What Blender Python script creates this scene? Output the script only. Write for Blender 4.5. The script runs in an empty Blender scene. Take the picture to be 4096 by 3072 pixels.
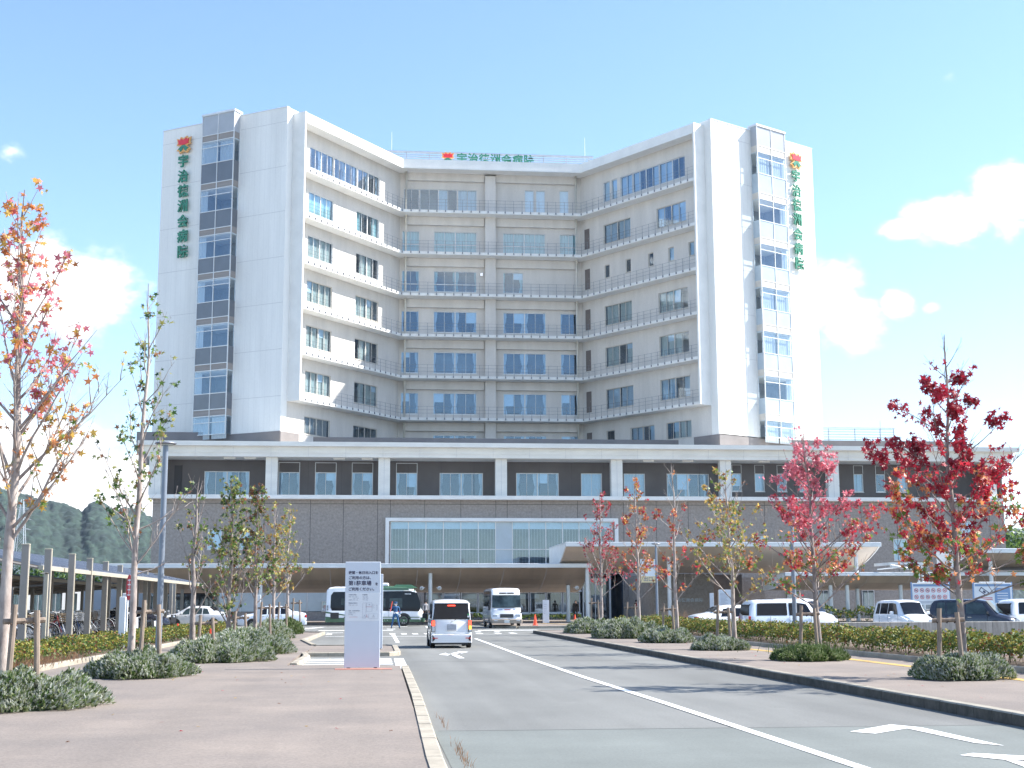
import bpy, bmesh, math, random
from math import radians, sin, cos, tan, pi, sqrt, atan2
from mathutils import Vector, Matrix, Euler
random.seed(7)
SC = bpy.context.scene
COL = SC.collection

# ------------------------------------------------------------------ camera
cam_data = bpy.data.cameras.new('camera')
cam_data.sensor_width = 36.0
cam_data.lens = 48.08
cam_data.clip_start = 0.3
cam_data.clip_end = 9000
cam = bpy.data.objects.new('camera', cam_data)
COL.objects.link(cam)
cam.matrix_world = (Matrix.Translation((0, 0, 1.6)) @ Matrix.Rotation(radians(-5.8), 4, 'Z')
                    @ Matrix.Rotation(radians(90 + 9.106), 4, 'X') @ Matrix.Rotation(-0.0035, 4, 'Z'))
SC.camera = cam

# ------------------------------------------------------------------ light
SUN_EL, SUN_AZ = radians(42), radians(89)      # azimuth clockwise from +Y
sund = bpy.data.lights.new('sun', 'SUN')
sund.energy = 4.4
sund.angle = radians(0.6)
sund.color = (1.0, 0.955, 0.88)
sun = bpy.data.objects.new('sun', sund)
COL.objects.link(sun)
sdir = Vector((cos(SUN_EL) * sin(SUN_AZ), cos(SUN_EL) * cos(SUN_AZ), sin(SUN_EL)))
sun.rotation_euler = sdir.to_track_quat('Z', 'Y').to_euler()
sun.location = (60, 20, 80)

SC.view_settings.view_transform = 'Standard'
SC.view_settings.look = 'None'
SC.view_settings.gamma = 1.0
SC.view_settings.exposure = 1.32
SC.cycles.max_bounces = 7
SC.cycles.diffuse_bounces = 3
SC.cycles.glossy_bounces = 3
SC.cycles.transparent_max_bounces = 24
SC.cycles.transmission_bounces = 4

W = bpy.data.worlds.new('World')
SC.world = W
W.use_nodes = True
nt = W.node_tree
nt.nodes.clear()


def N(tree, typ, **kw):
    n = tree.nodes.new(typ)
    for k, v in kw.items():
        if k == 'inp':
            for kk, vv in v.items():
                n.inputs[kk].default_value = vv
        else:
            setattr(n, k, v)
    return n


def M(tree, op, a, b=None, c=None, clamp=False):
    n = tree.nodes.new('ShaderNodeMath')
    n.operation = op
    n.use_clamp = clamp
    for i, x in enumerate((a, b, c)):
        if x is None:
            continue
        if isinstance(x, (int, float)):
            n.inputs[i].default_value = x
        else:
            tree.links.new(x, n.inputs[i])
    return n.outputs[0]


def build_world():
    L = nt.links
    out = N(nt, 'ShaderNodeOutputWorld')
    sky = N(nt, 'ShaderNodeTexSky')
    sky.sky_type = 'NISHITA'
    sky.sun_disc = False
    sky.sun_elevation = SUN_EL
    sky.sun_rotation = SUN_AZ
    sky.altitude = 20
    sky.air_density = 1.0
    sky.dust_density = .35
    sky.ozone_density = 3.6
    bg = N(nt, 'ShaderNodeBackground', inp={'Strength': 0.124})
    L.new(sky.outputs[0], bg.inputs[0])
    # clouds: soft lobes fixed in direction, broken up by fractal noise
    tc = N(nt, 'ShaderNodeTexCoord')
    nrm = N(nt, 'ShaderNodeVectorMath', operation='NORMALIZE')
    L.new(tc.outputs['Generated'], nrm.inputs[0])
    sep = N(nt, 'ShaderNodeSeparateXYZ')
    L.new(nrm.outputs[0], sep.inputs[0])
    az = M(nt, 'ARCTAN2', sep.outputs[0], sep.outputs[1])
    el = M(nt, 'ARCSINE', sep.outputs[2])
    mp = N(nt, 'ShaderNodeMapping', inp={'Scale': (1, 1, 1.7)})
    L.new(nrm.outputs[0], mp.inputs[0])
    no = N(nt, 'ShaderNodeTexNoise', inp={'Scale': 26.0, 'Detail': 9.0, 'Roughness': 0.58})
    L.new(mp.outputs[0], no.inputs['Vector'])
    no2 = N(nt, 'ShaderNodeTexNoise', inp={'Scale': 7.0, 'Detail': 5.0, 'Roughness': 0.5})
    L.new(mp.outputs[0], no2.inputs['Vector'])
    n_c = M(nt, 'SUBTRACT', no.outputs['Fac'], 0.5)
    n_c2 = M(nt, 'SUBTRACT', no2.outputs['Fac'], 0.5)
    # lobes: azimuth, elevation, radius az, radius el, strength (degrees)
    lobes = [(-13.5, 4.6, 5.0, 3.4, 1.1), (-9.6, 3.2, 3.0, 3.6, 1.0), (-12.8, 12.4, 4.0, 2.3, .95), (-8.6, 12.2, 1.6, 1.0, .45),
             (-9.2, 10.6, 1.3, .9, .35), (-15.0, 17.6, .8, .9, .36), (-13.4, 16.0, .9, .5, .4), (-9.0, 15.9, 1.6, .6, .2),
             (-8.2, 14.0, 1.2, .6, .12), (18.5, 12.4, 2.2, 1.8, 1.0), (20.0, 11.2, 1.7, 1.4, .9), (17.2, 11.3, 2.0, 1.5, .8),
             (21.9, 11.9, .9, .75, .8), (23.2, 11.7, .5, .35, .6), (24.2, 15.2, 2.2, 1.15, 1.0), (26.4, 15.8, 1.8, 1.5, 1.0),
             (22.3, 14.9, 1.6, .6, .8), (24.6, 20.8, .8, .6, .5), (26.8, 5.2, 3.0, 1.2, .5),
             (48, 14, 12, 5, 1.0), (-40, 12, 14, 6, 1.0), (85, 10, 14, 4, .9), (175, 18, 30, 7, .9), (120, 22, 14, 6, .8)]
    acc = None
    for (a, e, ra, re_, s) in lobes:
        da = M(nt, 'DIVIDE', M(nt, 'SUBTRACT', az, radians(a)), radians(ra))
        de = M(nt, 'DIVIDE', M(nt, 'SUBTRACT', el, radians(e)), radians(re_))
        d2 = M(nt, 'ADD', M(nt, 'MULTIPLY', da, da), M(nt, 'MULTIPLY', de, de))
        g = M(nt, 'MULTIPLY', M(nt, 'POWER', 2.718, M(nt, 'MULTIPLY', d2, -1.0)), s)
        acc = g if acc is None else M(nt, 'MAXIMUM', acc, g)
    dens = M(nt, 'ADD', M(nt, 'ADD', acc, M(nt, 'MULTIPLY', n_c, 1.15)), M(nt, 'MULTIPLY', n_c2, .35))
    mr = N(nt, 'ShaderNodeMapRange', interpolation_type='SMOOTHSTEP', inp={'From Min': .32, 'From Max': .70})
    L.new(dens, mr.inputs['Value'])
    gate = M(nt, 'MULTIPLY', mr.outputs[0], M(nt, 'GREATER_THAN', sep.outputs[2], -0.02))
    # pale veil low in the sky: thin high cirrus haze
    veil = M(nt, 'MULTIPLY', M(nt, 'POWER', M(nt, 'SUBTRACT', 1.0, M(nt, 'ABSOLUTE', sep.outputs[2])), 5.0), .03)
    veil2 = M(nt, 'MULTIPLY', M(nt, 'POWER', M(nt, 'SUBTRACT', 1.0, M(nt, 'ABSOLUTE', sep.outputs[2])), 24.0), .22)
    gate = M(nt, 'MAXIMUM', gate, M(nt, 'MAXIMUM', veil, veil2), clamp=True)
    cr = N(nt, 'ShaderNodeMixRGB', inp={'Color1': (.60, .70, .82, 1), 'Color2': (1, 1, 1, 1)})
    shade = M(nt, 'MULTIPLY', mr.outputs[0], M(nt, 'ADD', .55, M(nt, 'MULTIPLY', no2.outputs['Fac'], .9)), clamp=True)
    L.new(shade, cr.inputs[0])
    bg2 = N(nt, 'ShaderNodeBackground', inp={'Strength': 0.66})
    L.new(cr.outputs[0], bg2.inputs[0])
    mix = N(nt, 'ShaderNodeMixShader')
    L.new(gate, mix.inputs[0])
    L.new(bg.outputs[0], mix.inputs[1])
    L.new(bg2.outputs[0], mix.inputs[2])
    L.new(mix.outputs[0], out.inputs[0])


build_world()
# WORLD_END

# ------------------------------------------------------------------ materials
MATS = {}


def pmat(name, col, rough=.6, var=.08, scale=3.0, bump=0.0, bscale=40.0, metal=0.0, spec=.5, stretch=(1, 1, 1),
         col2=None, tracks=0.0, trans=0.0, coat=0.0, emit=None, estr=0.0, fine=0.0, fscale=60.0):
    """principled material whose colour varies by two octaves of object-space noise"""
    m = bpy.data.materials.new(name)
    m.use_nodes = True
    t = m.node_tree
    b = t.nodes['Principled BSDF']
    b.inputs['Roughness'].default_value = rough
    b.inputs['Metallic'].default_value = metal
    b.inputs['Specular IOR Level'].default_value = spec
    if coat:
        b.inputs['Coat Weight'].default_value = coat
        b.inputs['Coat Roughness'].default_value = .05
    if emit:
        b.inputs['Emission Color'].default_value = (*emit, 1)
        b.inputs['Emission Strength'].default_value = estr
    tc = N(t, 'ShaderNodeTexCoord')
    mp = N(t, 'ShaderNodeMapping', inp={'Scale': stretch})
    t.links.new(tc.outputs['Object'], mp.inputs[0])
    no = N(t, 'ShaderNodeTexNoise', inp={'Scale': scale, 'Detail': 6.0, 'Roughness': .6})
    t.links.new(mp.outputs[0], no.inputs['Vector'])
    c2 = col2 if col2 else tuple(max(0, c * (1 - 2 * var)) for c in col)
    c1 = col if col2 else tuple(min(1, c * (1 + var)) for c in col)
    rp = N(t, 'ShaderNodeMapRange', inp={'From Min': .35, 'From Max': .65})
    t.links.new(no.outputs['Fac'], rp.inputs['Value'])
    mx = N(t, 'ShaderNodeMixRGB', inp={'Color1': (*c2, 1), 'Color2': (*c1, 1)})
    t.links.new(rp.outputs[0], mx.inputs[0])
    src = mx.outputs[0]
    if fine:
        nf = N(t, 'ShaderNodeTexNoise', inp={'Scale': fscale, 'Detail': 3.0, 'Roughness': .7})
        t.links.new(tc.outputs['Object'], nf.inputs['Vector'])
        rf = N(t, 'ShaderNodeMapRange', inp={'From Min': .3, 'From Max': .7, 'To Min': 1 - fine, 'To Max': 1 + fine})
        t.links.new(nf.outputs['Fac'], rf.inputs['Value'])
        vm = N(t, 'ShaderNodeVectorMath', operation='SCALE')
        t.links.new(src, vm.inputs[0])
        t.links.new(rf.outputs[0], vm.inputs['Scale'])
        src = vm.outputs[0]
    if tracks:   # worn wheel paths and drifted dust, long along the road
        m2 = N(t, 'ShaderNodeMapping', inp={'Scale': (1.0, .035, 1.0)})
        t.links.new(tc.outputs['Object'], m2.inputs[0])
        n2 = N(t, 'ShaderNodeTexNoise', inp={'Scale': 1.1, 'Detail': 3.0, 'Roughness': .5})
        t.links.new(m2.outputs[0], n2.inputs['Vector'])
        n3 = N(t, 'ShaderNodeTexNoise', inp={'Scale': .9, 'Detail': 8.0, 'Roughness': .7})
        t.links.new(tc.outputs['Object'], n3.inputs['Vector'])
        r2 = N(t, 'ShaderNodeMapRange', inp={'From Min': .35, 'From Max': .65, 'To Min': 1 - tracks, 'To Max': 1 + tracks})
        t.links.new(n2.outputs['Fac'], r2.inputs['Value'])
        r3 = N(t, 'ShaderNodeMapRange', inp={'From Min': .60, 'From Max': .74, 'To Min': 1, 'To Max': 1 + tracks * 2.2})
        t.links.new(n3.outputs['Fac'], r3.inputs['Value'])
        v2 = N(t, 'ShaderNodeVectorMath', operation='SCALE')
        t.links.new(src, v2.inputs[0])
        t.links.new(M(t, 'MULTIPLY', r2.outputs[0], r3.outputs[0]), v2.inputs['Scale'])
        src = v2.outputs[0]
    t.links.new(src, b.inputs['Base Color'])
    if bump:
        nb = N(t, 'ShaderNodeTexNoise', inp={'Scale': bscale, 'Detail': 4.0, 'Roughness': .65})
        t.links.new(mp.outputs[0], nb.inputs['Vector'])
        bu = N(t, 'ShaderNodeBump', inp={'Strength': bump, 'Distance': .02})
        t.links.new(nb.outputs['Fac'], bu.inputs['Height'])
        t.links.new(bu.outputs[0], b.inputs['Normal'])
    if trans:
        tr = N(t, 'ShaderNodeBsdfTranslucent')
        t.links.new(src, tr.inputs['Color'])
        ms = N(t, 'ShaderNodeMixShader', inp={0: trans})
        t.links.new(b.outputs[0], ms.inputs[1])
        t.links.new(tr.outputs[0], ms.inputs[2])
        t.links.new(ms.outputs[0], t.nodes['Material Output'].inputs[0])
    MATS[name] = m
    return m


def glassmat(name, tint, base, gain):
    m = bpy.data.materials.new(name)
    m.use_nodes = True
    t = m.node_tree
    t.nodes.clear()
    o = N(t, 'ShaderNodeOutputMaterial')
    tr = N(t, 'ShaderNodeBsdfTransparent', inp={'Color': (*tint, 1)})
    gl = N(t, 'ShaderNodeBsdfGlossy', inp={'Color': (.68, .83, 1, 1), 'Roughness': .03})
    no = N(t, 'ShaderNodeTexNoise', inp={'Scale': .35, 'Detail': 1.0})
    tc = N(t, 'ShaderNodeTexCoord')
    t.links.new(tc.outputs['Object'], no.inputs['Vector'])
    bu = N(t, 'ShaderNodeBump', inp={'Strength': .12, 'Distance': .05})
    t.links.new(no.outputs['Fac'], bu.inputs['Height'])
    t.links.new(bu.outputs[0], gl.inputs['Normal'])
    ge = N(t, 'ShaderNodeNewGeometry')
    dt = N(t, 'ShaderNodeVectorMath', operation='DOT_PRODUCT')
    t.links.new(ge.outputs['Normal'], dt.inputs[0])
    t.links.new(ge.outputs['Incoming'], dt.inputs[1])
    c1 = M(t, 'SUBTRACT', 1.0, M(t, 'ABSOLUTE', dt.outputs['Value']), clamp=True)
    fr_ = M(t, 'ADD', M(t, 'MULTIPLY', M(t, 'POWER', c1, 5.0), .92), .08)
    f = M(t, 'ADD', M(t, 'MULTIPLY', fr_, gain), base, clamp=True)
    mx = N(t, 'ShaderNodeMixShader')
    t.links.new(f, mx.inputs[0])
    t.links.new(tr.outputs[0], mx.inputs[1])
    t.links.new(gl.outputs[0], mx.inputs[2])
    t.links.new(mx.outputs[0], o.inputs[0])
    MATS[name] = m
    return m


def mat(n):
    return MATS[n]


pmat('white_wall', (.82, .81, .77), .75, .035, .7, stretch=(1, 1, .12), bump=.08, bscale=14, fine=.02, fscale=5)
pmat('white_joint', (.60, .59, .57), .8, .03)
pmat('cream_wall', (.66, .625, .58), .8, .045, .8, stretch=(1, 1, .15), bump=.1, bscale=14, fine=.03, fscale=5)
pmat('white_trim', (.80, .79, .75), .65, .03, .8)
pmat('cornice_white', (.76, .74, .68), .7, .04, .5, stretch=(1, 1, 3))
pmat('taupe_wall', (.235, .215, .21), .85, .06, .6, bump=.1, bscale=20)
pmat('dark_taupe', (.135, .120, .114), .85, .06, .6)
pmat('tile_wall', (.325, .290, .262), .85, .035, 1.6, bump=.9, bscale=7.0, fine=.20, fscale=5.0, stretch=(1, 1, 2.6))
pmat('tile_wall_dark', (.15, .128, .12), .85, .07, .9, bump=.7, bscale=5.0, fine=.14, fscale=4)
pmat('joint_dark', (.07, .065, .065), .9, .02)
pmat('soffit_beige', (.62, .53, .44), .45, .06, .5, stretch=(1, .15, .15), fine=.03)
pmat('soffit_wood', (.50, .39, .30), .45, .10, .5, stretch=(1, .15, .15), fine=.03, spec=.6)
pmat('canopy_metal', (.62, .64, .66), .35, .04, 1.0, metal=.3)
pmat('canopy_white', (.80, .80, .78), .4, .04, 1.0)
pmat('frame_alu', (.70, .70, .69), .4, .04, 2, metal=.2)
pmat('frame_beige', (.60, .56, .50), .5, .04, 2)
pmat('frame_grey', (.33, .32, .33), .5, .04, 2)
pmat('door_taupe', (.16, .135, .125), .7, .05, 2)
pmat('rail_grey', (.20, .21, .24), .45, .05, 2, metal=.4)
pmat('pipe_cream', (.62, .59, .52), .5, .04, 2)
pmat('louvre', (.30, .27, .25), .6, .1, 1, stretch=(.2, .2, 30))
pmat('louvre_dark', (.12, .105, .10), .6, .1, 1, stretch=(.2, .2, 30))
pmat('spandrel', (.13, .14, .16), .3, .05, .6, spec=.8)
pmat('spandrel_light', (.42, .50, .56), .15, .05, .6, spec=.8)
pmat('panel_grey', (.40, .42, .45), .3, .04, .6)
pmat('frosted', (.50, .58, .60), .25, .05, .6, spec=.7)
pmat('room_dark', (.035, .055, .085), .9, .2, .7)
pmat('room_mid', (.09, .11, .14), .9, .2, .7)
pmat('room_light', (.26, .27, .28), .9, .15, .7)
pmat('curtain_white', (.72, .77, .78), .9, .05, 6, stretch=(6, 6, .3), trans=.25)
pmat('curtain_teal', (.52, .72, .66), .9, .08, 6, stretch=(6, 6, .3), trans=.25)
pmat('curtain_cream', (.72, .70, .58), .9, .08, 6, stretch=(6, 6, .3), trans=.25)
pmat('curtain_brown', (.46, .40, .34), .9, .12, 6, stretch=(6, 6, .3), trans=.2)
pmat('blind', (.70, .76, .78), .8, .03, 3)
glassmat('glass', (.72, .85, .95), .09, 1.25)
glassmat('glass_bay', (.80, .85, .88), .07, 1.0)
glassmat('glass_dark', (.35, .42, .48), .06, 1.2)
pmat('sign_green', (.025, .22, .13), .4, .05, 3, spec=.6)
pmat('emblem_red', (.75, .03, .05), .4, .05, 3)
pmat('emblem_orange', (.80, .42, .14), .45, .05, 3)
pmat('asphalt', (.172, .174, .164), .93, .09, .30, bump=.35, bscale=70, fine=.16, fscale=28, stretch=(1, .4, 1), tracks=.09)
pmat('asphalt_green', (.160, .174, .162), .9, .07, .35, bump=.25, bscale=70, fine=.13, fscale=30, tracks=.06)
pmat('paving_brown', (.235, .196, .166), .93, .08, .45, bump=.3, bscale=60, fine=.22, fscale=34, col2=(.182, .155, .136), tracks=.06)
pmat('concrete', (.42, .40, .36), .9, .1, 1.5, bump=.3, bscale=30, fine=.08, fscale=14)
pmat('kerb_stone', (.36, .32, .255), .9, .12, 1.4, bump=.3, bscale=30, fine=.09, fscale=14)
pmat('kerb_joint', (.10, .095, .09), .95, .05)
pmat('wall_concrete', (.40, .37, .33), .9, .14, 2.2, bump=.3, bscale=20, stretch=(4, 1, .4), fine=.08, fscale=9)
pmat('paint_white', (.82, .82, .80), .7, .05, 1.2, fine=.05, fscale=12)
pmat('board_yellow', (.75, .62, .35), .6, .02, 2)
pmat('base_plate_red', (.38, .17, .13), .8, .08, 3)
pmat('kerb_face_shaded', (.085, .075, .062), .9, .2, 2.5, bump=.3, bscale=30, fine=.2, fscale=9)  # dark dirty kerb face, with its shade deepened in the colour
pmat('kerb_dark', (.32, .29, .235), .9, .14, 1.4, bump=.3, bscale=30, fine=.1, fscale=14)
pmat('paint_yellow', (.50, .33, .10), .8, .12, 2)
pmat('soil', (.14, .10, .07), .95, .2, 2, bump=.6, bscale=20)
pmat('bark', (.36, .31, .28), .9, .0, 9, bump=.8, bscale=24, col2=(.15, .12, .11), stretch=(1, 1, .35))
pmat('bark_pale', (.47, .41, .37), .85, .0, 7, bump=.4, bscale=24, col2=(.24, .19, .17), stretch=(1, 1, .4))
pmat('stake_wood', (.27, .21, .165), .85, .15, 6, bump=.3, bscale=20, stretch=(3, 3, .4))
pmat('rope', (.06, .04, .03), .95, .1)
for nm, c in dict(red=(.55, .035, .06), crimson=(.36, .018, .04), pink=(.68, .20, .25), orange=(.68, .27, .10), gold=(.64, .42, .10),
                  green=(.16, .26, .045), olive=(.38, .37, .10), dkgreen=(.035, .085, .02), brownleaf=(.30, .13, .06)).items():
    pmat('leaf_' + nm, c, .42, .22, 2.5, trans=.42, spec=.5)
pmat('shrub_silver', (.48, .50, .42), .65, .15, 5, trans=.25)
pmat('shrub_sage', (.27, .31, .15), .65, .15, 5, trans=.25)
pmat('shrub_green', (.09, .155, .035), .6, .15, 5, trans=.25)
pmat('hedge_yellow', (.28, .26, .04), .65, .15, 5, trans=.3)
pmat('hedge_red', (.26, .10, .04), .65, .15, 5, trans=.3)
pmat('hedge_green', (.085, .14, .028), .6, .15, 5, trans=.3)
pmat('twig', (.10, .07, .05), .9, .15, 5)
pmat('dry_grass', (.42, .25, .15), .9, .15, 5, trans=.3)
pmat('forest_far', (.026, .050, .034), .95, .0, .03, col2=(.010, .024, .020), bump=1.0, bscale=.25, fine=.6, fscale=.20)
pmat('lamp_pole', (.20, .23, .28), .4, .05, 2, metal=.3)
pmat('post_alu', (.30, .27, .24), .5, .05, 1.5, metal=.1)
pmat('post_cap', (.42, .38, .30), .5, .05, 1.5)
pmat('roof_metal', (.26, .28, .33), .45, .06, .5, metal=.2, stretch=(.3, 6, 1))
pmat('roof_slat', (.30, .22, .16), .6, .1, .5)
pmat('pylon_white', (.62, .66, .72), .4, .02, 1.0)
pmat('board_white', (.74, .76, .78), .4, .02, 1.0)
pmat('board_blue', (.20, .32, .52), .45, .03, 1.0)
pmat('ink', (.06, .06, .11), .6, .0)
pmat('ink_grey', (.18, .19, .26), .6, .0)
pmat('ink_red', (.55, .06, .07), .6, .0)
pmat('ink_white', (.80, .80, .80), .6, .0)
pmat('cone_red', (.85, .07, .02), .5, .06, 4)
pmat('car_white', (.80, .81, .83), .25, .02, 1, coat=.8)
pmat('car_pearl', (.70, .76, .84), .25, .02, 1, coat=.8)
pmat('car_silver', (.48, .56, .66), .28, .02, 1, coat=.8, metal=.25)
pmat('car_dark', (.018, .020, .032), .2, .1, 1, coat=1.0)
pmat('car_green', (.045, .12, .06), .3, .04, 1, coat=.6)
pmat('car_beige', (.33, .28, .23), .35, .03, 1, coat=.4)
pmat('car_glass', (.010, .013, .020), .06, .1, 1, spec=.25)
pmat('car_glass_mid', (.045, .07, .08), .06, .3, 1.5, spec=.3)
pmat('tyre', (.018, .018, .019), .85, .1, 5)
pmat('rim', (.45, .45, .46), .3, .05, 5, metal=.7)
pmat('black_plastic', (.02, .02, .022), .5, .1, 5)
pmat('chrome', (.7, .7, .72), .12, .02, 2, metal=1.0)
pmat('lamp_clear', (.55, .60, .66), .1, .1, 8, spec=1, coat=1)
pmat('tail_red', (.55, .015, .015), .15, .05, 5, coat=1)
pmat('lit_red', (.9, .05, .03), .3, .0, emit=(1, .06, .03), estr=1.6)
pmat('lit_amber', (.9, .4, .05), .3, .0, emit=(1, .38, .04), estr=1.5)
pmat('plate', (.42, .43, .47), .6, .1, 9)
pmat('plate_white', (.75, .76, .74), .6, .02, 9)
pmat('skin', (.52, .33, .25), .6, .04, 5)
pmat('hair', (.02, .016, .014), .7, .1, 9)
pmat('uniform_blue', (.035, .115, .26), .85, .08, 6)
pmat('cloth_black', (.018, .016, .018), .9, .1, 6)
pmat('cloth_red', (.40, .02, .04), .9, .1, 6)
pmat('cloth_grey', (.28, .28, .30), .9, .1, 6)
pmat('cloth_white', (.75, .76, .78), .9, .04, 6)
pmat('bike_red', (.35, .03, .04), .35, .05, 5)
pmat('bike_blue', (.05, .10, .25), .35, .05, 5)
pmat('bike_silver', (.66, .67, .70), .3, .05, 5, metal=.15)
pmat('basket', (.25, .19, .13), .7, .1, 9)
pmat('steel', (.45, .48, .52), .4, .05, 2, metal=.4)


# ------------------------------------------------------------------ mesh helpers
class MB:
    def __init__(s):
        s.v, s.f, s.m = [], [], []

    def add(s, vs, fs, m=0, fr=None):
        o = len(s.v)
        s.v += [tuple(fr(*p)) for p in vs] if fr else [tuple(p) for p in vs]
        s.f += [tuple(i + o for i in f) for f in fs]
        s.m += [m] * len(fs)

    def box(s, x0, x1, y0, y1, z0, z1, m=0, fr=None):
        s.add([(x0, y0, z0), (x1, y0, z0), (x1, y1, z0), (x0, y1, z0), (x0, y0, z1), (x1, y0, z1), (x1, y1, z1), (x0, y1, z1)],
              [(0, 3, 2, 1), (4, 5, 6, 7), (0, 1, 5, 4), (1, 2, 6, 5), (2, 3, 7, 6), (3, 0, 4, 7)], m, fr)

    def bbox(s, x0, x1, y0, y1, z0, z1, b=.02, m=0, fr=None):
        """box with chamfered vertical edges and top"""
        pts = [(x0 + b, y0), (x1 - b, y0), (x1, y0 + b), (x1, y1 - b), (x1 - b, y1), (x0 + b, y1), (x0, y1 - b), (x0, y0 + b)]
        cx, cy = (x0 + x1) / 2, (y0 + y1) / 2
        ins = [(cx + (p[0] - cx) * (1 - 2 * b / (x1 - x0)), cy + (p[1] - cy) * (1 - 2 * b / (y1 - y0))) for p in pts]
        vs = [(p[0], p[1], z0) for p in pts] + [(p[0], p[1], z1 - b) for p in pts] + [(p[0], p[1], z1) for p in ins]
        fs = [tuple(range(7, -1, -1)), tuple(range(16, 24))]
        for i in range(8):
            j = (i + 1) % 8
            fs += [(i, j, 8 + j, 8 + i), (8 + i, 8 + j, 16 + j, 16 + i)]
        s.add(vs, fs, m, fr)

    def quad(s, a, b, c, d, m=0, fr=None):
        s.add([a, b, c, d], [(0, 1, 2, 3)], m, fr)

    def prism(s, pts, z0, z1, m=0, fr=None):
        n = len(pts)
        s.add([(p[0], p[1], z0) for p in pts] + [(p[0], p[1], z1) for p in pts],
              [tuple(range(n - 1, -1, -1)), tuple(range(n, 2 * n))] + [(i, (i + 1) % n, n + (i + 1) % n, n + i) for i in range(n)], m, fr)

    def tube(s, pts, rad, n=8, m=0, fr=None, cap=True):
        pts = [Vector(p) for p in pts]
        if not isinstance(rad, (list, tuple)):
            rad = [rad] * len(pts)
        vs, fs = [], []
        for i, p in enumerate(pts):
            d = (pts[min(i + 1, len(pts) - 1)] - pts[max(i - 1, 0)])
            d = d.normalized() if d.length > 1e-9 else Vector((0, 0, 1))
            a = Vector((0, 0, 1)) if abs(d.z) < .9 else Vector((1, 0, 0))
            u = d.cross(a).normalized()
            w = d.cross(u)
            for k in range(n):
                t = 2 * pi * k / n
                vs.append(p + (u * cos(t) + w * sin(t)) * rad[i])
        for i in range(len(pts) - 1):
            for k in range(n):
                k2 = (k + 1) % n
                fs.append((i * n + k, i * n + k2, (i + 1) * n + k2, (i + 1) * n + k))
        if cap:
            fs.append(tuple(range(n)))
            fs.append(tuple(range((len(pts) - 1) * n + n - 1, (len(pts) - 1) * n - 1, -1)))
        s.add(vs, fs, m, fr)

    def lathe(s, prof, n=16, m=0, axis='Z', c=(0, 0, 0), fr=None):
        """prof: list of (r, h)"""
        vs, fs = [], []
        for (r, h) in prof:
            for k in range(n):
                t = 2 * pi * k / n
                if axis == 'Z':
                    vs.append((c[0] + r * cos(t), c[1] + r * sin(t), c[2] + h))
                elif axis == 'Y':
                    vs.append((c[0] + r * cos(t), c[1] + h, c[2] + r * sin(t)))
                else:
                    vs.append((c[0] + h, c[1] + r * cos(t), c[2] + r * sin(t)))
        for i in range(len(prof) - 1):
            for k in range(n):
                k2 = (k + 1) % n
                fs.append((i * n + k, i * n + k2, (i + 1) * n + k2, (i + 1) * n + k))
        s.add(vs, fs, m, fr)

    def build(s, name, mats, parent=None, smooth=False, fix=True):
        me = bpy.data.meshes.new(name)
        me.from_pydata(s.v, [], s.f)
        for x in (mats if isinstance(mats, (list, tuple)) else [mats]):
            me.materials.append(mat(x) if isinstance(x, str) else x)
        me.polygons.foreach_set('material_index', s.m)
        if fix:
            bm = bmesh.new()
            bm.from_mesh(me)
            bmesh.ops.recalc_face_normals(bm, faces=bm.faces)
            bm.to_mesh(me)
            bm.free()
        if smooth:
            me.polygons.foreach_set('use_smooth', [True] * len(me.polygons))
        me.update()
        o = bpy.data.objects.new(name, me)
        COL.objects.link(o)
        if smooth == 'auto':
            me.set_sharp_from_angle(angle=radians(38))
        if parent is not None:
            o.parent = parent
        return o


def tag(o, label=None, cat=None, group=None, kind=None):
    if label:
        o['label'] = label
    if cat:
        o['category'] = cat
    if group:
        o['group'] = group
    if kind:
        o['kind'] = kind
    return o


def empty(name, loc, rz=0.0, label=None, cat=None, group=None):
    o = bpy.data.objects.new(name, None)
    o.location = loc
    o.rotation_euler = (0, 0, rz)
    o.empty_display_size = .3
    COL.objects.link(o)
    tag(o, label, cat, group)
    return o


def children(o):
    return [c for c in bpy.data.objects if c.parent == o]


def copy_tree(o, parent=None):
    c = o.copy()
    COL.objects.link(c)
    c.parent = parent
    for ch in children(o):
        copy_tree(ch, c)
    return c


def wall_frame(P, Q, out):
    """local frame on a wall: x along P->Q, y outward, z up"""
    d = Vector((Q[0] - P[0], Q[1] - P[1])).normalized()
    n = Vector((d.y, -d.x))
    if n.dot(Vector(out)) < 0:
        n = -n
    return lambda x, y, z: (P[0] + d.x * x + n.x * y, P[1] + d.y * x + n.y * y, z)


def wall_holes(mb, fr, x0, x1, z0, z1, holes, y=0.0, m=0):
    xs = sorted(set([x0, x1] + [h[0] for h in holes] + [h[1] for h in holes]))
    zs = sorted(set([z0, z1] + [h[2] for h in holes] + [h[3] for h in holes]))
    xs = [a for a in xs if x0 <= a <= x1]
    zs = [a for a in zs if z0 <= a <= z1]
    for i in range(len(xs) - 1):
        j = 0
        while j < len(zs) - 1:
            cx, cz = (xs[i] + xs[i + 1]) / 2, (zs[j] + zs[j + 1]) / 2
            if any(h[0] < cx < h[1] and h[2] < cz < h[3] for h in holes):
                j += 1
                continue
            k = j + 1
            while k < len(zs) - 1 and not any(h[0] < cx < h[1] and h[2] < (zs[k] + zs[k + 1]) / 2 < h[3] for h in holes):
                k += 1
            mb.quad((xs[i], y, zs[j]), (xs[i + 1], y, zs[j]), (xs[i + 1], y, zs[k]), (xs[i], y, zs[k]), m, fr)
            j = k


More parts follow.
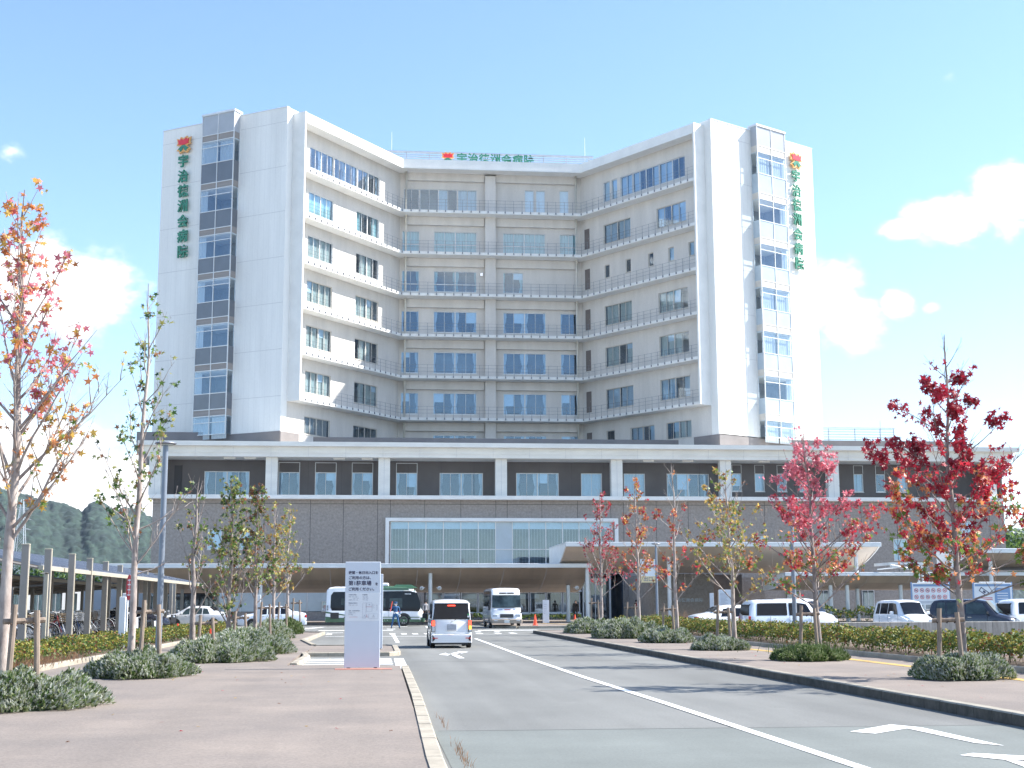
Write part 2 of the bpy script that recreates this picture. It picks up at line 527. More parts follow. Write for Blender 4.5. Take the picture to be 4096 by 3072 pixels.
def text_mesh(s, size, depth, bold=0.0, align='CENTER', spacing=1.0):
    cu = bpy.data.curves.new('txt', 'FONT')
    cu.body = s
    cu.size = size
    cu.extrude = depth / 2
    cu.offset = bold
    cu.align_x = align
    cu.align_y = 'CENTER'
    cu.space_character = spacing
    cu.resolution_u = 2
    ob = bpy.data.objects.new('txt', cu)
    COL.objects.link(ob)
    dg = bpy.context.evaluated_depsgraph_get()
    me = bpy.data.meshes.new_from_object(ob.evaluated_get(dg))
    vs = [tuple(v.co) for v in me.vertices]
    fs = [tuple(p.vertices) for p in me.polygons]
    bpy.data.objects.remove(ob)
    bpy.data.curves.remove(cu)
    bpy.data.meshes.remove(me)
    return vs, fs


def add_text(mb, s, size, at, fr, depth=.02, bold=0.0, align='CENTER', m=0, spacing=1.0, flip=False):
    """text whose plane is the frame's x/z plane, standing proud on y"""
    vs, fs = text_mesh(s, size, depth, bold, align, spacing)
    sx = -1 if flip else 1
    mb.add([(at[0] + sx * v[0], at[1] + v[2], at[2] + v[1]) for v in vs], fs, m, fr)
#PART2

# ------------------------------------------------------------------ ground
def flat(name, polys, z, m, kind='structure', label=None):
    mb = MB()
    for p in polys:
        mb.add([(x, y, z) for x, y in p], [tuple(range(len(p)))])
    o = mb.build(name, m)
    return tag(o, label, kind=kind)


def slab(name, pts, z0, z1, m):
    mb = MB()
    mb.prism(pts, z0, z1)
    return tag(mb.build(name, m), kind='structure')


flat('ground', [[(-3300, -900), (3300, -900), (3300, 3400), (-3300, 3400)]], -0.03, 'concrete')
flat('road', [[(-120, -40), (140, -40), (140, 121), (-120, 121)]], 0.0, 'asphalt')
flat('road_patch', [[(0.8, -20), (8.45, -20), (8.45, 17.7), (0.8, 17.9)]], 0.004, 'asphalt_green')
# left pavement, the crossing dip and the island with the second sign
slab('pavement_left', [(-7.5, -10), (0.50, -10), (0.58, 14), (0.70, 34.3), (-2.1, 35.2), (-2.15, 41.2), (-2.0, 50), (-2.9, 58), (-2.6, 74), (-4.2, 76), (-7.5, 76)], 0.0, 0.10, 'paving_brown')
slab('pavement_island', [(-2.0, 43.3), (0.55, 43.3), (0.75, 44.0), (0.75, 50.2), (0.5, 50.9), (-2.0, 50.9)], 0.0, 0.10, 'paving_brown')
slab('pavement_right', [(8.62, -10), (30, -10), (30, 53.9), (13.5, 53.9), (13.5, 74), (10.5, 74.6), (8.75, 74.2), (8.66, 39), (8.60, 20)], 0.0, 0.15, 'paving_brown')
slab('pavement_entrance', [(8.3, 103), (8.3, 90), (9.4, 88.3), (23, 88.3), (23, 104), (60, 104), (60, 121), (-19, 121), (-19, 108), (5, 108)], 0.0, 0.14, 'paving_brown')


def kerb(name, pts, w, z0, z1, step=.6, side=1, m='kerb_stone', label=None):
    """kerb stones laid along a line, each stone with its own joint"""
    mb = MB()
    P = [Vector((p[0], p[1])) for p in pts]
    for a, b in zip(P[:-1], P[1:]):
        L = (b - a).length
        d = (b - a) / L
        nrm = Vector((d.y, -d.x)) * side
        n = max(1, int(L / step))
        for i in range(n):
            p0, p1 = a + d * (L * i / n + .006), a + d * (L * (i + 1) / n - .006)
            q0, q1 = p0 + nrm * w, p1 + nrm * w
            h = z1 + random.uniform(-.003, .003)
            b_ = .02
            i0, i1 = p0 + nrm * b_, p1 + nrm * b_
            vs = [(*p0, z0), (*p1, z0), (*q1, z0), (*q0, z0), (*p0, h - b_), (*p1, h - b_), (*q1, h), (*q0, h), (*i0, h), (*i1, h)]
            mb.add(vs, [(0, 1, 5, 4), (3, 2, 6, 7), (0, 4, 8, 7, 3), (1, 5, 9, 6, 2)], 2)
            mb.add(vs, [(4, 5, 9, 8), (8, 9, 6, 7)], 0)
        mb.quad((*(a + nrm * .008), z0), (*(b + nrm * .008), z0), (*(b + nrm * .008), z1 - .03), (*(a + nrm * .008), z1 - .03), 1)
        mb.quad((*(a + nrm * .02), z1 - .008), (*(b + nrm * .02), z1 - .008), (*(b + nrm * w * .98), z1 - .008), (*(a + nrm * w * .98), z1 - .008), 1)
    o = mb.build(name, [m, 'kerb_joint', 'kerb_face_shaded' if m == 'kerb_dark' else m])  # on the dark kerb, upright faces carry painted shade, tops stay lighter
    return tag(o, label, kind='structure')


kerb('kerb_left', [(0.66, -10), (0.72, 13.9), (0.84, 23.2), (0.90, 34.2)], .17, 0, .115, side=-1)
kerb('kerb_ramp', [(-1.85, 35.4), (-1.78, 41.1), (-1.95, 43.1), (0.55, 43.1), (0.85, 43.5), (0.92, 44.2), (0.92, 50.2), (.6, 51.1), (-2.0, 51.1)], .18, 0, .13, side=-1)
kerb('kerb_far_left', [(-2.0, 51.1), (-2.75, 58.4), (-2.45, 74.2), (-4.2, 76.2)], .18, 0, .15, side=-1)
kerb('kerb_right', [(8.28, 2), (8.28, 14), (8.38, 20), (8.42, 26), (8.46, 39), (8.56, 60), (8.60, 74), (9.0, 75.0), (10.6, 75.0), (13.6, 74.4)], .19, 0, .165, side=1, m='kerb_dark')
kerb('kerb_entrance', [(8.15, 103), (8.15, 90), (9.3, 88.1), (23, 88.1)], .18, 0, .155, side=1)
kerb('kerb_hedge_right', [(13.25, 14), (13.30, 33), (13.25, 39), (12.9, 45), (12.95, 70)], .15, 0, .27, side=1)
kerb('kerb_hedge_left', [(-7.65, 8), (-7.55, 33.4), (-7.3, 44), (-7.0, 76)], .15, 0, .22, side=-1)
slab('planting_bed_left', [(-10.6, 6), (-7.8, 6), (-7.7, 33.4), (-7.45, 44), (-7.15, 76), (-10.6, 76)], 0, .2, 'soil')
slab('planting_bed_right', [(13.45, 8), (16.2, 8), (16.2, 70), (13.1, 70), (13.05, 45), (13.42, 39), (13.45, 33)], 0, .25, 'soil')

# ------------------------------------------------------------------ painted markings
pz = .006
flat('road_joint', [[(.9, 38.65), (8.4, 38.65), (8.4, 38.71), (.9, 38.71)], [(.9, 61.2), (8.4, 61.2), (8.4, 61.26), (.9, 61.26)], [(4.9, 47.0), (8.4, 47.0), (8.4, 47.05), (4.9, 47.05)], [(.85, 17.78), (8.4, 17.62), (8.4, 17.66), (.85, 17.82)]], .0055, 'kerb_joint')


def strip(pts, w):
    out = []
    for a, b in zip(pts[:-1], pts[1:]):
        a, b = Vector(a), Vector(b)
        d = (b - a).normalized()
        n = Vector((d.y, -d.x)) * w / 2
        out.append([tuple(a - n), tuple(a + n), tuple(b + n), tuple(b - n)])
    return out


flat('lane_line', strip([(4.72, 2), (4.76, 13.4), (4.71, 21.9), (4.60, 30), (4.58, 40.0), (4.72, 63.5)], .15), pz + .004, 'paint_white')
ar = [(2.7, 40.9), (2.55, 40.9), (2.46, 43.6), (2.38, 43.9), (2.34, 43.3), (2.12, 44.1), (2.42, 45.5), (2.43, 44.9), (2.62, 45.0), (2.80, 46.0), (2.86, 46.2), (2.90, 47.0), (3.22, 46.3), (2.88, 45.0), (2.83, 45.6), (2.66, 44.6)]
flat('turn_arrow', [[(2.56, 41.0), (2.74, 41.0), (2.66, 44.9), (2.48, 44.4)], [(2.12, 44.1), (2.38, 43.2), (2.40, 43.9), (2.56, 44.0), (2.56, 44.5), (2.42, 44.6), (2.42, 45.5)],
                    [(2.50, 44.55), (2.66, 44.4), (2.88, 45.5), (2.90, 45.0), (3.22, 46.3), (2.90, 47.0), (2.86, 46.2), (2.62, 45.3)]], pz, 'paint_white')
flat('painted_arrow', [[(5.93, 16.97), (6.15, 16.68), (6.80, 17.30), (6.80, 17.86)], [(6.80, 17.30), (6.86, 15.45), (7.05, 15.1), (7.03, 17.4), (6.80, 17.86)]], pz + .004, 'paint_white')
flat('painted_arrow', [[(6.16, 14.25), (6.38, 14.42), (6.9, 14.0), (6.9, 13.3), (6.43, 13.78)], [(6.43, 13.78), (6.62, 13.75), (6.45, 12.2), (6.20, 12.2)]], pz + .004, 'paint_white')
zb = [[(-1.85, a), (.58, a), (.58, a + .46), (-1.85, a + .46)] for a in (34.9, 36.1, 37.3, 38.5, 39.7, 40.7)]
flat('crossing_stripes', zb + [[(.62, 34.5), (.92, 34.5), (.94, 41.3), (.66, 41.3)]], pz, 'paint_white')
flat('dashed_line', [[(1.0, 58), (1.16, 58), (1.2, 72.4), (1.02, 72.4)]] + [[(x, 73.3), (x + .30, 73.3), (x + .30, 75.6), (x, 75.6)] for x in (-2.4, .95, 1.56, 2.16, 2.80, 3.4, 4.2, 5.6, 6.6, 7.4)]
     + [[(x, 78.6), (x + .30, 78.6), (x + .30, 80.4), (x, 80.4)] for x in (5.9, 7.0)], pz, 'paint_white')
flat('stop_line', [[(-2.3, 69.4), (2.9, 68.5), (2.9, 68.9), (-2.3, 69.8)], [(-3.2, 84), (1.3, 84), (1.3, 85.3), (-3.2, 85.3)], [(-14, 96.6), (2.5, 98.0), (2.5, 98.9), (-14, 97.5)],
                   [(.95, 88.0), (1.5, 88.0), (1.5, 89.4), (.95, 89.4)], [(3.6, 92), (3.8, 92), (4.0, 98), (3.75, 98)], [(6.3, 82.0), (11.5, 82.0), (11.5, 83.2), (6.3, 83.2)],
                   [(-6, 76.5), (-1.6, 78), (-1.6, 78.5), (-6, 77)], [(9, 76.2), (18, 76.2), (18, 77.6), (9, 77.6)], [(-5.6, 82), (-5.3, 82), (-3.2, 97), (-3.5, 97)]], pz, 'paint_white')
flat('tactile_paving', strip([(12.0, 8), (12.1, 24.7), (12.22, 34.8), (11.85, 41.2), (11.7, 48)], .30) + strip([(12.2, 101), (14.0, 90)], .3), .156, 'paint_yellow')


# ------------------------------------------------------------------ hospital
A, B, C = (-8.4, 123.1), (-20.9, 131.1), (2.4, 138.0)
E_, F_, D = (31.65, 122.7), (44.1, 130.4), (21.35, 138.0)
hos = empty('hospital_building', (11.5, 130, 0), 0,
            'white eight storey hospital with two angled wings on a broad taupe podium', 'building')
HO = Vector((11.5, 130, 0))


def hpart(mb, name, mats, smooth=False, parent=None, label=None):
    """build in site coordinates, then hang on the hospital's base point"""
    o = mb.build(name, mats, None, smooth)
    o.parent = parent if parent else hos
    o.matrix_parent_inverse = Matrix.Identity(4)
    me = o.data
    if not parent or parent is hos:
        me.transform(Matrix.Translation(-HO))
    else:
        me.transform(Matrix.Translation(-HO))
    if label:
        o['label'] = label
    return o


FL = wall_frame(A, C, (1, 0))        # left wing inner wall
FR = wall_frame(E_, D, (-1, 0))      # right wing inner wall
FLE = wall_frame(A, B, (0, -1))      # left end wall
FRE = wall_frame(E_, F_, (0, -1))    # right end wall
FC = wall_frame((0, 138.0), (1, 138.0), (0, -1))     # recessed middle: x = site u
FP = wall_frame((0, 123.0), (1, 123.0), (0, -1))     # podium lower wall
F4 = wall_frame((0, 125.6), (1, 125.6), (0, -1))     # podium fourth floor wall
LW = 18.40
RW = 18.44
HEAD = [44.5, 40.08, 35.82, 31.52, 27.22, 22.92, 18.65]
LEDGE = [41.55, 37.15, 32.8, 28.55, 24.28, 20.02]


def window(fr, x0, x1, z0, z1, npane, style='sides', cur='curtain_white', frame='frame_alu', double=True, transom=None, light=False, dep=.16, glass='glass'):
    """a real window: reveal, frame, mullions, glass, curtains and the room behind"""
    fw = .065
    f = MB()
    # reveal
    f.quad((x0, 0.0, z0), (x0, -dep, z0), (x0, -dep, z1), (x0, 0.0, z1), 1, fr)
    f.quad((x1, 0.0, z0), (x1, -dep, z0), (x1, -dep, z1), (x1, 0.0, z1), 1, fr)
    f.quad((x0, 0.0, z1), (x1, 0.0, z1), (x1, -dep, z1), (x0, -dep, z1), 1, fr)
    f.quad((x0, 0.0, z0), (x1, 0.0, z0), (x1, -dep, z0), (x0, -dep, z0), 1, fr)
    ya, yb = -dep + .08, -dep
    f.box(x0, x0 + fw, yb, ya, z0, z1, 0, fr)
    f.box(x1 - fw, x1, yb, ya, z0, z1, 0, fr)
    f.box(x0 + fw, x1 - fw, yb, ya, z0, z0 + fw, 0, fr)
    f.box(x0 + fw, x1 - fw, yb, ya, z1 - fw, z1, 0, fr)
    f.box(x0 - .03, x1 + .03, .002, .05, z0 - .07, z0 - .01, 0, fr)
    w = (x1 - x0) / npane
    for i in range(1, npane):
        t = .10 if (double and i % 2 == 0) else .035
        f.box(x0 + w * i - t / 2, x0 + w * i + t / 2, yb + .01, ya - .01, z0 + fw, z1 - fw, 0, fr)
    if transom:
        f.box(x0 + fw, x1 - fw, yb + .012, ya - .012, transom - .04, transom + .04, 0, fr)
    o = hpart(f, 'window', [frame, frame])
    g = MB()
    g.quad((x0 + .01, yb + .03, z0 + .01), (x1 - .01, yb + .03, z0 + .01), (x1 - .01, yb + .03, z1 - .01), (x0 + .01, yb + .03, z1 - .01), 0, fr)
    gp = hpart(g, 'window_pane', glass, parent=o)
    r = MB()
    y1, y2 = yb - .01, yb - 1.5
    r.quad((x0, y2, z0), (x1, y2, z0), (x1, y2, z1), (x0, y2, z1), 0, fr)
    for xx in (x0, x1):
        r.quad((xx, y1, z0), (xx, y2, z0), (xx, y2, z1), (xx, y1, z1), 0, fr)
    for zz in (z0, z1):
        r.quad((x0, y1, zz), (x1, y1, zz), (x1, y2, zz), (x0, y2, zz), 0, fr)
    hpart(r, 'room_interior', 'room_light' if light else random.choice(['room_dark', 'room_dark', 'room_mid', 'room_light']), parent=o)
    segs = []
    if style == 'full':
        segs = [(x0 + .03, x1 - .03, 0)]
    elif style == 'sides':
        nb = max(1, npane // 2)
        bw = (x1 - x0) / nb
        for k in range(nb):
            a_, b_ = x0 + bw * k + .05, x0 + bw * (k + 1) - .05
            cw = random.uniform(.08, .18) * bw
            segs += [(a_, a_ + cw, 1), (b_ - random.uniform(.08, .2) * bw, b_, -1)]
    elif style == 'some':
        for k in range(npane):
            if random.random() < .75:
                segs.append((x0 + w * k + .04, x0 + w * (k + 1) - .04, 0))
    elif style == 'blind':
        segs = []
        b = MB()
        b.quad((x0 + .04, yb - .08, z0 + .03), (x1 - .04, yb - .08, z0 + .03), (x1 - .04, yb - .08, z1 - .03), (x0 + .04, yb - .08, z1 - .03), 0, fr)
        hpart(b, 'blind', 'blind', parent=o)
    if style in ('sides', 'some') and z1 - z0 > 1.5 and random.random() < .35:
        b = MB()
        k = random.randrange(npane)
        zc = z1 - (z1 - z0) * random.uniform(.2, .7)
        b.quad((x0 + w * k + .04, yb - .07, zc), (x0 + w * (k + 1) - .04, yb - .07, zc), (x0 + w * (k + 1) - .04, yb - .07, z1 - .03), (x0 + w * k + .04, yb - .07, z1 - .03), 0, fr)
        hpart(b, 'blind', 'blind', parent=o)
    if segs:
        c = MB()
        for (a_, b_, pinch) in segs:
            n = max(4, int((b_ - a_) / .07))
            vs = []
            rows = 5
            for rr in range(rows + 1):
                tz = rr / rows
                z = z1 - .04 - (z1 - z0 - .08) * tz
                # curtains drawn aside are gathered a little below the middle
                gath = 1 - .45 * math.exp(-((tz - .62) / .22) ** 2) if pinch else 1
                for i in range(n + 1):
                    s_ = i / n
                    x = (a_ + (b_ - a_) * s_ * gath) if pinch >= 0 else (b_ - (b_ - a_) * (1 - s_) * gath)
                    vs.append((x, yb - .14 + .03 * sin(s_ * n * 1.55 + a_ * 3), z))
            fs = [(rr * (n + 1) + i, rr * (n + 1) + i + 1, (rr + 1) * (n + 1) + i + 1, (rr + 1) * (n + 1) + i) for rr in range(rows) for i in range(n)]
            c.add(vs, fs, 0, fr)
        hpart(c, 'curtain', cur, True, parent=o)
    return o


def joints(mb, fr, xs, zs, x0, x1, z0, z1, m, w=.02, y=.003):
    for x in xs:
        mb.quad((x - w / 2, y, z0), (x + w / 2, y, z0), (x + w / 2, y, z1), (x - w / 2, y, z1), m, fr)
    for z in zs:
        mb.quad((x0, y + .001, z - w / 2), (x1, y + .001, z - w / 2), (x1, y + .001, z + w / 2), (x0, y + .001, z + w / 2), m, fr)


# window tables: (x0, x1, z0, z1, panes, style, curtain, transom, kwargs)
LWIN, RWIN, CWIN = [], [], []
for k, (a_, b_) in enumerate([(3.45, 7.15), (7.25, 10.95), (11.05, 14.74)]):
    LWIN.append((a_, b_, 42.45, 44.5, 4, 'sides', 'curtain_white', None))
cyc = ['curtain_teal', 'curtain_teal', 'curtain_cream', 'curtain_cream', 'curtain_cream', 'curtain_cream']
for r in range(1, 6):
    for (a_, b_) in ((3.4, 7.2), (10.92, 14.75)):
        LWIN.append((a_, b_, HEAD[r] - 2.06, HEAD[r], 4, 'some' if r > 2 else 'full' if a_ < 5 else 'some', cyc[r], None))
LWIN.append((3.4, 7.2, 17.0, 18.65, 4, 'full', 'curtain_brown', None))
LWIN.append((10.88, 14.8, 16.8, 18.65, 4, 'none', '', None))
for (a_, b_) in ((3.45, 6.97), (6.97, 10.68), (10.68, 12.44)):
    n = 4 if b_ - a_ > 3 else 2
    RWIN.append((a_ + .02, b_ - .02, 42.5, 44.6, n, 'some', 'curtain_white', None))
RWIN.append((12.9, 13.75, 42.5, 44.6, 1, 'blind', '', None))
RWIN.append((14.0, 14.92, 42.5, 44.6, 1, 'blind', '', None))
for r in (1, 3, 4, 5):
    for (a_, b_) in ((3.48, 7.38), (11.08, 15.0)):
        RWIN.append((a_, b_, HEAD[r] - 2.04, HEAD[r], 4, 'some', 'curtain_white' if r in (1, 5) else 'curtain_cream', None))
for x in (2.5, 5.18, 7.95, 11.13, 14.2):
    RWIN.append((x, x + .72, 34.46, 35.82, 1, 'blind' if x in (2.5, 5.18) else 'none', '', None))
RWIN += [(13.83, 15.0, 16.8, 18.7, 1, 'none', '', None), (8.27, 11.58, 16.8, 18.65, 4, 'some', 'curtain_white', None), (3.43, 6.68, 17.0, 18.65, 4, 'some', 'curtain_cream', None)]
for (a_, b_) in ((2.75, 4.36), (4.42, 8.33), (8.39, 10.40)):
    CWIN.append((a_, b_, 42.0, 44.35, {0: 2, 1: 4, 2: 2}[(a_ > 4) + (a_ > 8)], 'some', 'curtain_white', None))
CWIN += [(15.42, 16.42, 42.0, 44.5, 1, 'blind', '', None), (16.6, 17.6, 42.0, 44.5, 1, 'blind', '', None), (19.1, 20.1, 42.0, 44.55, 1, 'blind', '', None)]
for r, tr in ((1, 1), (2, 1), (3, 0), (4, 0), (5, 0), (6, 0)):
    h = [0, 39.8, 35.58, 31.32, 27.05, 22.82, 18.5][r]
    zz0 = h - 2.2 if r < 6 else 16.8
    lst = [(2.62, 4.43, 2), (5.92, 10.38, 4), (13.12, 17.58, 4), (19.08, 20.98, 2)]
    if r == 2:
        lst = [(2.62, 4.43, 2), (5.92, 10.38, 4), (13.12, 15.24, 2)]
    if r == 6:
        lst = lst[1:]
    for (a_, b_, n) in lst:
        CWIN.append((a_, b_, zz0, h, n, 'full' if r == 1 else 'sides', 'curtain_teal' if r in (1, 2) else 'curtain_white', (h - 1.4) if (tr and not (r == 2 and a_ > 12)) else None))
RDOOR = [(17.12, 17.86, 40.2 - 2.15), (17.12, 17.86, 35.9 - 2.15), (17.12, 17.86, 31.6 - 2.15), (17.12, 17.86, 27.3 - 2.15), (17.12, 17.86, 23.0 - 2.15), (17.12, 17.86, 16.6)]

# --- main wing walls
for (fr, L, wl) in ((FL, LW, LWIN), (FR, RW, RWIN)):
    mb = MB()
    wall_holes(mb, fr, 0, L, 15.4, 46.2, [w[:4] for w in wl])
    joints(mb, fr, [i * .6 for i in range(1, 31)], [], 0, L, 16.9, 46.0, 1, .012)
    hpart(mb, 'wing_wall', ['cream_wall', 'white_joint'])
mb = MB()
wall_holes(mb, FC, 2.4, 21.35, 15.4, 46.2, [w[:4] for w in CWIN])
for L in LEDGE + [46.2]:
    zt = L - .32 if L < 46 else 46.0
    for (a_, b_) in ((2.9, 11.15), (12.35, 20.85)):
        mb.box(a_, b_, .002, .42, zt - .85, zt, 0, FC)
mb.box(11.2, 12.3, .004, .75, 15.4, 45.7, 0, FC)
hpart(mb, 'recess_wall', ['cream_wall'])

# --- end walls with the projecting glazed bay, returned tops and hidden backs
BL = [(5.4, 9.25), (5.4, 9.5)]
LE, RE = 14.84, 14.64
for (fr, L, bay, zb_) in ((FLE, LE, BL[0], 16.9), (FRE, RE, BL[1], 17.0)):
    mb = MB()
    mb.quad((0, 0, zb_), (bay[0], 0, zb_), (bay[0], 0, 47.3), (0, 0, 47.3), 0, fr)
    mb.quad((bay[1], 0, zb_), (L, 0, zb_), (L, 0, 47.3), (bay[1], 0, 47.3), 0, fr)
    joints(mb, fr, [i * .6 for i in range(1, 24) if not bay[0] - .05 < i * .6 < bay[1] + .05], [], 0, L, zb_, 47.2, 1, .01)
    for z in (45.9, 41.6, 37.3, 33.0, 28.7, 24.4, 20.1):
        for (a_, b_) in ((0, bay[0]), (bay[1], L)):
            mb.quad((a_, .004, z), (b_, .004, z), (b_, .004, z + .04), (a_, .004, z + .04), 1, fr)
    # coping
    mb.box(-.02, L + .02, -.35, .05, 47.3, 47.38, 2, fr)
    # the solid end of the wing: return wall at A / E and at the far edge
    mb.quad((L, 0, 15.4), (L, -16, 15.4), (L, -16, 47.3), (L, 0, 47.3), 0, fr)
    hpart(mb, 'end_wall', ['white_wall', 'white_joint', 'frame_alu'])
# roofs (closed volumes behind the facades)
mb = MB()
mb.add([(*A, 46.9), (*B, 46.9), (-13, 146, 46.9), (2.4, 156, 46.9), (21.35, 156, 46.9), (37, 146, 46.9), (*F_, 46.9), (*E_, 46.9), (*D, 46.9), (*C, 46.9)],
       [(0, 1, 2, 9), (2, 3, 9), (3, 4, 8, 9), (4, 5, 8), (5, 6, 7, 8)])
for p, q in (((-13, 146), (2.4, 156)), ((2.4, 156), (21.35, 156)), ((21.35, 156), (37, 146)), (B, (-13, 146)), (F_, (37, 146))):
    mb.quad((*p, 15), (*q, 15), (*q, 46.9), (*p, 46.9))
hpart(mb, 'roof', ['white_wall'])
# base band at podium roof level
mb = MB()
for (fr, L) in ((FLE, LE + 1.2), (FRE, RE)):
    mb.box(-.0, L, -.3, .06, 14.6, 16.92, 0, fr)
mb.box(0, 2.6, -.3, .065, 14.6, 16.90, 0, FL)
mb.box(0, 3.1, -.3, .065, 14.6, 16.93, 0, FR)
mb.box(-21.6, -6.0, 126.95, 127.2, 15.5, 17.2)
mb.box(-6.0, 34.9, 126.95, 127.2, 15.5, 16.85)
mb.box(37.3, 57.3, 126.95, 127.2, 15.5, 16.95)
hpart(mb, 'roof_parapet', ['taupe_wall'])


# --- ledges: offset line 1.31 m in front of the wing walls
def offs(fr, t, y):
    p = fr(t, y, 0)
    return (p[0], p[1])


def ledge_line(y):
    """polyline of the ledge at distance y from the walls: left wing, middle, right wing"""
    yc = y * 1.50
    # corner points = wing line meets middle line
    def meet(fr, L):
        p0, p1 = Vector(offs(fr, 0, y)), Vector(offs(fr, L, y))
        v = 138.0 - yc
        t = (v - p0.y) / (p1.y - p0.y)
        return (p0.x + (p1.x - p0.x) * t, v)
    return [offs(FL, 1.0, y), meet(FL, LW), meet(FR, RW), offs(FR, 1.02, y)]


front = ledge_line(1.31)
back = ledge_line(0.01)
for r, zt in enumerate(LEDGE):
    mb = MB()
    th = .30
    for i in range(3):
        a_, b_, c_, d_ = front[i], front[i + 1], back[i + 1], back[i]
        vs = [(*p, z) for z in (zt - th, zt) for p in (a_, b_, c_, d_)]
        mb.add(vs, [(0, 1, 2, 3), (4, 5, 6, 7), (0, 1, 5, 4), (2, 3, 7, 6)])
    hpart(mb, 'balcony_ledge', ['white_trim'])
    # railing: posts bolted to the ledge face, three rails
    mb = MB()
    out = ledge_line(1.36)
    rl = ledge_line(1.34)
    for i in range(3):
        a_, b_ = Vector(out[i]), Vector(out[i + 1])
        L = (b_ - a_).length
        n = max(1, round(L / .87))
        d_ = (b_ - a_) / L
        for k in range(n + (1 if i == 2 else 0)):
            p = a_ + d_ * (L * k / n)
            mb.box(p.x - .014, p.x + .014, p.y - .014, p.y + .014, zt - .12, zt + 1.12)
            mb.box(p.x - .05, p.x + .05, p.y - .035, p.y + .045, zt - .22, zt - .04)
        for h in (1.10, .76, .42):
            mb.tube([(a_.x, a_.y, zt + h), (b_.x, b_.y, zt + h)], .011, 4)
    hpart(mb, 'balcony_railing', ['rail_grey'])

# roof fascia with soffit
mb = MB()
def roof_band():
    fo, bo = ledge_line(1.42), ledge_line(-.35)
    zb0, zt0 = 45.95, 46.85
    for i in range(3):
        a_, b_, c_, d_ = fo[i], fo[i + 1], bo[i + 1], bo[i]
        vs = [(*p, z) for z in (zb0, zt0) for p in (a_, b_, c_, d_)]
        mb.add(vs, [(0, 1, 2, 3), (4, 5, 6, 7), (0, 1, 5, 4), (2, 3, 7, 6)])
        f2, f3 = ledge_line(1.47), ledge_line(1.40)
        vs = [(*p, z) for z in (zb0 - .10, zb0 + .10) for p in (f2[i], f2[i + 1], f3[i + 1], f3[i])]
        mb.add(vs, [(0, 1, 2, 3), (4, 5, 6, 7), (0, 1, 5, 4), (2, 3, 7, 6)])
    # raised corner blocks and inner flanks of the wing ends
    mb.box(-.02, 1.6, -.5, .03, 46.2, 47.3, 0, FL)
    mb.box(-.02, 1.4, -.5, .03, 46.2, 47.3, 0, FR)
roof_band()
for i, (fr, t0) in enumerate(((FL, .84), (FR, .86))):
    mb.box(t0, t0 + .20, .005, 1.46, 19.70, 46.9, 0, fr)
    # the white flank beside the fin
    mb.box(.002, t0, .001, .012, 16.9, 46.9, 1, fr)
mb.box(8.0, 11.0, -1.6, -.6, 46.9, 47.75, 0, FR)
hpart(mb, 'roof_fascia', ['white_trim', 'white_wall'])

# windows of the tower
random.seed(11)
for w in LWIN:
    window(FL, *w[:5], style=w[5], cur=w[6] or 'curtain_white', frame='frame_beige' if w[3] < 33 else 'frame_alu', transom=w[7], light=(w[3] > 38))
for w in RWIN:
    window(FR, *w[:5], style=w[5], cur=w[6] or 'curtain_white', frame='frame_beige' if w[3] < 42 else 'frame_alu', transom=w[7])
for w in CWIN:
    window(FC, *w[:5], style=w[5], cur=w[6] or 'curtain_white', transom=w[7])
for (a_, b_, z) in RDOOR:
    mb = MB()
    mb.box(a_, b_, -.02, .03, z, z + 2.15, 0, FR)
    mb.box(a_ + .08, a_ + .12, .03, .07, z + 1.0, z + 1.15, 1, FR)
    hpart(mb, 'balcony_door', ['door_taupe', 'chrome'])
for L in LEDGE:
    mb = MB()
    mb.box(16.3, 17.05, -.02, .02, L + .1, L + 2.25, 0, FL)
    hpart(mb, 'balcony_door', ['cream_wall'])
for (x, y) in ((3.0, 137.3), (20.75, 137.3)):
    mb = MB()
    mb.tube([(x, y, 15.5), (x, y, 46.0)], .11, 10)
    for z in LEDGE:
        mb.tube([(x, y, z - .6), (x, y, z - .45)], .14, 10)
    hpart(mb, 'drain_pipe', ['pipe_cream'], True)
mb = MB()
mb.box(10.72, 11.0, .02, .25, 35.1, 35.42, 0, FC)
mb.box(10.74, 10.98, .25, .30, 35.06, 35.2, 0, FC)
hpart(mb, 'wall_lamp', ['chrome'])

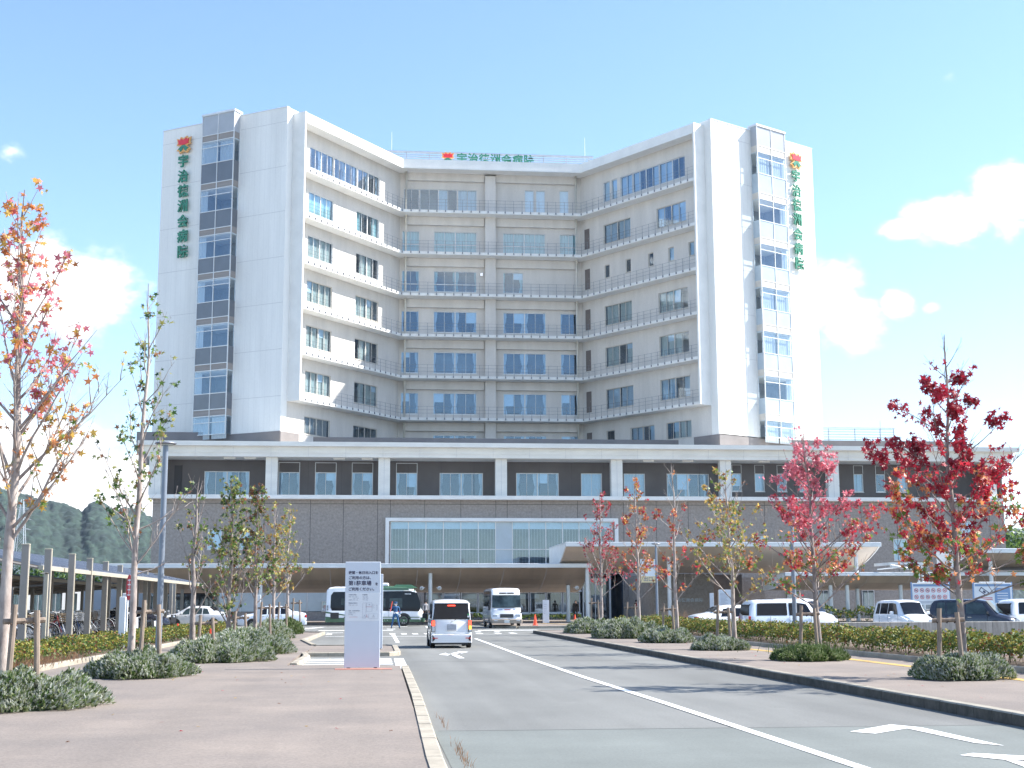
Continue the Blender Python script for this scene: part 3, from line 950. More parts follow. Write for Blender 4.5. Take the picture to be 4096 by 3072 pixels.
# --- glazed bays
for (fr, bay, side, zb_) in ((FLE, BL[0], 0, 16.9), (FRE, BL[1], 1, 17.0)):
    b0, b1 = bay
    pr = .92
    mb = MB()
    mid = (b0 + b1) / 2
    # verticals
    for x in (b0, mid - .03, b1 - .07):
        mb.box(x, x + .07, pr - .05, pr + .03, zb_, 47.55, 0, fr)
    mb.box(b0, b0 + .10, .0, .10, zb_, 47.55, 0, fr)
    mb.box(b1 - .10, b1, .0, .10, zb_, 47.55, 0, fr)
    mb.box(b0 - .06, b1 + .06, -.2, pr + .08, 47.55, 47.75, 0, fr)
    rows = []
    rows.append(('p', 45.6, 47.55))
    rows.append(('l', 44.95, 45.6))
    tz = 44.95
    for k in range(7):
        t0 = [44.95, 39.98 + .25, 35.75, 31.5, 27.2, 22.85, 18.6][k]
        rows.append(('w', t0 - .60, t0))
        rows.append(('w', t0 - 2.15, t0 - .60))
        if k < 6:
            nxt = [44.95, 40.23, 35.75, 31.5, 27.2, 22.85, 18.6][k + 1]
            rows.append(('s', nxt + .62, t0 - 2.15))
            rows.append(('l', nxt, nxt + .62))
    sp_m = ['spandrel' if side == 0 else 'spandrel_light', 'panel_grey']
    for (typ, z0, z1) in rows:
        z0 = max(z0, zb_)
        mb.box(b0 + .07, b1 - .07, pr - .045, pr + .025, z0 - .035, z0 + .035, 0, fr)
        tgt = MB()
        mi = 1 if typ == 'p' else 0
        tgt.quad((b0, pr - .02, z0), (b1, pr - .02, z0), (b1, pr - .02, z1), (b0, pr - .02, z1), mi, fr)
        for xx in (b0 + .02, b1 - .02):
            tgt.quad((xx, 0, z0), (xx, pr - .02, z0), (xx, pr - .02, z1), (xx, 0, z1), mi, fr)
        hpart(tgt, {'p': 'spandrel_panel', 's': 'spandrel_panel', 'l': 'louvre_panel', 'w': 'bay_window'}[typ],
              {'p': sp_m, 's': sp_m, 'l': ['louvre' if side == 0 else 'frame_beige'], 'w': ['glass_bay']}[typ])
    hpart(mb, 'bay_frame', ['frame_alu'])
    # floors, back wall and curtains seen through the bay glass
    mb = MB()
    mb.quad((b0, -2.2, zb_), (b1, -2.2, zb_), (b1, -2.2, 47.3), (b0, -2.2, 47.3), 0, fr)
    for xx in (b0, b1):
        mb.quad((xx, -.01, zb_), (xx, -2.2, zb_), (xx, -2.2, 47.3), (xx, -.01, 47.3), 0, fr)
    for z in (43.0 - .25, 38.05, 33.6, 29.3, 25.0, 20.7, 45.1, 40.4, 35.9, 31.6, 27.3, 23.0, 18.8):
        mb.box(b0 + .03, b1 - .03, -2.2, pr - .1, z - .25, z, 1, fr)
    hpart(mb, 'room_interior', ['room_light', 'white_wall'])
    for k in range(7):
        mb = MB()
        t0 = [44.95, 40.23, 35.75, 31.5, 27.2, 22.85, 18.6][k]
        for (xa, xb) in (((b0 + .1, mid - .1), (mid + .1, b1 - .1)) if k in (0, 3 * side, 6, 4 * side + 6 * (1 - side)) else ((b1 - .75, b1 - .1),)):
            n = int((xb - xa) / .08)
            z1, z0 = t0 - .1, t0 - 2.1
            vs = [(xa + (xb - xa) * i / n, pr - .25 + .035 * sin(i * 1.7), z) for z in (z1, z0) for i in range(n + 1)]
            mb.add(vs, [(i, i + 1, n + 2 + i, n + 1 + i) for i in range(n)], 0, fr)
        hpart(mb, 'curtain', ['curtain_white'], True)

# --- podium
PW = [(-15.23, -11.21, 11.35, 13.49, 4), (13.11, 17.08, 11.35, 13.5, 4), (6.04, 10.03, 11.35, 13.46, 4), (19.17, 21.13, 11.35, 13.5, 2), (23.2, 25.2, 11.35, 13.5, 2), (27.28, 31.28, 11.35, 13.52, 4)]
PLV = [(-8.61, -6.69), (-5.32, -3.39), (-1.99, -.06), (2.04, 3.99)]
PN = [33.5, 35.7, 37.85, 40.0, 45.3, 47.45, 49.62]
mb = MB()
holes = [w[:4] for w in PW] + [(a_, b_, 11.35, 13.45) for a_, b_ in PLV] + [(x, x + .93, 11.9, 13.58) for x in PN]
wall_holes(mb, F4, -18.6, 57.5, 11.0, 14.62, holes)
mb.quad((-18.6, 123.7, 11.0), (-18.6, 125.6, 11.0), (-18.6, 125.6, 14.62), (-18.6, 123.7, 14.62))
mb.quad((57.5, 123.7, 11.0), (57.5, 125.6, 11.0), (57.5, 125.6, 14.62), (57.5, 123.7, 14.62))
mb.box(-17.9, -17.25, .003, .03, 11.12, 14.0, 1, F4)
mb.box(-17.25, -17.2, .003, .06, 11.12, 14.05, 1, F4)
joints(mb, F4, [-12 + i * 3.03 for i in range(23)], [], -17, 57, 11, 14.6, 1, .02, .003)
hpart(mb, 'upper_wall', ['dark_taupe', 'joint_dark'])
random.seed(5)
for w in PW:
    window(F4, *w, style='sides' if w[4] == 4 else random.choice(['full', 'sides']))
for a_, b_ in PLV:
    window(F4, a_, b_, 11.35, 13.45, 2, style='sides')
    mb = MB()
    mb.box(a_, b_, -.10, -.05, 13.47, 14.30, 1, F4)
    for (p, q, r_, s_) in ((a_, a_ + .05, 13.45, 14.32), (b_ - .05, b_, 13.45, 14.32), (a_, b_, 14.30, 14.35)):
        mb.box(p, q, .0, .05, r_, s_, 0, F4)
    for k in range(8):
        mb.box(a_ + .05, b_ - .05, -.045, .03, 13.52 + k * .098, 13.55 + k * .098, 1, F4)
    hpart(mb, 'louvre_panel', ['frame_alu', 'louvre_dark'])
for x in PN:
    window(F4, x, x + .93, 11.9, 13.58, 1, style=random.choice(['full', 'sides', 'none']))
    mb = MB()
    for (p, q, r_, s_) in ((x, x + .04, 13.6, 14.36), (x + .89, x + .93, 13.6, 14.36), (x, x + .93, 14.36, 14.40)):
        mb.box(p, q, .0, .04, r_, s_, 0, F4)
    mb.box(x + .04, x + .89, .004, .01, 13.6, 14.36, 1, F4)
    hpart(mb, 'louvre_panel', ['frame_alu', 'louvre_dark'])
# floor slab, ledge, pillars, cornice
mb = MB()
mb.box(-19.53, 58.75, 122.2, 125.6, 10.78, 11.12)
hpart(mb, 'podium_ledge', ['white_trim'])
for x in (-19.2, -9.05, .93, 11.48, 22.08, 32.22, 42.42, 57.6):
    mb = MB()
    w2 = .52
    mb.box(x - w2, x + w2, 122.9, 123.7, 11.12, 14.52)
    mb.box(x - .02, x + .02, 122.89, 122.9, 11.12, 14.52, 1)
    hpart(mb, 'pillar', ['cornice_white', 'white_joint'])
mb = MB()
mb.box(-20.6, 60.05, 121.8, 126.0, 15.42, 15.82)
mb.box(-20.2, 59.6, 122.35, 126.0, 14.86, 15.42)
mb.box(-19.9, 59.45, 122.42, 125.98, 14.52, 14.86)
for x in [-19 + i * 3.3 for i in range(24)]:
    mb.box(x - .012, x + .012, 122.34, 122.36, 14.56, 15.41, 1)
mb.box(-20.4, 59.8, 126.0, 160, 14.6, 15.5, 2)
for x in (-13.3, -11.5, -3.6, -1.1, 24.6, 28.3, 35.5):
    mb.box(x, x + 1.0, 123.2, 123.8, 14.40, 14.52, 0)
hpart(mb, 'cornice', ['cornice_white', 'white_joint', 'concrete'])
# lower wall
LOWW = [(-14.48, -13.24, 6.37, 8.11), (-11.67, -10.49, 6.37, 8.06), (34.4, 36.0, 5.9, 7.6), (47.9, 49.2, 5.4, 7.35), (53.5, 55.6, 7.3, 9.0)]
mb = MB()
BW = (1.55, 21.62, 5.1, 8.86)
ENT = (18.7, 22.5, 0.14, 4.2)
GF = (4.6, 18.7, .73, 2.62)
wall_holes(mb, FP, -19.3, 58.73, 0.0, 10.80, [w for w in LOWW] + [BW, GF, ENT] + [(-19.3, -1.6, .9, 2.7)])
jx = [-15.31, -12.48, -9.6, -8.57, -5.55, -2.64, .39, 1.53, 4.59, 7.83, 10.99, 12.02, 15.17, 18.43, 21.48, 22.64, 25.67, 28.63, 31.68, 33.32, 35.78, 38.69, 41.79, 42.79, 44.92, 48.32, 51.5, 54.3, 57.28]
for x in jx:
    zb_ = 9.2 if 1.0 < x < 22.2 else 2.7
    mb.quad((x - .02, .004, zb_), (x + .02, .004, zb_), (x + .02, .004, 10.78), (x - .02, .004, 10.78), 1, FP)
mb.quad((-19.3, .005, 10.38), (58.7, .005, 10.38), (58.7, .005, 10.42), (-19.3, .005, 10.42), 1, FP)
mb.quad((-19.3, 0, 0), (-19.3, -36, 0), (-19.3, -36, 10.8), (-19.3, 0, 10.8), 0, FP)
mb.quad((58.73, 0, 0), (58.73, -36, 0), (58.73, -36, 14.6), (58.73, 0, 14.6), 0, FP)
mb.quad((-19.2, -4, 10.8), (-19.2, -36, 10.8), (-19.2, -36, 14.6), (-19.2, -4, 14.6), 0, FP)
mb.quad((-19.3, -36, 0), (58.7, -36, 0), (58.7, -36, 14.6), (-19.3, -36, 14.6), 0, FP)
hpart(mb, 'podium_wall', ['tile_wall', 'joint_dark'])
for w in LOWW:
    window(FP, *w, 1 if w[1] - w[0] < 1.3 else 2, style='blind', dep=.12)
# large first floor window in its white box frame
mb = MB()
mb.box(1.10, 22.10, .002, .30, 8.86, 9.16, 0, FP)
mb.box(1.10, 1.42, .002, .30, 5.0, 8.86, 0, FP)
mb.box(21.78, 22.10, .002, .30, 5.0, 8.86, 0, FP)
mb.box(1.42, 21.78, .002, .30, 4.8, 5.1, 0, FP)
wx = [1.58 + (10.97 - 1.58) / 6 * i for i in range(7)] + [12.48 + (21.58 - 12.48) / 6 * i for i in range(7)]
for x in wx:
    mb.box(x - .035, x + .035, -.12, -.02, 5.1, 8.86, 0, FP)
mb.box(1.58, 21.58, -.115, -.03, 6.34, 6.41, 0, FP)
mb.box(1.58, 21.58, -.115, -.03, 8.80, 8.86, 0, FP)
big = hpart(mb, 'window', ['canopy_white'])
mb = MB()
mb.quad((1.56, -.08, 5.1), (10.97, -.08, 5.1), (10.97, -.08, 8.86), (1.56, -.08, 8.86), 0, FP)
mb.quad((12.48, -.08, 5.1), (21.6, -.08, 5.1), (21.6, -.08, 8.86), (12.48, -.08, 8.86), 0, FP)
hpart(mb, 'window_pane', ['glass'], parent=big)
mb = MB()
mb.quad((10.97, -.07, 5.1), (12.48, -.07, 5.1), (12.48, -.07, 8.86), (10.97, -.07, 8.86), 0, FP)
hpart(mb, 'spandrel_panel', ['spandrel_light'], parent=big)
mb = MB()
for (a_, b_) in ((1.6, 10.95), (12.5, 21.56)):
    mb.quad((a_, -.25, 8.2), (b_, -.25, 8.2), (b_, -.25, 8.82), (a_, -.25, 8.82), 0, FP)
    n = int((b_ - a_) / .26)
    for i in range(n):
        x = a_ + (b_ - a_) * (i + .5) / n
        mb.box(x - .009, x + .009, -.30, -.24, 5.1, 8.2, 1, FP)
hpart(mb, 'blind', ['blind', 'frame_alu'], parent=big)
mb = MB()
mb.quad((1.5, -3, 4.8), (21.7, -3, 4.8), (21.7, -3, 9), (1.5, -3, 9), 0, FP)
for zz in (5.09, 8.9):
    mb.quad((1.5, -3, zz), (21.7, -3, zz), (21.7, -.13, zz), (1.5, -.13, zz), 0, FP)
for xx in (1.5, 21.7):
    mb.quad((xx, -3, 5), (xx, -.1, 5), (xx, -.1, 8.9), (xx, -3, 8.9), 0, FP)
hpart(mb, 'room_interior', ['room_light'], parent=big)
# ground floor glazing
for i, (a_, b_) in enumerate([(4.7, 6.27), (6.27, 7.82), (7.82, 9.38), (9.38, 10.94), (10.94, 12.5), (12.5, 14.0), (14.0, 15.5), (15.5, 17.0), (17.0, 18.6)]):
    window(FP, a_ + .03, b_ - .03, .75, 2.56, 1, style='none', glass='glass_dark')
mb = MB()
for (a_, b_, t) in ((5.3, 7.4, 1), (12.9, 14.9, 1), (7.9, 9.3, 0)):
    mb.box(a_, b_, -.30, -.28, 2.0, 2.5, 0, FP)
hpart(mb, 'banner', ['curtain_white'])
mb = MB()
mb.box(4.6, 18.7, .001, .06, 2.60, 2.72, 0, FP)
mb.box(4.6, 18.7, .001, .10, .62, .70, 0, FP)
hpart(mb, 'glazing_beam', ['frame_alu'])
mb = MB()
for i in range(9):
    a_ = -19.2 + i * 1.93
    mb.box(a_ + .02, a_ + 1.89, -.10, -.04, .95, 2.66, 0 if i > 2 else 1, FP)
    mb.box(a_ - .03, a_ + .03, -.12, .02, .9, 2.7, 2, FP)
hpart(mb, 'frosted_glazing', ['frosted', 'glass_dark', 'frame_alu'])
window(FP, -4.4, -2.9, .95, 1.85, 1, style='none', frame='frame_alu', dep=-.05)
mb = MB()
for x in (-4.25, -3.6):
    mb.box(x, x + .5, .002, .03, 1.05, 1.5, 0, FP)
hpart(mb, 'poster', ['cloth_red'])
# entrance
mb = MB()
mb.box(18.8, 18.9, -.6, .1, .14, 4.2, 1, FP)
mb.box(20.0, 20.08, -.6, -.5, .14, 4.2, 1, FP)
mb.box(21.3, 21.45, -.6, -.4, .14, 4.2, 1, FP)
mb.quad((18.7, -3.5, .14), (22.5, -3.5, .14), (22.5, -3.5, 4.2), (18.7, -3.5, 4.2), 0, FP)
mb.quad((18.7, -3.5, .14), (18.7, 0, .14), (18.7, 0, 4.2), (18.7, -3.5, 4.2), 0, FP)
mb.quad((22.5, -3.5, .14), (22.5, 0, .14), (22.5, 0, 4.2), (22.5, -3.5, 4.2), 0, FP)
mb.quad((18.7, -3.5, 4.19), (22.5, -3.5, 4.19), (22.5, 0, 4.19), (18.7, 0, 4.19), 0, FP)
mb.quad((18.9, -.55, .14), (21.3, -.55, .14), (21.3, -.55, 4.1), (18.9, -.55, 4.1), 2, FP)
hpart(mb, 'entrance_door', ['room_dark', 'frame_alu', 'glass_dark'])
# projecting stone wall of the entrance hall that carries the name
mb = MB()
mb.box(23.0, 28.1, 112.0, 122.9, .14, 3.95)
mb.box(28.1, 30.8, 113.2, 122.9, .14, 3.9, 1)
mb.box(30.8, 33.4, 115.5, 122.9, .14, 3.7, 0)
hpart(mb, 'entrance_hall_wall', ['tile_wall', 'tile_wall_dark'])
FH = wall_frame((0, 112.0), (1, 112.0), (0, -1))
for (x0, x1) in ((28.7, 29.3),):
    mb = MB()
    mb.box(x0, x1, 113.15, 113.19, .2, 2.6, 1)
    mb.box(x0 + .08, x1 - .08, 113.12, 113.15, .3, 2.5, 0)
    hpart(mb, 'entrance_door', ['car_glass', 'frame_alu'])
for k, x in enumerate((34.2, 37.6, 40.5, 44.6, 50)):
    w = (1.15, 1.2, 1.0, 1.2, 1.2)[k]
    window(wall_frame((0, 122.8), (1, 122.8), (0, -1)), x, x + w, .9, 2.7, 2, style='full', dep=.1)
# ribs of ventilation rail on the low roof to the right
mb = MB()
for i in range(5):
    mb.box(43.6, 51.6, 131.0, 131.06, 17.5 + i * .26, 17.56 + i * .26)
for x in (43.6, 44.9, 47.6, 50.2, 51.6):
    mb.box(x - .04, x + .04, 131.06, 131.14, 15.5, 18.65)
mb.tube([(43.6, 131, 18.72), (51.7, 131, 18.72)], .05, 6)
mb.tube([(50.6, 132, 15.5), (50.6, 132, 19.6)], .03, 6)
hpart(mb, 'roof_railing', ['steel'])
# louvre screen and lightning rods on the tower roof
mb = MB()
for k in range(4):
    mb.box(.3, 23.6, 143.0, 143.06, 49.15 + k * .24, 49.26 + k * .24)
for i in range(10):
    x = .6 + i * 2.5
    mb.box(x - .05, x + .05, 143.07, 143.15, 46.9, 50.05)
mb.box(.3, 23.6, 142.95, 143.1, 50.02, 50.12)
hpart(mb, 'roof_screen', ['steel'])
for x in (1.5, 22.7):
    mb = MB()
    mb.tube([(x, 143.2, 46.9), (x, 143.2, 51.0), (x, 143.2, 52.3)], [.03, .025, .015], 6)
    hpart(mb, 'lightning_rod', ['frame_alu'])

# --- name signs
KANJI = '宇治徳洲会病院'


def emblem(mb, fr, cx, cy, cz, s):
    """stylised six-armed flower: red crown of three petals over a green foot, orange edge"""
    def poly(pts, y0, y1, m, g=1.0):
        n = len(pts)
        mb.add([(cx + p[0] * s * g, cy + y, cz + p[1] * s * g) for y in (y0, y1) for p in pts],
               [tuple(range(n)), tuple(range(2 * n - 1, n - 1, -1))] + [(i, (i + 1) % n, n + (i + 1) % n, n + i) for i in range(n)], m, fr)
    outer = [(-.50, .42), (-.28, .36), (-.22, .50), (0, .40), (.22, .50), (.28, .36), (.50, .42), (.42, .16), (.50, .02), (.22, -.04), (.50, -.28), (.34, -.32), (.26, -.48), (0, -.38),
             (-.26, -.48), (-.34, -.32), (-.50, -.28), (-.22, -.04), (-.50, .02), (-.42, .16)]
    poly(outer, 0, .16, 2, 1.0)
    red = [(-.40, .34), (-.23, .28), (-.18, .40), (0, .28), (.18, .40), (.23, .28), (.40, .34), (.33, .14), (.38, .06), (.10, .01), (-.10, .01), (-.38, .06), (-.33, .14)]
    poly(red, .161, .22, 0)
    grn = [(-.10, -.02), (.10, -.02), (.38, -.22), (.26, -.25), (.20, -.38), (.06, -.28), (0, -.12), (-.06, -.28), (-.20, -.38), (-.26, -.25), (-.38, -.22)]
    poly(grn, .161, .22, 1)


def name_sign(fr, pts, size, base, label, ez, ex, esz, extra=None):
    root = empty('hospital_sign', base, 0, label, 'sign')
    m_ = MB()
    for ch, (x, z) in zip(KANJI, pts):
        add_text(m_, ch, size, (x, .28, z), fr, .14, .020 * size)
    if extra:
        extra(m_)
    o = m_.build('lettering', ['sign_green', 'steel'])
    o.data.transform(Matrix.Translation(-Vector(base)))
    o.parent = root
    m_ = MB()
    emblem(m_, fr, ex, .2, ez, esz)
    o = m_.build('emblem', ['emblem_red', 'sign_green', 'emblem_orange'])
    o.data.transform(Matrix.Translation(-Vector(base)))
    o.parent = root
    return root


zs = [43.72, 42.2, 40.72, 39.24, 37.72, 36.24, 34.72]
FLEm = wall_frame(A, B, (0, -1))


def mirror(fr):
    return lambda x, y, z: fr(-x, y, z)


b0 = FLE(11.9, 0, 34)
name_sign(mirror(FLE), [(-12.0 + .05 * i, z) for i, z in enumerate(zs)], 1.28, b0, 'green upright hospital lettering with red emblem on the shaded left end wall', 45.4, -11.95, 1.75)
b0 = FRE(11.7, 0, 34)
name_sign(FRE, [(11.75, z) for z in zs], 1.28, b0, 'green upright hospital lettering with red emblem on the sunlit right end wall', 45.4, 11.8, 1.75)
FRF = wall_frame((0, 140.6), (1, 140.6), (0, -1))
name_sign(FRF, [(8.95 + 1.20 * i, 48.5) for i in range(7)], 1.15, (11, 140.6, 46.9), 'green hospital lettering and red emblem along the roof edge of the middle block', 48.55, 7.45, 1.35,
          extra=lambda m_: m_.box(7.2, 16.8, -.05, .12, 47.55, 47.65, 1, FRF))
m_ = MB()
for i, ch in enumerate(KANJI):
    add_text(m_, ch, .34, (24.75 + .37 * i, .03, 1.78), FH, .04, .006)
o = m_.build('wall_lettering', ['steel'])
tag(o, 'small silver hospital lettering on the stone wall beside the entrance', 'sign')
#PART3

# ------------------------------------------------------------------ canopies
def canopy(name, label, x0, x1, prof, fasc, cols, group=None, ribs=3.2, wood='soffit_wood'):
    """flat white front edge carrying a curved wood-toned soffit; prof = [(v, z)...] from the front back"""
    base = ((x0 + x1) / 2, prof[0][0], .14)
    root = empty(name, base, 0, label, 'canopy', group)
    T = Matrix.Translation(-Vector(base))
    (v0, zt, zb) = fasc
    mb = MB()
    mb.bbox(x0, x1, v0, v0 + .35, zb, zt, .03)
    mb.box(x0, x1, v0 + .35, prof[-1][0], zt - .10, zt - .02)
    mb.box(x0 + .02, x1 - .02, v0 - .03, v0 + .02, zb + .02, zb + .06)
    o = mb.build('roof_edge', ['canopy_metal'])
    o.data.transform(T)
    o.parent = root
    mb = MB()
    n = len(prof)
    k = max(1, int((x1 - x0) / ribs))
    w = (x1 - x0 - .1) / k
    for i in range(k):
        xa, xb = x0 + .05 + w * i + .012, x0 + .05 + w * (i + 1) - .012
        mb.add([(x, p[0] + .05, p[1]) for p in prof for x in (xa, xb)], [(2 * j, 2 * j + 1, 2 * j + 3, 2 * j + 2) for j in range(n - 1)], 0)
    # closing cheeks, thin bead along the curve
    for x in (x0 + .04, x1 - .04):
        mb.add([(x, p[0] + .05, p[1] + .02) for p in prof] + [(x, p[0] + .05, zt - .1) for p in prof], [(j, j + 1, n + j + 1, n + j) for j in range(n - 1)], 1)
        mb.tube([(x, p[0] + .03, p[1]) for p in prof], .05, 6, 1)
    o = mb.build('soffit', [wood, 'canopy_white'], None, False)
    o.data.transform(T)
    o.parent = root
    for (x, y, zc) in cols:
        mb = MB()
        mb.tube([(x, y, .14), (x, y, zc)], .16, 14)
        mb.tube([(x, y, .14), (x, y, .2)], .24, 14)
        o = mb.build('column', 'canopy_metal', None, 'auto')
        o.data.transform(T)
        o.parent = root
    return root


canopy('entrance_canopy', 'long low canopy with curved wooden soffit sheltering the bus stop', -19.8, 16.7,
       [(105.0, 4.26), (106.0, 3.80), (106.9, 3.43), (108.2, 3.06), (109.6, 2.78), (111.5, 2.55), (114, 2.5)], (104.6, 4.60, 4.27),
       [(-8.4, 105.9, 3.6), (4.42, 105.9, 3.9), (15.45, 108.6, 3.0), (16.45, 105.2, 4.3), (-18.6, 105.9, 3.6)])
canopy('carriage_porch', 'high white porch canopy with curved beige soffit over the main entrance', 14.3, 38.6,
       [(102.0, 5.75), (102.8, 5.4), (104.5, 4.85), (106.4, 4.35), (108.4, 4.12), (111.5, 4.0)], (101.6, 6.10, 5.76),
       [(37.2, 103.4, 5.3), (17.4, 110.5, 3.9), (22.6, 104.0, 5.2)], wood='soffit_beige')
canopy('walkway_canopy', 'low walkway canopy along the wall behind the parked cars', 30.5, 60.0,
       [(100.4, 3.52), (101.2, 3.0), (103, 2.62), (106, 2.52)], (100, 3.80, 3.53),
       [(34.6, 102, 2.9), (35.9, 102, 2.9), (40.1, 102, 2.9), (46.5, 102, 2.9), (52.3, 102, 2.9)])
canopy('side_canopy', 'upper white canopy with brown soffit at the far right side', 43.9, 66.0,
       [(98.4, 5.15), (99.2, 4.7), (101, 4.2), (104, 3.95)], (98, 5.5, 5.16), [(42.2 + 4, 99.5, 4.6), (41.9 + 16, 99.5, 4.6)])
# small steel framed canopy between the two
base = (39.5, 99, .14)
root = empty('frame_canopy', base, 0, 'small white steel framed canopy on two posts between the walkway roofs', 'canopy')
mb = MB()
mb.box(-1.4, 1.7, -.1, 0, 4.2, 4.35)
mb.box(-1.4, -1.3, 0, 3, 4.15, 4.35)
mb.box(1.6, 1.7, 0, 3, 4.15, 4.35)
mb.tube([(-1.3, 0, 4.2), (1.6, 2.6, 3.9)], .05, 6)
mb.tube([(1.6, 0, 4.2), (-1.3, 2.6, 3.9)], .05, 6)
mb.tube([(-1.3, 0, 4.1), (1.2, 0, 3.7), (1.7, 0, 4.15)], .07, 6)
mb.build('roof_frame', 'canopy_white', root)
for x in (1.2, 1.5):
    mb = MB()
    mb.tube([(x, .8, 0), (x, .8, 4.2)], .09, 10)
    mb.build('post', 'canopy_white', root)

# ------------------------------------------------------------------ hills and far things
def hill(name, az_prof, d0, d1, m, amp, seed):
    """a forested ridge; az_prof = [(azimuth from site +Y in degrees, elevation degrees of the skyline)]"""
    rnd = random.Random(seed)
    az_prof = [(a, e - .12) for a, e in az_prof]
    a0, a1 = az_prof[0][0], az_prof[-1][0]
    na, nd = 260, 30
    ph = [(rnd.uniform(0, 6.28), rnd.uniform(.6, 1.4)) for _ in range(8)]

    def sky(a):
        for (p, q) in zip(az_prof[:-1], az_prof[1:]):
            if p[0] <= a <= q[0]:
                t = (a - p[0]) / (q[0] - p[0])
                t = t * t * (3 - 2 * t) * .6 + t * .4
                return p[1] + (q[1] - p[1]) * t
        return az_prof[-1][1]
    vs = []
    for j in range(nd + 1):
        s_ = j / nd
        for i in range(na + 1):
            a = a0 + (a1 - a0) * i / na
            d = d0 + (d1 - d0) * s_
            top = d1 * tan(radians(sky(a)))
            h = top * (sin(s_ * pi / 2) ** .9)
            h += amp * sum(math.sin(a * k[1] * 2.3 * (q + 1) + k[0] + s_ * 5 * k[1]) / (q + 1) for q, k in enumerate(ph)) * (1 - s_ ** 6) * s_
            h += rnd.uniform(-1, 1) * amp * .10
            vs.append((d * sin(radians(a)), d * cos(radians(a)), max(h, 0)))
    base = len(vs)
    for i in range(na + 1):
        a = a0 + (a1 - a0) * i / na
        vs.append(((d1 + 500) * sin(radians(a)), (d1 + 500) * cos(radians(a)), 0))
    fs = [(j * (na + 1) + i, j * (na + 1) + i + 1, (j + 1) * (na + 1) + i + 1, (j + 1) * (na + 1) + i) for j in range(nd + 1) for i in range(na)]
    mb = MB()
    mb.add(vs, fs)
    o = mb.build(name, m, None, True)
    tex = bpy.data.textures.new('canopy_bumps', 'VORONOI')
    tex.noise_scale = 7.5
    tex.noise_intensity = 1.0
    sub = o.modifiers.new('sub', 'SUBSURF')
    sub.levels = sub.render_levels = 2
    dm = o.modifiers.new('crowns', 'DISPLACE')
    dm.texture = tex
    dm.strength = -6.0
    dm.mid_level = .5
    return tag(o, kind='structure')


hill('hills', [(-26, 4.0), (-19, 4.4), (-14.7, 4.39), (-14.1, 4.36), (-13.4, 4.17), (-12.7, 3.99), (-12.2, 3.77), (-11.84, 3.78), (-11.6, 3.66), (-11.35, 4.02), (-11.05, 4.08), (-10.7, 4.0), (-10.37, 3.79), (-9.92, 3.77), (-9.36, 3.63), (-8.9, 3.49), (-6.2, 3.2), (-5.0, 2.9), (0, 2.0), (4, 1.5)],
     900, 1500, 'forest_far', 3.0, 3)
hill('hills', [(22, 1.6), (24.5, 2.3), (25.2, 2.75), (26.2, 2.95), (27.2, 2.8), (29, 3.2), (34, 3.4), (42, 2.6)], 1900, 2600, 'forest_far', 3.0, 9)

# transmission tower on the left hill
root = empty('transmission_tower', (-209, 845, 2), 0, 'thin lattice pylon standing on the wooded hill at left', 'pylon')
mb = MB()
for sx in (-1, 1):
    for sy in (-1, 1):
        mb.tube([(sx * 4.2, sy * 4.2, 10), (sx * 1.6, sy * 1.6, 50), (sx * .6, sy * .6, 62)], [.22, .18, .15], 4)
for k in range(8):
    z0, z1 = 10 + k * 6, 16 + k * 6
    r0, r1 = 4.2 - (z0 - 10) * .067, 4.2 - (z1 - 10) * .067
    for sy in (-1, 1):
        mb.tube([(-r0, sy * r0, z0), (r1, sy * r1, z1)], .1, 3)
        mb.tube([(r0, sy * r0, z0), (-r1, sy * r1, z1)], .1, 3)
mb.build('lattice_body', 'steel', root)
for z in (44, 50, 56):
    mb = MB()
    mb.tube([(-5.5, 0, z), (0, 0, z + 1.4), (5.5, 0, z)], .14, 4)
    mb.tube([(-5.5, 0, z), (5.5, 0, z)], .12, 4)
    mb.build('cross_arm', 'steel', root)

# ------------------------------------------------------------------ trees
def leaf_star(mb, c, s, nrm, rnd, m):
    """five-lobed star leaf as a slightly folded fan"""
    z = nrm.normalized()
    a = Vector((0, 0, 1)) if abs(z.z) < .9 else Vector((1, 0, 0))
    x = z.cross(a).normalized()
    y = z.cross(x)
    t0 = rnd.uniform(0, 6.28)
    vs = [c]
    lens = (1.0, .92, .72, .72, .92)
    for k in range(5):
        t = t0 + 2 * pi * k / 5
        vs.append(c + (x * cos(t) + y * sin(t)) * s * lens[k] + z * s * rnd.uniform(-.32, .12))
        t += pi / 5
        vs.append(c + (x * cos(t) + y * sin(t)) * s * .36)
    mb.add(vs, [(0, 10 if k == 0 else 2 * k, 2 * k + 1, 2 * k + 2) for k in range(5)], m)


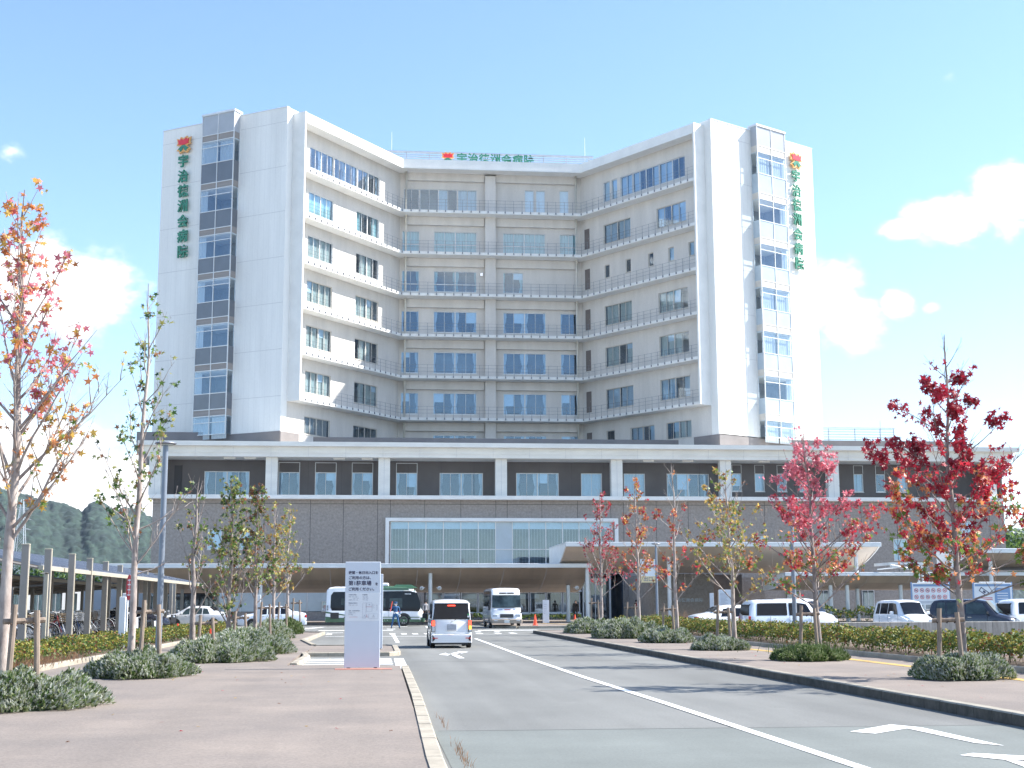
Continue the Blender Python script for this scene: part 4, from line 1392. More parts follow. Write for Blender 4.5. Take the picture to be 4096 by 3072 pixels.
def make_tree(name, label, loc, H, trunk_r, first, spread, nlimb, leaves, mats, seed, leafsize=.085, lean=(0, 0), group='', limb_up=1.15,
              top_bare=0.0, sparse_low=0.0, zone=None, bark='bark', extra_limbs=(), flank=None):
    rnd = random.Random(seed)
    root = empty(name, loc, 0, label, 'tree', group)
    tr = MB()
    n = 16
    pts, rad = [], []
    wob = [rnd.uniform(-1, 1) for _ in range(4)]
    for i in range(n + 1):
        t = i / n
        z = H * t
        pts.append(Vector((lean[0] * t * H + .05 * sin(t * 7 + wob[0] * 3) * t + .035 * sin(t * 19 + wob[1]) * t, lean[1] * t * H + .05 * sin(t * 6 + wob[2] * 3) * t, z)))
        rad.append(trunk_r * (1.25 if i == 0 else 1) * (1 - t) ** .8 + .006)
    tr.tube(pts, rad, 9)

    def tpos(t):
        f = t * n
        i = min(n - 1, int(f))
        return pts[i].lerp(pts[i + 1], f - i)
    tips = []

    def limb(p, d, L, r, depth, zt):
        k = 6 if depth == 0 else 4
        q = [p]
        dd = d.normalized()
        for i in range(k):
            dd = (dd + Vector((rnd.uniform(-.16, .16), rnd.uniform(-.16, .16), rnd.uniform(-.08, .12) + (.04 if depth == 0 else .03)))).normalized()
            q.append(q[-1] + dd * L / k)
        tr.tube(q, [max(.0035, r * (1 - .88 * i / k)) for i in range(k + 1)], 5 if depth == 0 else 3, cap=False)
        for i in range(1, k + 1):
            if i >= k * (.25 if depth == 0 else .2):
                tips.append((q[i], dd.copy(), depth, zt))
        if depth < 2:
            nb = int(max(2, L * (4.4 if depth == 0 else 3.2)))
            for b in range(nb):
                f = rnd.uniform(.15, .97) * k
                i = min(k - 1, int(f))
                pp = q[i].lerp(q[i + 1], f - i)
                az = rnd.uniform(0, 6.28)
                side = Vector((cos(az), sin(az), rnd.uniform(.0, .9)))
                nd_ = (dd * .75 + side * .75).normalized()
                limb(pp, nd_, L * rnd.uniform(.22, .42) * (1 - .45 * f / k), r * .42, depth + 1, zt)
    for i in range(nlimb):
        t = first + (.95 - first) * ((i + rnd.uniform(.1, .9)) / nlimb)
        az = i * 2.399 + rnd.uniform(-.4, .4)
        rel = (t - first) / (1 - first)
        L = spread * (1 - rel) ** .75 * rnd.uniform(.8, 1.15) + .22
        up = limb_up * rnd.uniform(.75, 1.3) + rel * .5
        d = Vector((cos(az), sin(az), up))
        limb(tpos(t), d, L, trunk_r * .27 * (1 - rel) ** .5 + .004, 0, rel)
    for (t, az, up, L) in extra_limbs:
        limb(tpos(t), Vector((cos(az), sin(az), up)), L, trunk_r * .30, 0, (t - first) / (1 - first))
    tro = tr.build('trunk', bark, root, True, fix=False)
    lf = MB()
    tt = [x for x in tips]
    for i in range(22):
        t = first + (1 - first) * (i / 21)
        if t > 1 - top_bare:
            continue
        tt.append((tpos(t), Vector((0, 0, 1)), 1, (t - first) / (1 - first)))
    # leaves sit in clumps on some twigs and leave others bare
    cnt = 0
    clumps = {}
    order = list(range(len(tt)))
    rnd.shuffle(order)
    for oi in order:
        if cnt >= leaves:
            break
        p, d, dep, zt = tt[oi]
        if zt > 1 - top_bare and rnd.random() < .93:
            continue
        if rnd.random() < sparse_low * (1 - zt):
            continue
        key = (round(p.x * 1.6), round(p.y * 1.6), round(p.z * 1.6))
        if key not in clumps:
            clumps[key] = rnd.random()
        if clumps[key] < .30:
            continue
        k = rnd.choice((1, 1, 2, 3, 4))
        for _ in range(k):
            off = Vector((rnd.gauss(0, .05), rnd.gauss(0, .05), rnd.gauss(-.05, .05)))
            nr = Vector((rnd.gauss(0, .7), rnd.gauss(0, .7) - .5, rnd.gauss(.35, .6)))
            if nr.length < .1:
                nr = Vector((0, -1, .3))
            r_ = zone(zt, clumps[key], rnd) if zone else int(rnd.random() * len(mats))
            leaf_star(lf, p + off, leafsize * rnd.uniform(.65, 1.25), nr, rnd, min(r_, len(mats) - 1))
            cnt += 1
    lf.build('crown', ['leaf_' + m for m in mats], root, False, fix=False)
    return root


GL, GR = 'street trees along the left pavement', 'street trees along the right pavement'


def zone_a(zt, c, r):   # orange low, pink-red in the middle, orange on top
    x = r.random()
    if zt < .28:
        return 0 if x < .5 else 1 if x < .9 else 3
    if zt < .68:
        return 2 if x < .55 else 0 if x < .85 else 1
    return 0 if x < .5 else 1 if x < .85 else 2


def zone_r(zt, c, r):   # green-gold low, red above
    x = r.random() * .75 + (zt - .10) * 2.0
    return 3 if x < .22 else 2 if x < .5 else 1 if x < .8 else 0


make_tree('sweetgum_tree', 'tall sweetgum with orange and pink leaves at the left edge of the photo', (-5.45, 21.3, .1), 7.9, .092, .30, 2.25, 27, 1250,
          ['orange', 'gold', 'pink', 'green'], 4, .075, lean=(.004, 0), group=GL, zone=zone_a, limb_up=1.3, sparse_low=.0, bark='bark_pale', extra_limbs=[(.33, -.4, .85, 2.0), (.42, .2, .9, 2.3), (.52, -.5, 1.0, 2.0)])
make_tree('sweetgum_tree', 'slender sweetgum with sparse green leaves, nearly bare, in front of the left wing', (-5.1, 30.3, .1), 8.55, .078, .24, 1.9, 22, 520,
          ['green', 'olive', 'dkgreen', 'brownleaf'], 15, .08, lean=(.012, 0), group=GL, zone=lambda z, c, r: int(r.random() * 3.3), limb_up=1.25, bark='bark_pale',
          extra_limbs=[(.36, .1, .35, 1.35), (.30, 2.9, .9, 1.5), (.25, .1, .25, .8)])
make_tree('street_tree', 'forked dark-stemmed tree with few leaves beside the tall lamp post', (-4.8, 38.0, .1), 5.0, .085, .22, 1.5, 13, 190,
          ['green', 'dkgreen', 'brownleaf', 'olive'], 27, .075, group=GL, limb_up=1.5, top_bare=.45, bark='bark')
make_tree('street_tree', 'bushy green-leaved tree, many stemmed, behind the forked tree', (-4.75, 47.0, .1), 5.7, .085, .10, 2.3, 34, 1300,
          ['dkgreen', 'green', 'olive', 'brownleaf'], 31, .085, group=GL, limb_up=1.2, bark='bark', zone=lambda z, c, r: (3 if r.random() < .12 else int(r.random() * 3)))
make_tree('street_tree', 'green and brown leaved tree standing just left of the silver sedan', (-4.63, 56.0, .1), 6.3, .08, .22, 1.8, 30, 1300,
          ['green', 'dkgreen', 'olive', 'brownleaf'], 33, .09, group=GL, limb_up=1.2, bark='bark', zone=lambda z, c, r: (3 if r.random() < .2 + z * .3 else int(r.random() * 3)))
make_tree('street_tree', 'yellowing young tree in front of the rear door of the silver sedan', (-4.55, 65.0, .1), 6.2, .085, .25, 1.7, 24, 750,
          ['olive', 'gold', 'brownleaf', 'green'], 35, .09, group=GL, limb_up=1.2, bark='bark_pale')
make_tree('street_tree', 'thin yellow leaved tree at the far end of the left row, nearest the white sign', (-4.44, 74.0, .1), 6.9, .085, .25, 1.8, 24, 650,
          ['gold', 'olive', 'green'], 37, .085, group=GL, limb_up=1.2, bark='bark_pale', top_bare=.2)

make_tree('sweetgum_tree', 'dark red sweetgum standing nearest on the right pavement', (11.42, 26.0, .15), 6.75, .072, .19, 2.25, 34, 3700,
          ['crimson', 'red', 'orange', 'green'], 42, .082, lean=(-.012, 0), group=GR, zone=zone_r, limb_up=.42, top_bare=.27, extra_limbs=[(.50, pi + .1, .55, 2.1), (.27, -.1, .30, 1.75), (.42, .3, .9, 1.7), (.25, 3.0, .35, 1.3), (.30, .5, .3, 1.4), (.34, -2.4, .4, 1.5)])
make_tree('sweetgum_tree', 'bright pink-red sweetgum with dense foliage, second from the right edge', (11.40, 34.6, .15), 5.85, .070, .20, 2.2, 42, 3500,
          ['pink', 'red', 'orange', 'green'], 43, .068, lean=(-.035, 0), group=GR, zone=zone_r, limb_up=.55, top_bare=.16)
make_tree('sweetgum_tree', 'pale-barked tree with sparse brown and olive leaves left of the pink-red tree', (11.41, 43.0, .15), 5.7, .075, .22, 2.2, 24, 1300,
          ['brownleaf', 'olive', 'gold', 'green'], 44, .075, lean=(-.02, 0), group=GR, limb_up=.65, bark='bark_pale')
make_tree('sweetgum_tree', 'nearly bare pale tree with a few orange leaves beside the flag sign', (11.47, 51.5, .15), 6.9, .075, .2, 1.9, 18, 360,
          ['orange', 'brownleaf', 'red'], 46, .085, lean=(-.015, 0), group=GR, limb_up=.85, bark='bark_pale', top_bare=.42)
make_tree('sweetgum_tree', 'narrow tree with orange and gold leaves in front of the entrance', (11.57, 59.5, .15), 6.9, .08, .2, 2.0, 20, 800,
          ['orange', 'gold', 'brownleaf', 'red'], 47, .085, lean=(-.01, 0), group=GR, limb_up=.9, bark='bark_pale')
make_tree('sweetgum_tree', 'thin tree with small red leaves farthest along the right pavement', (11.50, 69.0, .15), 7.2, .08, .22, 2.1, 26, 1100,
          ['red', 'pink', 'crimson', 'brownleaf'], 48, .075, group=GR, limb_up=1.1, bark='bark_pale', top_bare=.1)


# tree props: two round stakes tied with a crossbar
def tree_prop(loc, rz, label, h=1.2, one=False):
    root = empty('tree_stake', loc, rz, label, 'tree prop', 'wooden props beside the street trees')
    for k, x in enumerate((-.16, .16)):
        mb = MB()
        sg = -1 if x < 0 else 1
        mb.tube([(x + sg * .06, -.22, 0), (x, -.19, h * (1 if k else 1.06)), ], .045, 9)
        mb.build('post', 'stake_wood', root, 'auto')
    mb = MB()
    mb.tube([(-.30, -.13, h - .16), (.30, -.13, h - .14)], .04, 8)
    mb.build('crossbar', 'stake_wood', root, 'auto')
    mb = MB()
    for x in (-.16, .16, .02):
        mb.tube([(x - .06, -.24, h - .20), (x + .06, -.08, h - .10), (x - .05, -.06, h - .2)], .012, 5)
    mb.build('rope', 'rope', root)
    return root


for (x, y, rz, h, lb) in ((-5.15, 21.15, .5, 1.42, 'pair of weathered stakes propping the orange tree at the left edge'),
                          (-4.75, 30.2, .5, 1.5, 'pair of stakes tied to the slender green sweetgum'),
                          (-4.45, 37.9, .3, 1.15, 'pair of stakes beside the forked dark-stemmed tree'),
                          (-4.4, 47.1, .2, 1.2, 'stakes at the foot of the bushy many stemmed tree'),
                          (-4.25, 56.0, .2, 1.5, 'stakes beside the green and brown tree left of the silver sedan'),
                          (-4.15, 65.0, .2, 1.5, 'stakes beside the tree in front of the silver sedan'),
                          (-4.0, 74.0, .2, 1.7, 'stakes beside the far thin yellow tree'),
                          (11.05, 25.8, -.3, 1.25, 'pair of stakes tied with dark rope at the dark red tree'),
                          (11.05, 34.4, -.3, 1.3, 'pair of stakes at the pink-red tree'),
                          (11.0, 42.8, -.2, 1.3, 'pair of stakes at the tree with sparse olive leaves'),
                          (11.1, 51.4, -.2, 1.35, 'stakes at the nearly bare pale tree'),
                          (11.2, 59.4, -.2, 1.4, 'stakes at the orange and gold tree before the entrance'),
                          (11.15, 68.9, -.2, 1.6, 'stakes at the farthest thin red tree')):
    tree_prop((x, y, .1 if x < 0 else .15), rz, lb, h)


# ------------------------------------------------------------------ shrubs and hedges
def shrub(loc, rx, ry, h, n, label, seed, mats=('shrub_silver', 'shrub_sage', 'shrub_green'), group=None, size=.075, cat='shrub', shape=None):
    rnd = random.Random(seed)
    mb = MB()
    lump = [(rnd.uniform(0, 6.28), rnd.uniform(0, 6.28)) for _ in range(4)]
    for i in range(int(n * 1.6)):
        a, r = rnd.uniform(0, 6.28), sqrt(rnd.random())
        ex = 1 + .10 * sin(3 * a + lump[0][0]) + .07 * sin(7 * a + lump[1][0]) + .05 * sin(13 * a + lump[2][0])
        x, y = rx * r * cos(a) * ex, ry * r * sin(a) * ex
        hh = h * (1 - r ** 2.6) ** .55 * (1 + .22 * sin(x * 4.1 + lump[2][1]) * cos(y * 3.7 + lump[3][1]) + .12 * sin(x * 11 + lump[1][1]))
        z = hh * (1 - .30 * rnd.random() ** 2) if rnd.random() < .8 else hh * rnd.random()
        z = max(z, .02)
        p = Vector((x, y, z))
        # a short sprig: three narrow leaves around an outward stem
        d = Vector((x / rx * .9 + rnd.gauss(0, .5), y / ry * .9 + rnd.gauss(0, .5), 1.0 + rnd.gauss(0, .45))).normalized()
        L = size * rnd.uniform(.55, 1.4)
        u = d.cross(Vector((rnd.gauss(0, 1), rnd.gauss(0, 1), rnd.gauss(0, 1)))).normalized() * L * .24
        q = rnd.random()
        m = 0 if (q < .50 and z > hh * .55) else 1 if q < .78 else 2
        mb.add([p - u, p + u, p + d * L], [(0, 1, 2)], m)
        w = d.cross(u).normalized() * L * .24
        mb.add([p - w + d * L * .2, p + w + d * L * .2, p + d * L * 1.1 + u * .8], [(0, 1, 2)], m)
        v2 = (d + u.normalized() * .9).normalized() * L * .6
        mb.add([p + d * L * .3 - w * .6, p + d * L * .3 + w * .6, p + d * L * .3 + v2], [(0, 1, 2)], m)
    # dark inner twigs keep the mound from looking hollow
    for i in range(60):
        a, r = rnd.uniform(0, 6.28), rnd.random() * .8
        x, y = rx * r * cos(a), ry * r * sin(a)
        mb.tube([(x * .7, y * .7, 0), (x, y, h * .8 * (1 - r ** 2.6) ** .55)], .008, 3, 3)
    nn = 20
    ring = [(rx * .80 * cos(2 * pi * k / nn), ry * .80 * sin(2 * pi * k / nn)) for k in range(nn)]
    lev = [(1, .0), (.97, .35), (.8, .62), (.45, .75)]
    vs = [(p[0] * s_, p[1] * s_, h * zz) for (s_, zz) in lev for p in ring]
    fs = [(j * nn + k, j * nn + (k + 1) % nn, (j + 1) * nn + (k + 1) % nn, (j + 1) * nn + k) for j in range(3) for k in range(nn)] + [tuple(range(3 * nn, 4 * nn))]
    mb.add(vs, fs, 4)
    o = mb.build('shrub', list(mats) + ['twig', 'shrub_core'], None, False, fix=False)
    o.location = loc
    return tag(o, label, cat, group)


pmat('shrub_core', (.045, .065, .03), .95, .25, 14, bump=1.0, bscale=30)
SG = 'rosemary mounds around the street trees'
shrub((-5.6, 21.3, .1), 1.5, 1.25, .50, 9000, 'large rosemary mound at the foot of the orange tree in the left corner', 1, group=SG, size=.07)
shrub((-4.85, 30.0, .1), 1.08, 1.15, .48, 6500, 'round rosemary mound under the slender green sweetgum', 2, group=SG, size=.07)
shrub((-4.15, 37.7, .1), 1.35, 1.4, .52, 9000, 'big silver-green rosemary bank to the right of the lamp post', 3, group=SG, size=.085)
shrub((-3.95, 43.4, .1), 1.4, 1.9, .60, 8000, 'rosemary bank reaching farthest right beside the paved path', 4, group=SG, size=.09)
shrub((-4.6, 50.5, .1), 1.1, 2.4, .55, 4500, 'rosemary bank behind the larger banks, beneath the bushy tree', 5, group=SG, size=.10)
shrub((-4.2, 71.0, .1), .75, 1.5, .65, 2200, 'small dark bush at the far end of the left planting, near the silver sedan', 6, group=SG, mats=('shrub_sage', 'shrub_green', 'hedge_green'), size=.12)
shrub((-4.4, 61.0, .1), .9, 3.0, .7, 3000, 'low rosemary strip between the two farther left trees', 16, group=SG, size=.11)
shrub((11.15, 25.6, .15), .90, .85, .42, 6000, 'rosemary mound around the dark red tree', 7, group=SG, size=.065)
shrub((10.95, 34.2, .15), .90, .85, .30, 5000, 'grassy low mound around the pink-red tree', 8, group=SG, mats=('shrub_sage', 'hedge_green', 'shrub_green'), size=.08)
shrub((10.75, 42.4, .15), .85, 1.1, .36, 4500, 'rosemary mound under the olive leaved tree', 9, group=SG, size=.08)
shrub((10.8, 50.5, .15), .9, 1.2, .44, 4500, 'rosemary mound under the nearly bare tree', 10, group=SG, size=.09)
shrub((10.6, 57.5, .15), 1.4, 1.9, .66, 5500, 'tall rosemary bank under the orange and gold tree', 11, group=SG, size=.10)
shrub((10.5, 67.0, .15), 1.1, 2.0, .58, 3500, 'rosemary mound farthest back on the right pavement', 12, group=SG, size=.11)


def hedge(name, label, pts, w, h, dens, seed, mats, size=.05, zb=.2, taper=.0, thin=0.35):
    """a long clipped planting of small glossy leaves with gaps that show the stems"""
    rnd = random.Random(seed)
    mb = MB()
    P = [Vector(p) for p in pts]
    for a, b in zip(P[:-1], P[1:]):
        L = (b - a).length
        d = (b - a) / L
        nv = Vector((d.y, -d.x))
        n = int(L * dens)
        for i in range(n):
            s_ = rnd.random() * L
            yy = rnd.uniform(-.5, .5)
            q = a + d * s_ + nv * yy * w
            top = h * (1 + .16 * sin(s_ * 2.1 + seed) + .12 * sin(s_ * 5.3 + yy * 4) + .08 * sin(s_ * 13.7)) * (1 - (abs(yy) * 2) ** 4 * .35)
            z = top * (1 - rnd.random() ** 1.3) if rnd.random() < .55 else top * rnd.uniform(.75, 1.02)
            if z < top * .38 and rnd.random() < thin + .4:
                continue
            sz = size * rnd.uniform(.6, 1.4)
            nr = Vector((rnd.gauss(0, .8), rnd.gauss(0, .8) - .2, rnd.gauss(.4, .7))).normalized()
            u = nr.cross(Vector((rnd.gauss(0, 1), rnd.gauss(0, 1), .3))).normalized()
            v = nr.cross(u)
            p = Vector((q.x, q.y, zb + z))
            x = rnd.random() + (z / top - .6) * .5
            m = 0 if x > .72 else 1 if x > .62 else 2
            mb.add([p - v * sz * .2, p + u * sz * .55, p + v * sz * 1.1, p - u * sz * .55], [(0, 1, 2, 3)], m)
        for i in range(int(L * 9)):
            q = a + d * rnd.random() * L + nv * rnd.uniform(-.35, .35) * w
            t = q + d * rnd.uniform(-.2, .2) + nv * rnd.uniform(-.15, .15)
            mb.tube([(q.x, q.y, zb), (t.x, t.y, zb + h * rnd.uniform(.6, .95))], .008, 3, 3, cap=False)
    o = mb.build(name, list(mats) + ['twig'], None, False, fix=False)
    return tag(o, label, 'hedge')


hedge('hedge', 'long hedge of yellow-green leaves in front of the low concrete wall', [(14.25, 24), (14.25, 34), (14.2, 39), (13.95, 45), (13.85, 70)], 1.35, .56, 1250, 3, ('hedge_yellow', 'hedge_red', 'hedge_green'), .055, .25, thin=.5)
hedge('hedge', 'autumn coloured hedge between the left pavement and the bicycle park', [(-8.75, 22), (-8.75, 33.4), (-8.5, 44), (-8.2, 76)], 1.9, .42, 900, 5, ('hedge_yellow', 'hedge_red', 'hedge_green'), .055, .2, thin=.2)
hedge('hedge', 'thin planting strip under the hospital ground floor windows', [(-4, 121.6), (18.4, 121.6)], .8, .5, 160, 6, ('hedge_green', 'hedge_yellow', 'shrub_green'), .13, .14)
hedge('hedge', 'low planting by the wall behind the parked white minivan', [(27.5, 100), (41, 100)], 1.2, 1.0, 160, 8, ('hedge_yellow', 'hedge_green', 'shrub_green'), .14, .14)
hedge('hedge', 'short hedge at the left end of the low concrete wall', [(12.9, 72), (17.5, 74)], 2.2, .7, 420, 9, ('hedge_yellow', 'hedge_green', 'shrub_green'), .07, .14)

# dry grass tufts
def grass(loc, n, h, spread, label, seed, m='dry_grass', name='dry_grass'):
    rnd = random.Random(seed)
    mb = MB()
    for i in range(n):
        x, y = rnd.gauss(0, spread[0]), rnd.gauss(0, spread[1])
        hh = h * rnd.uniform(.4, 1.2)
        dx, dy = rnd.gauss(0, .35) * hh, rnd.gauss(0, .35) * hh
        w = (.004 + .006 * rnd.random()) * (.4 if h < .2 else 1)
        mb.add([(x - w, y, 0), (x + w, y, 0), (x + dx * .5 + w * .6, y + dy * .5, hh * .6), (x + dx, y + dy, hh), (x + dx * .5 - w * .6, y + dy * .5, hh * .6)], [(0, 1, 2, 4), (4, 2, 3)])
    o = mb.build(name, m, None, False, fix=False)
    o.location = loc
    return tag(o, label, None, kind='stuff')


grass((.97, 14.8, 0), 90, .09, (.03, .9), 'dry grass growing along the edge of the left kerb', 3)
grass((.96, 18.8, 0), 22, .13, (.02, .8), 'dry grass stalks leaning over the road by the kerb', 4)
grass((18.2, 80, .1), 260, 1.1, (.8, .4), 'tufts of reddish dry grass beyond the right hedge', 5)
grass((10.95, 34.2, .35), 320, .32, (.45, .4), 'long grass mixed into the mound at the pink-red tree', 6, 'hedge_green', 'green_grass')
grass((-7.9, 34, .2), 500, .28, (.25, 2.5), 'dead grass along the left hedge', 7)

# trees beyond the right side of the hospital, and distant planting
def far_tree(loc, r, h, label, seed, m=('leaf_dkgreen', 'leaf_green')):
    rnd = random.Random(seed)
    root = empty('evergreen_tree', loc, 0, label, 'tree', 'evergreens beyond the car park')
    mb = MB()
    mb.tube([(0, 0, 0), (.2, 0, h * .5), (0, .2, h * .8)], [.3, .2, .08], 7)
    for k in range(5):
        a = k * 1.3
        mb.tube([(0, 0, h * .35), (r * .6 * cos(a), r * .6 * sin(a), h * .7)], [.12, .04], 5)
    mb.build('trunk', 'bark', root)
    mb = MB()
    cl = [(Vector((rnd.gauss(0, r * .42), rnd.gauss(0, r * .42), h * rnd.uniform(.4, .92))), r * rnd.uniform(.25, .45)) for _ in range(16)]
    for i in range(2600):
        c, cr = cl[rnd.randrange(len(cl))]
        d = Vector((rnd.gauss(0, 1), rnd.gauss(0, 1), rnd.gauss(0, .8))).normalized()
        p = c + d * cr * rnd.uniform(.75, 1.1)
        s_ = .16 * rnd.uniform(.6, 1.5)
        u = d.cross(Vector((rnd.gauss(0, 1), rnd.gauss(0, 1), 1))).normalized() * s_
        v = d.cross(u).normalized() * s_
        mb.add([p - u, p - v, p + u, p + v], [(0, 1, 2, 3)], 0 if rnd.random() < .6 else 1)
    mb.build('crown', m, root, False, fix=False)
    return root


far_tree((74.5, 150, 0), 5.5, 10.2, 'dark evergreen against the sky just right of the hospital', 1)
far_tree((80.5, 152, 0), 5.5, 11.4, 'taller dark evergreen cut by the right edge of the photo', 2)
far_tree((87, 154, 0), 5.5, 10.5, 'dark evergreen beyond the right edge of the hospital, outermost', 3)
#PART4

# ------------------------------------------------------------------ low concrete wall
base = (28, 54.1, 0)
mb = MB()
mb.bbox(-14.2, 30, -.11, .11, .15, .80, .015)
for k in range(9):
    mb.box(-13 + k * 5, -12.98 + k * 5, -.113, -.108, .15, .78, 1)
o = mb.build('concrete_wall', ['wall_concrete', 'kerb_joint'])
o.location = base
tag(o, 'low streaked concrete wall between the hedge and the parked cars', 'wall')


# ------------------------------------------------------------------ cars
def loft(stations, rake=(0, 0), matf=None):
    """stations: (x, zbot, belt, top, hw, rw) from the tail to the nose; returns section function and body mesh data"""
    xs = [s[0] for s in stations]

    def at(x):
        x = max(xs[0], min(xs[-1], x))
        for a, b in zip(stations[:-1], stations[1:]):
            if a[0] <= x <= b[0]:
                t = (x - a[0]) / (b[0] - a[0]) if b[0] > a[0] else 0
                return [a[k] + (b[k] - a[k]) * t for k in range(6)]
        return list(stations[-1])
    L = xs[-1]

    def shear(x, z):
        w0 = max(0, 1 - x / .8)
        w1 = max(0, 1 - (L - x) / .8)
        zz = max(0, z - .55)
        return x + rake[0] * zz * w0 - rake[1] * zz * w1

    def sec(x):
        _, zb, belt, top, hw, rw = at(x)
        mid = zb + (belt - zb) * .5
        pts = [(hw * .90, zb), (hw * .985, zb + .10), (hw, mid), (hw * .985, belt - .03), (hw * .965, belt), (rw + .0, top - .09), (rw - .05, top - .03), (rw - .16, top), (rw * .4, top + .02), (0, top + .025)]
        return pts
    return at, sec, shear


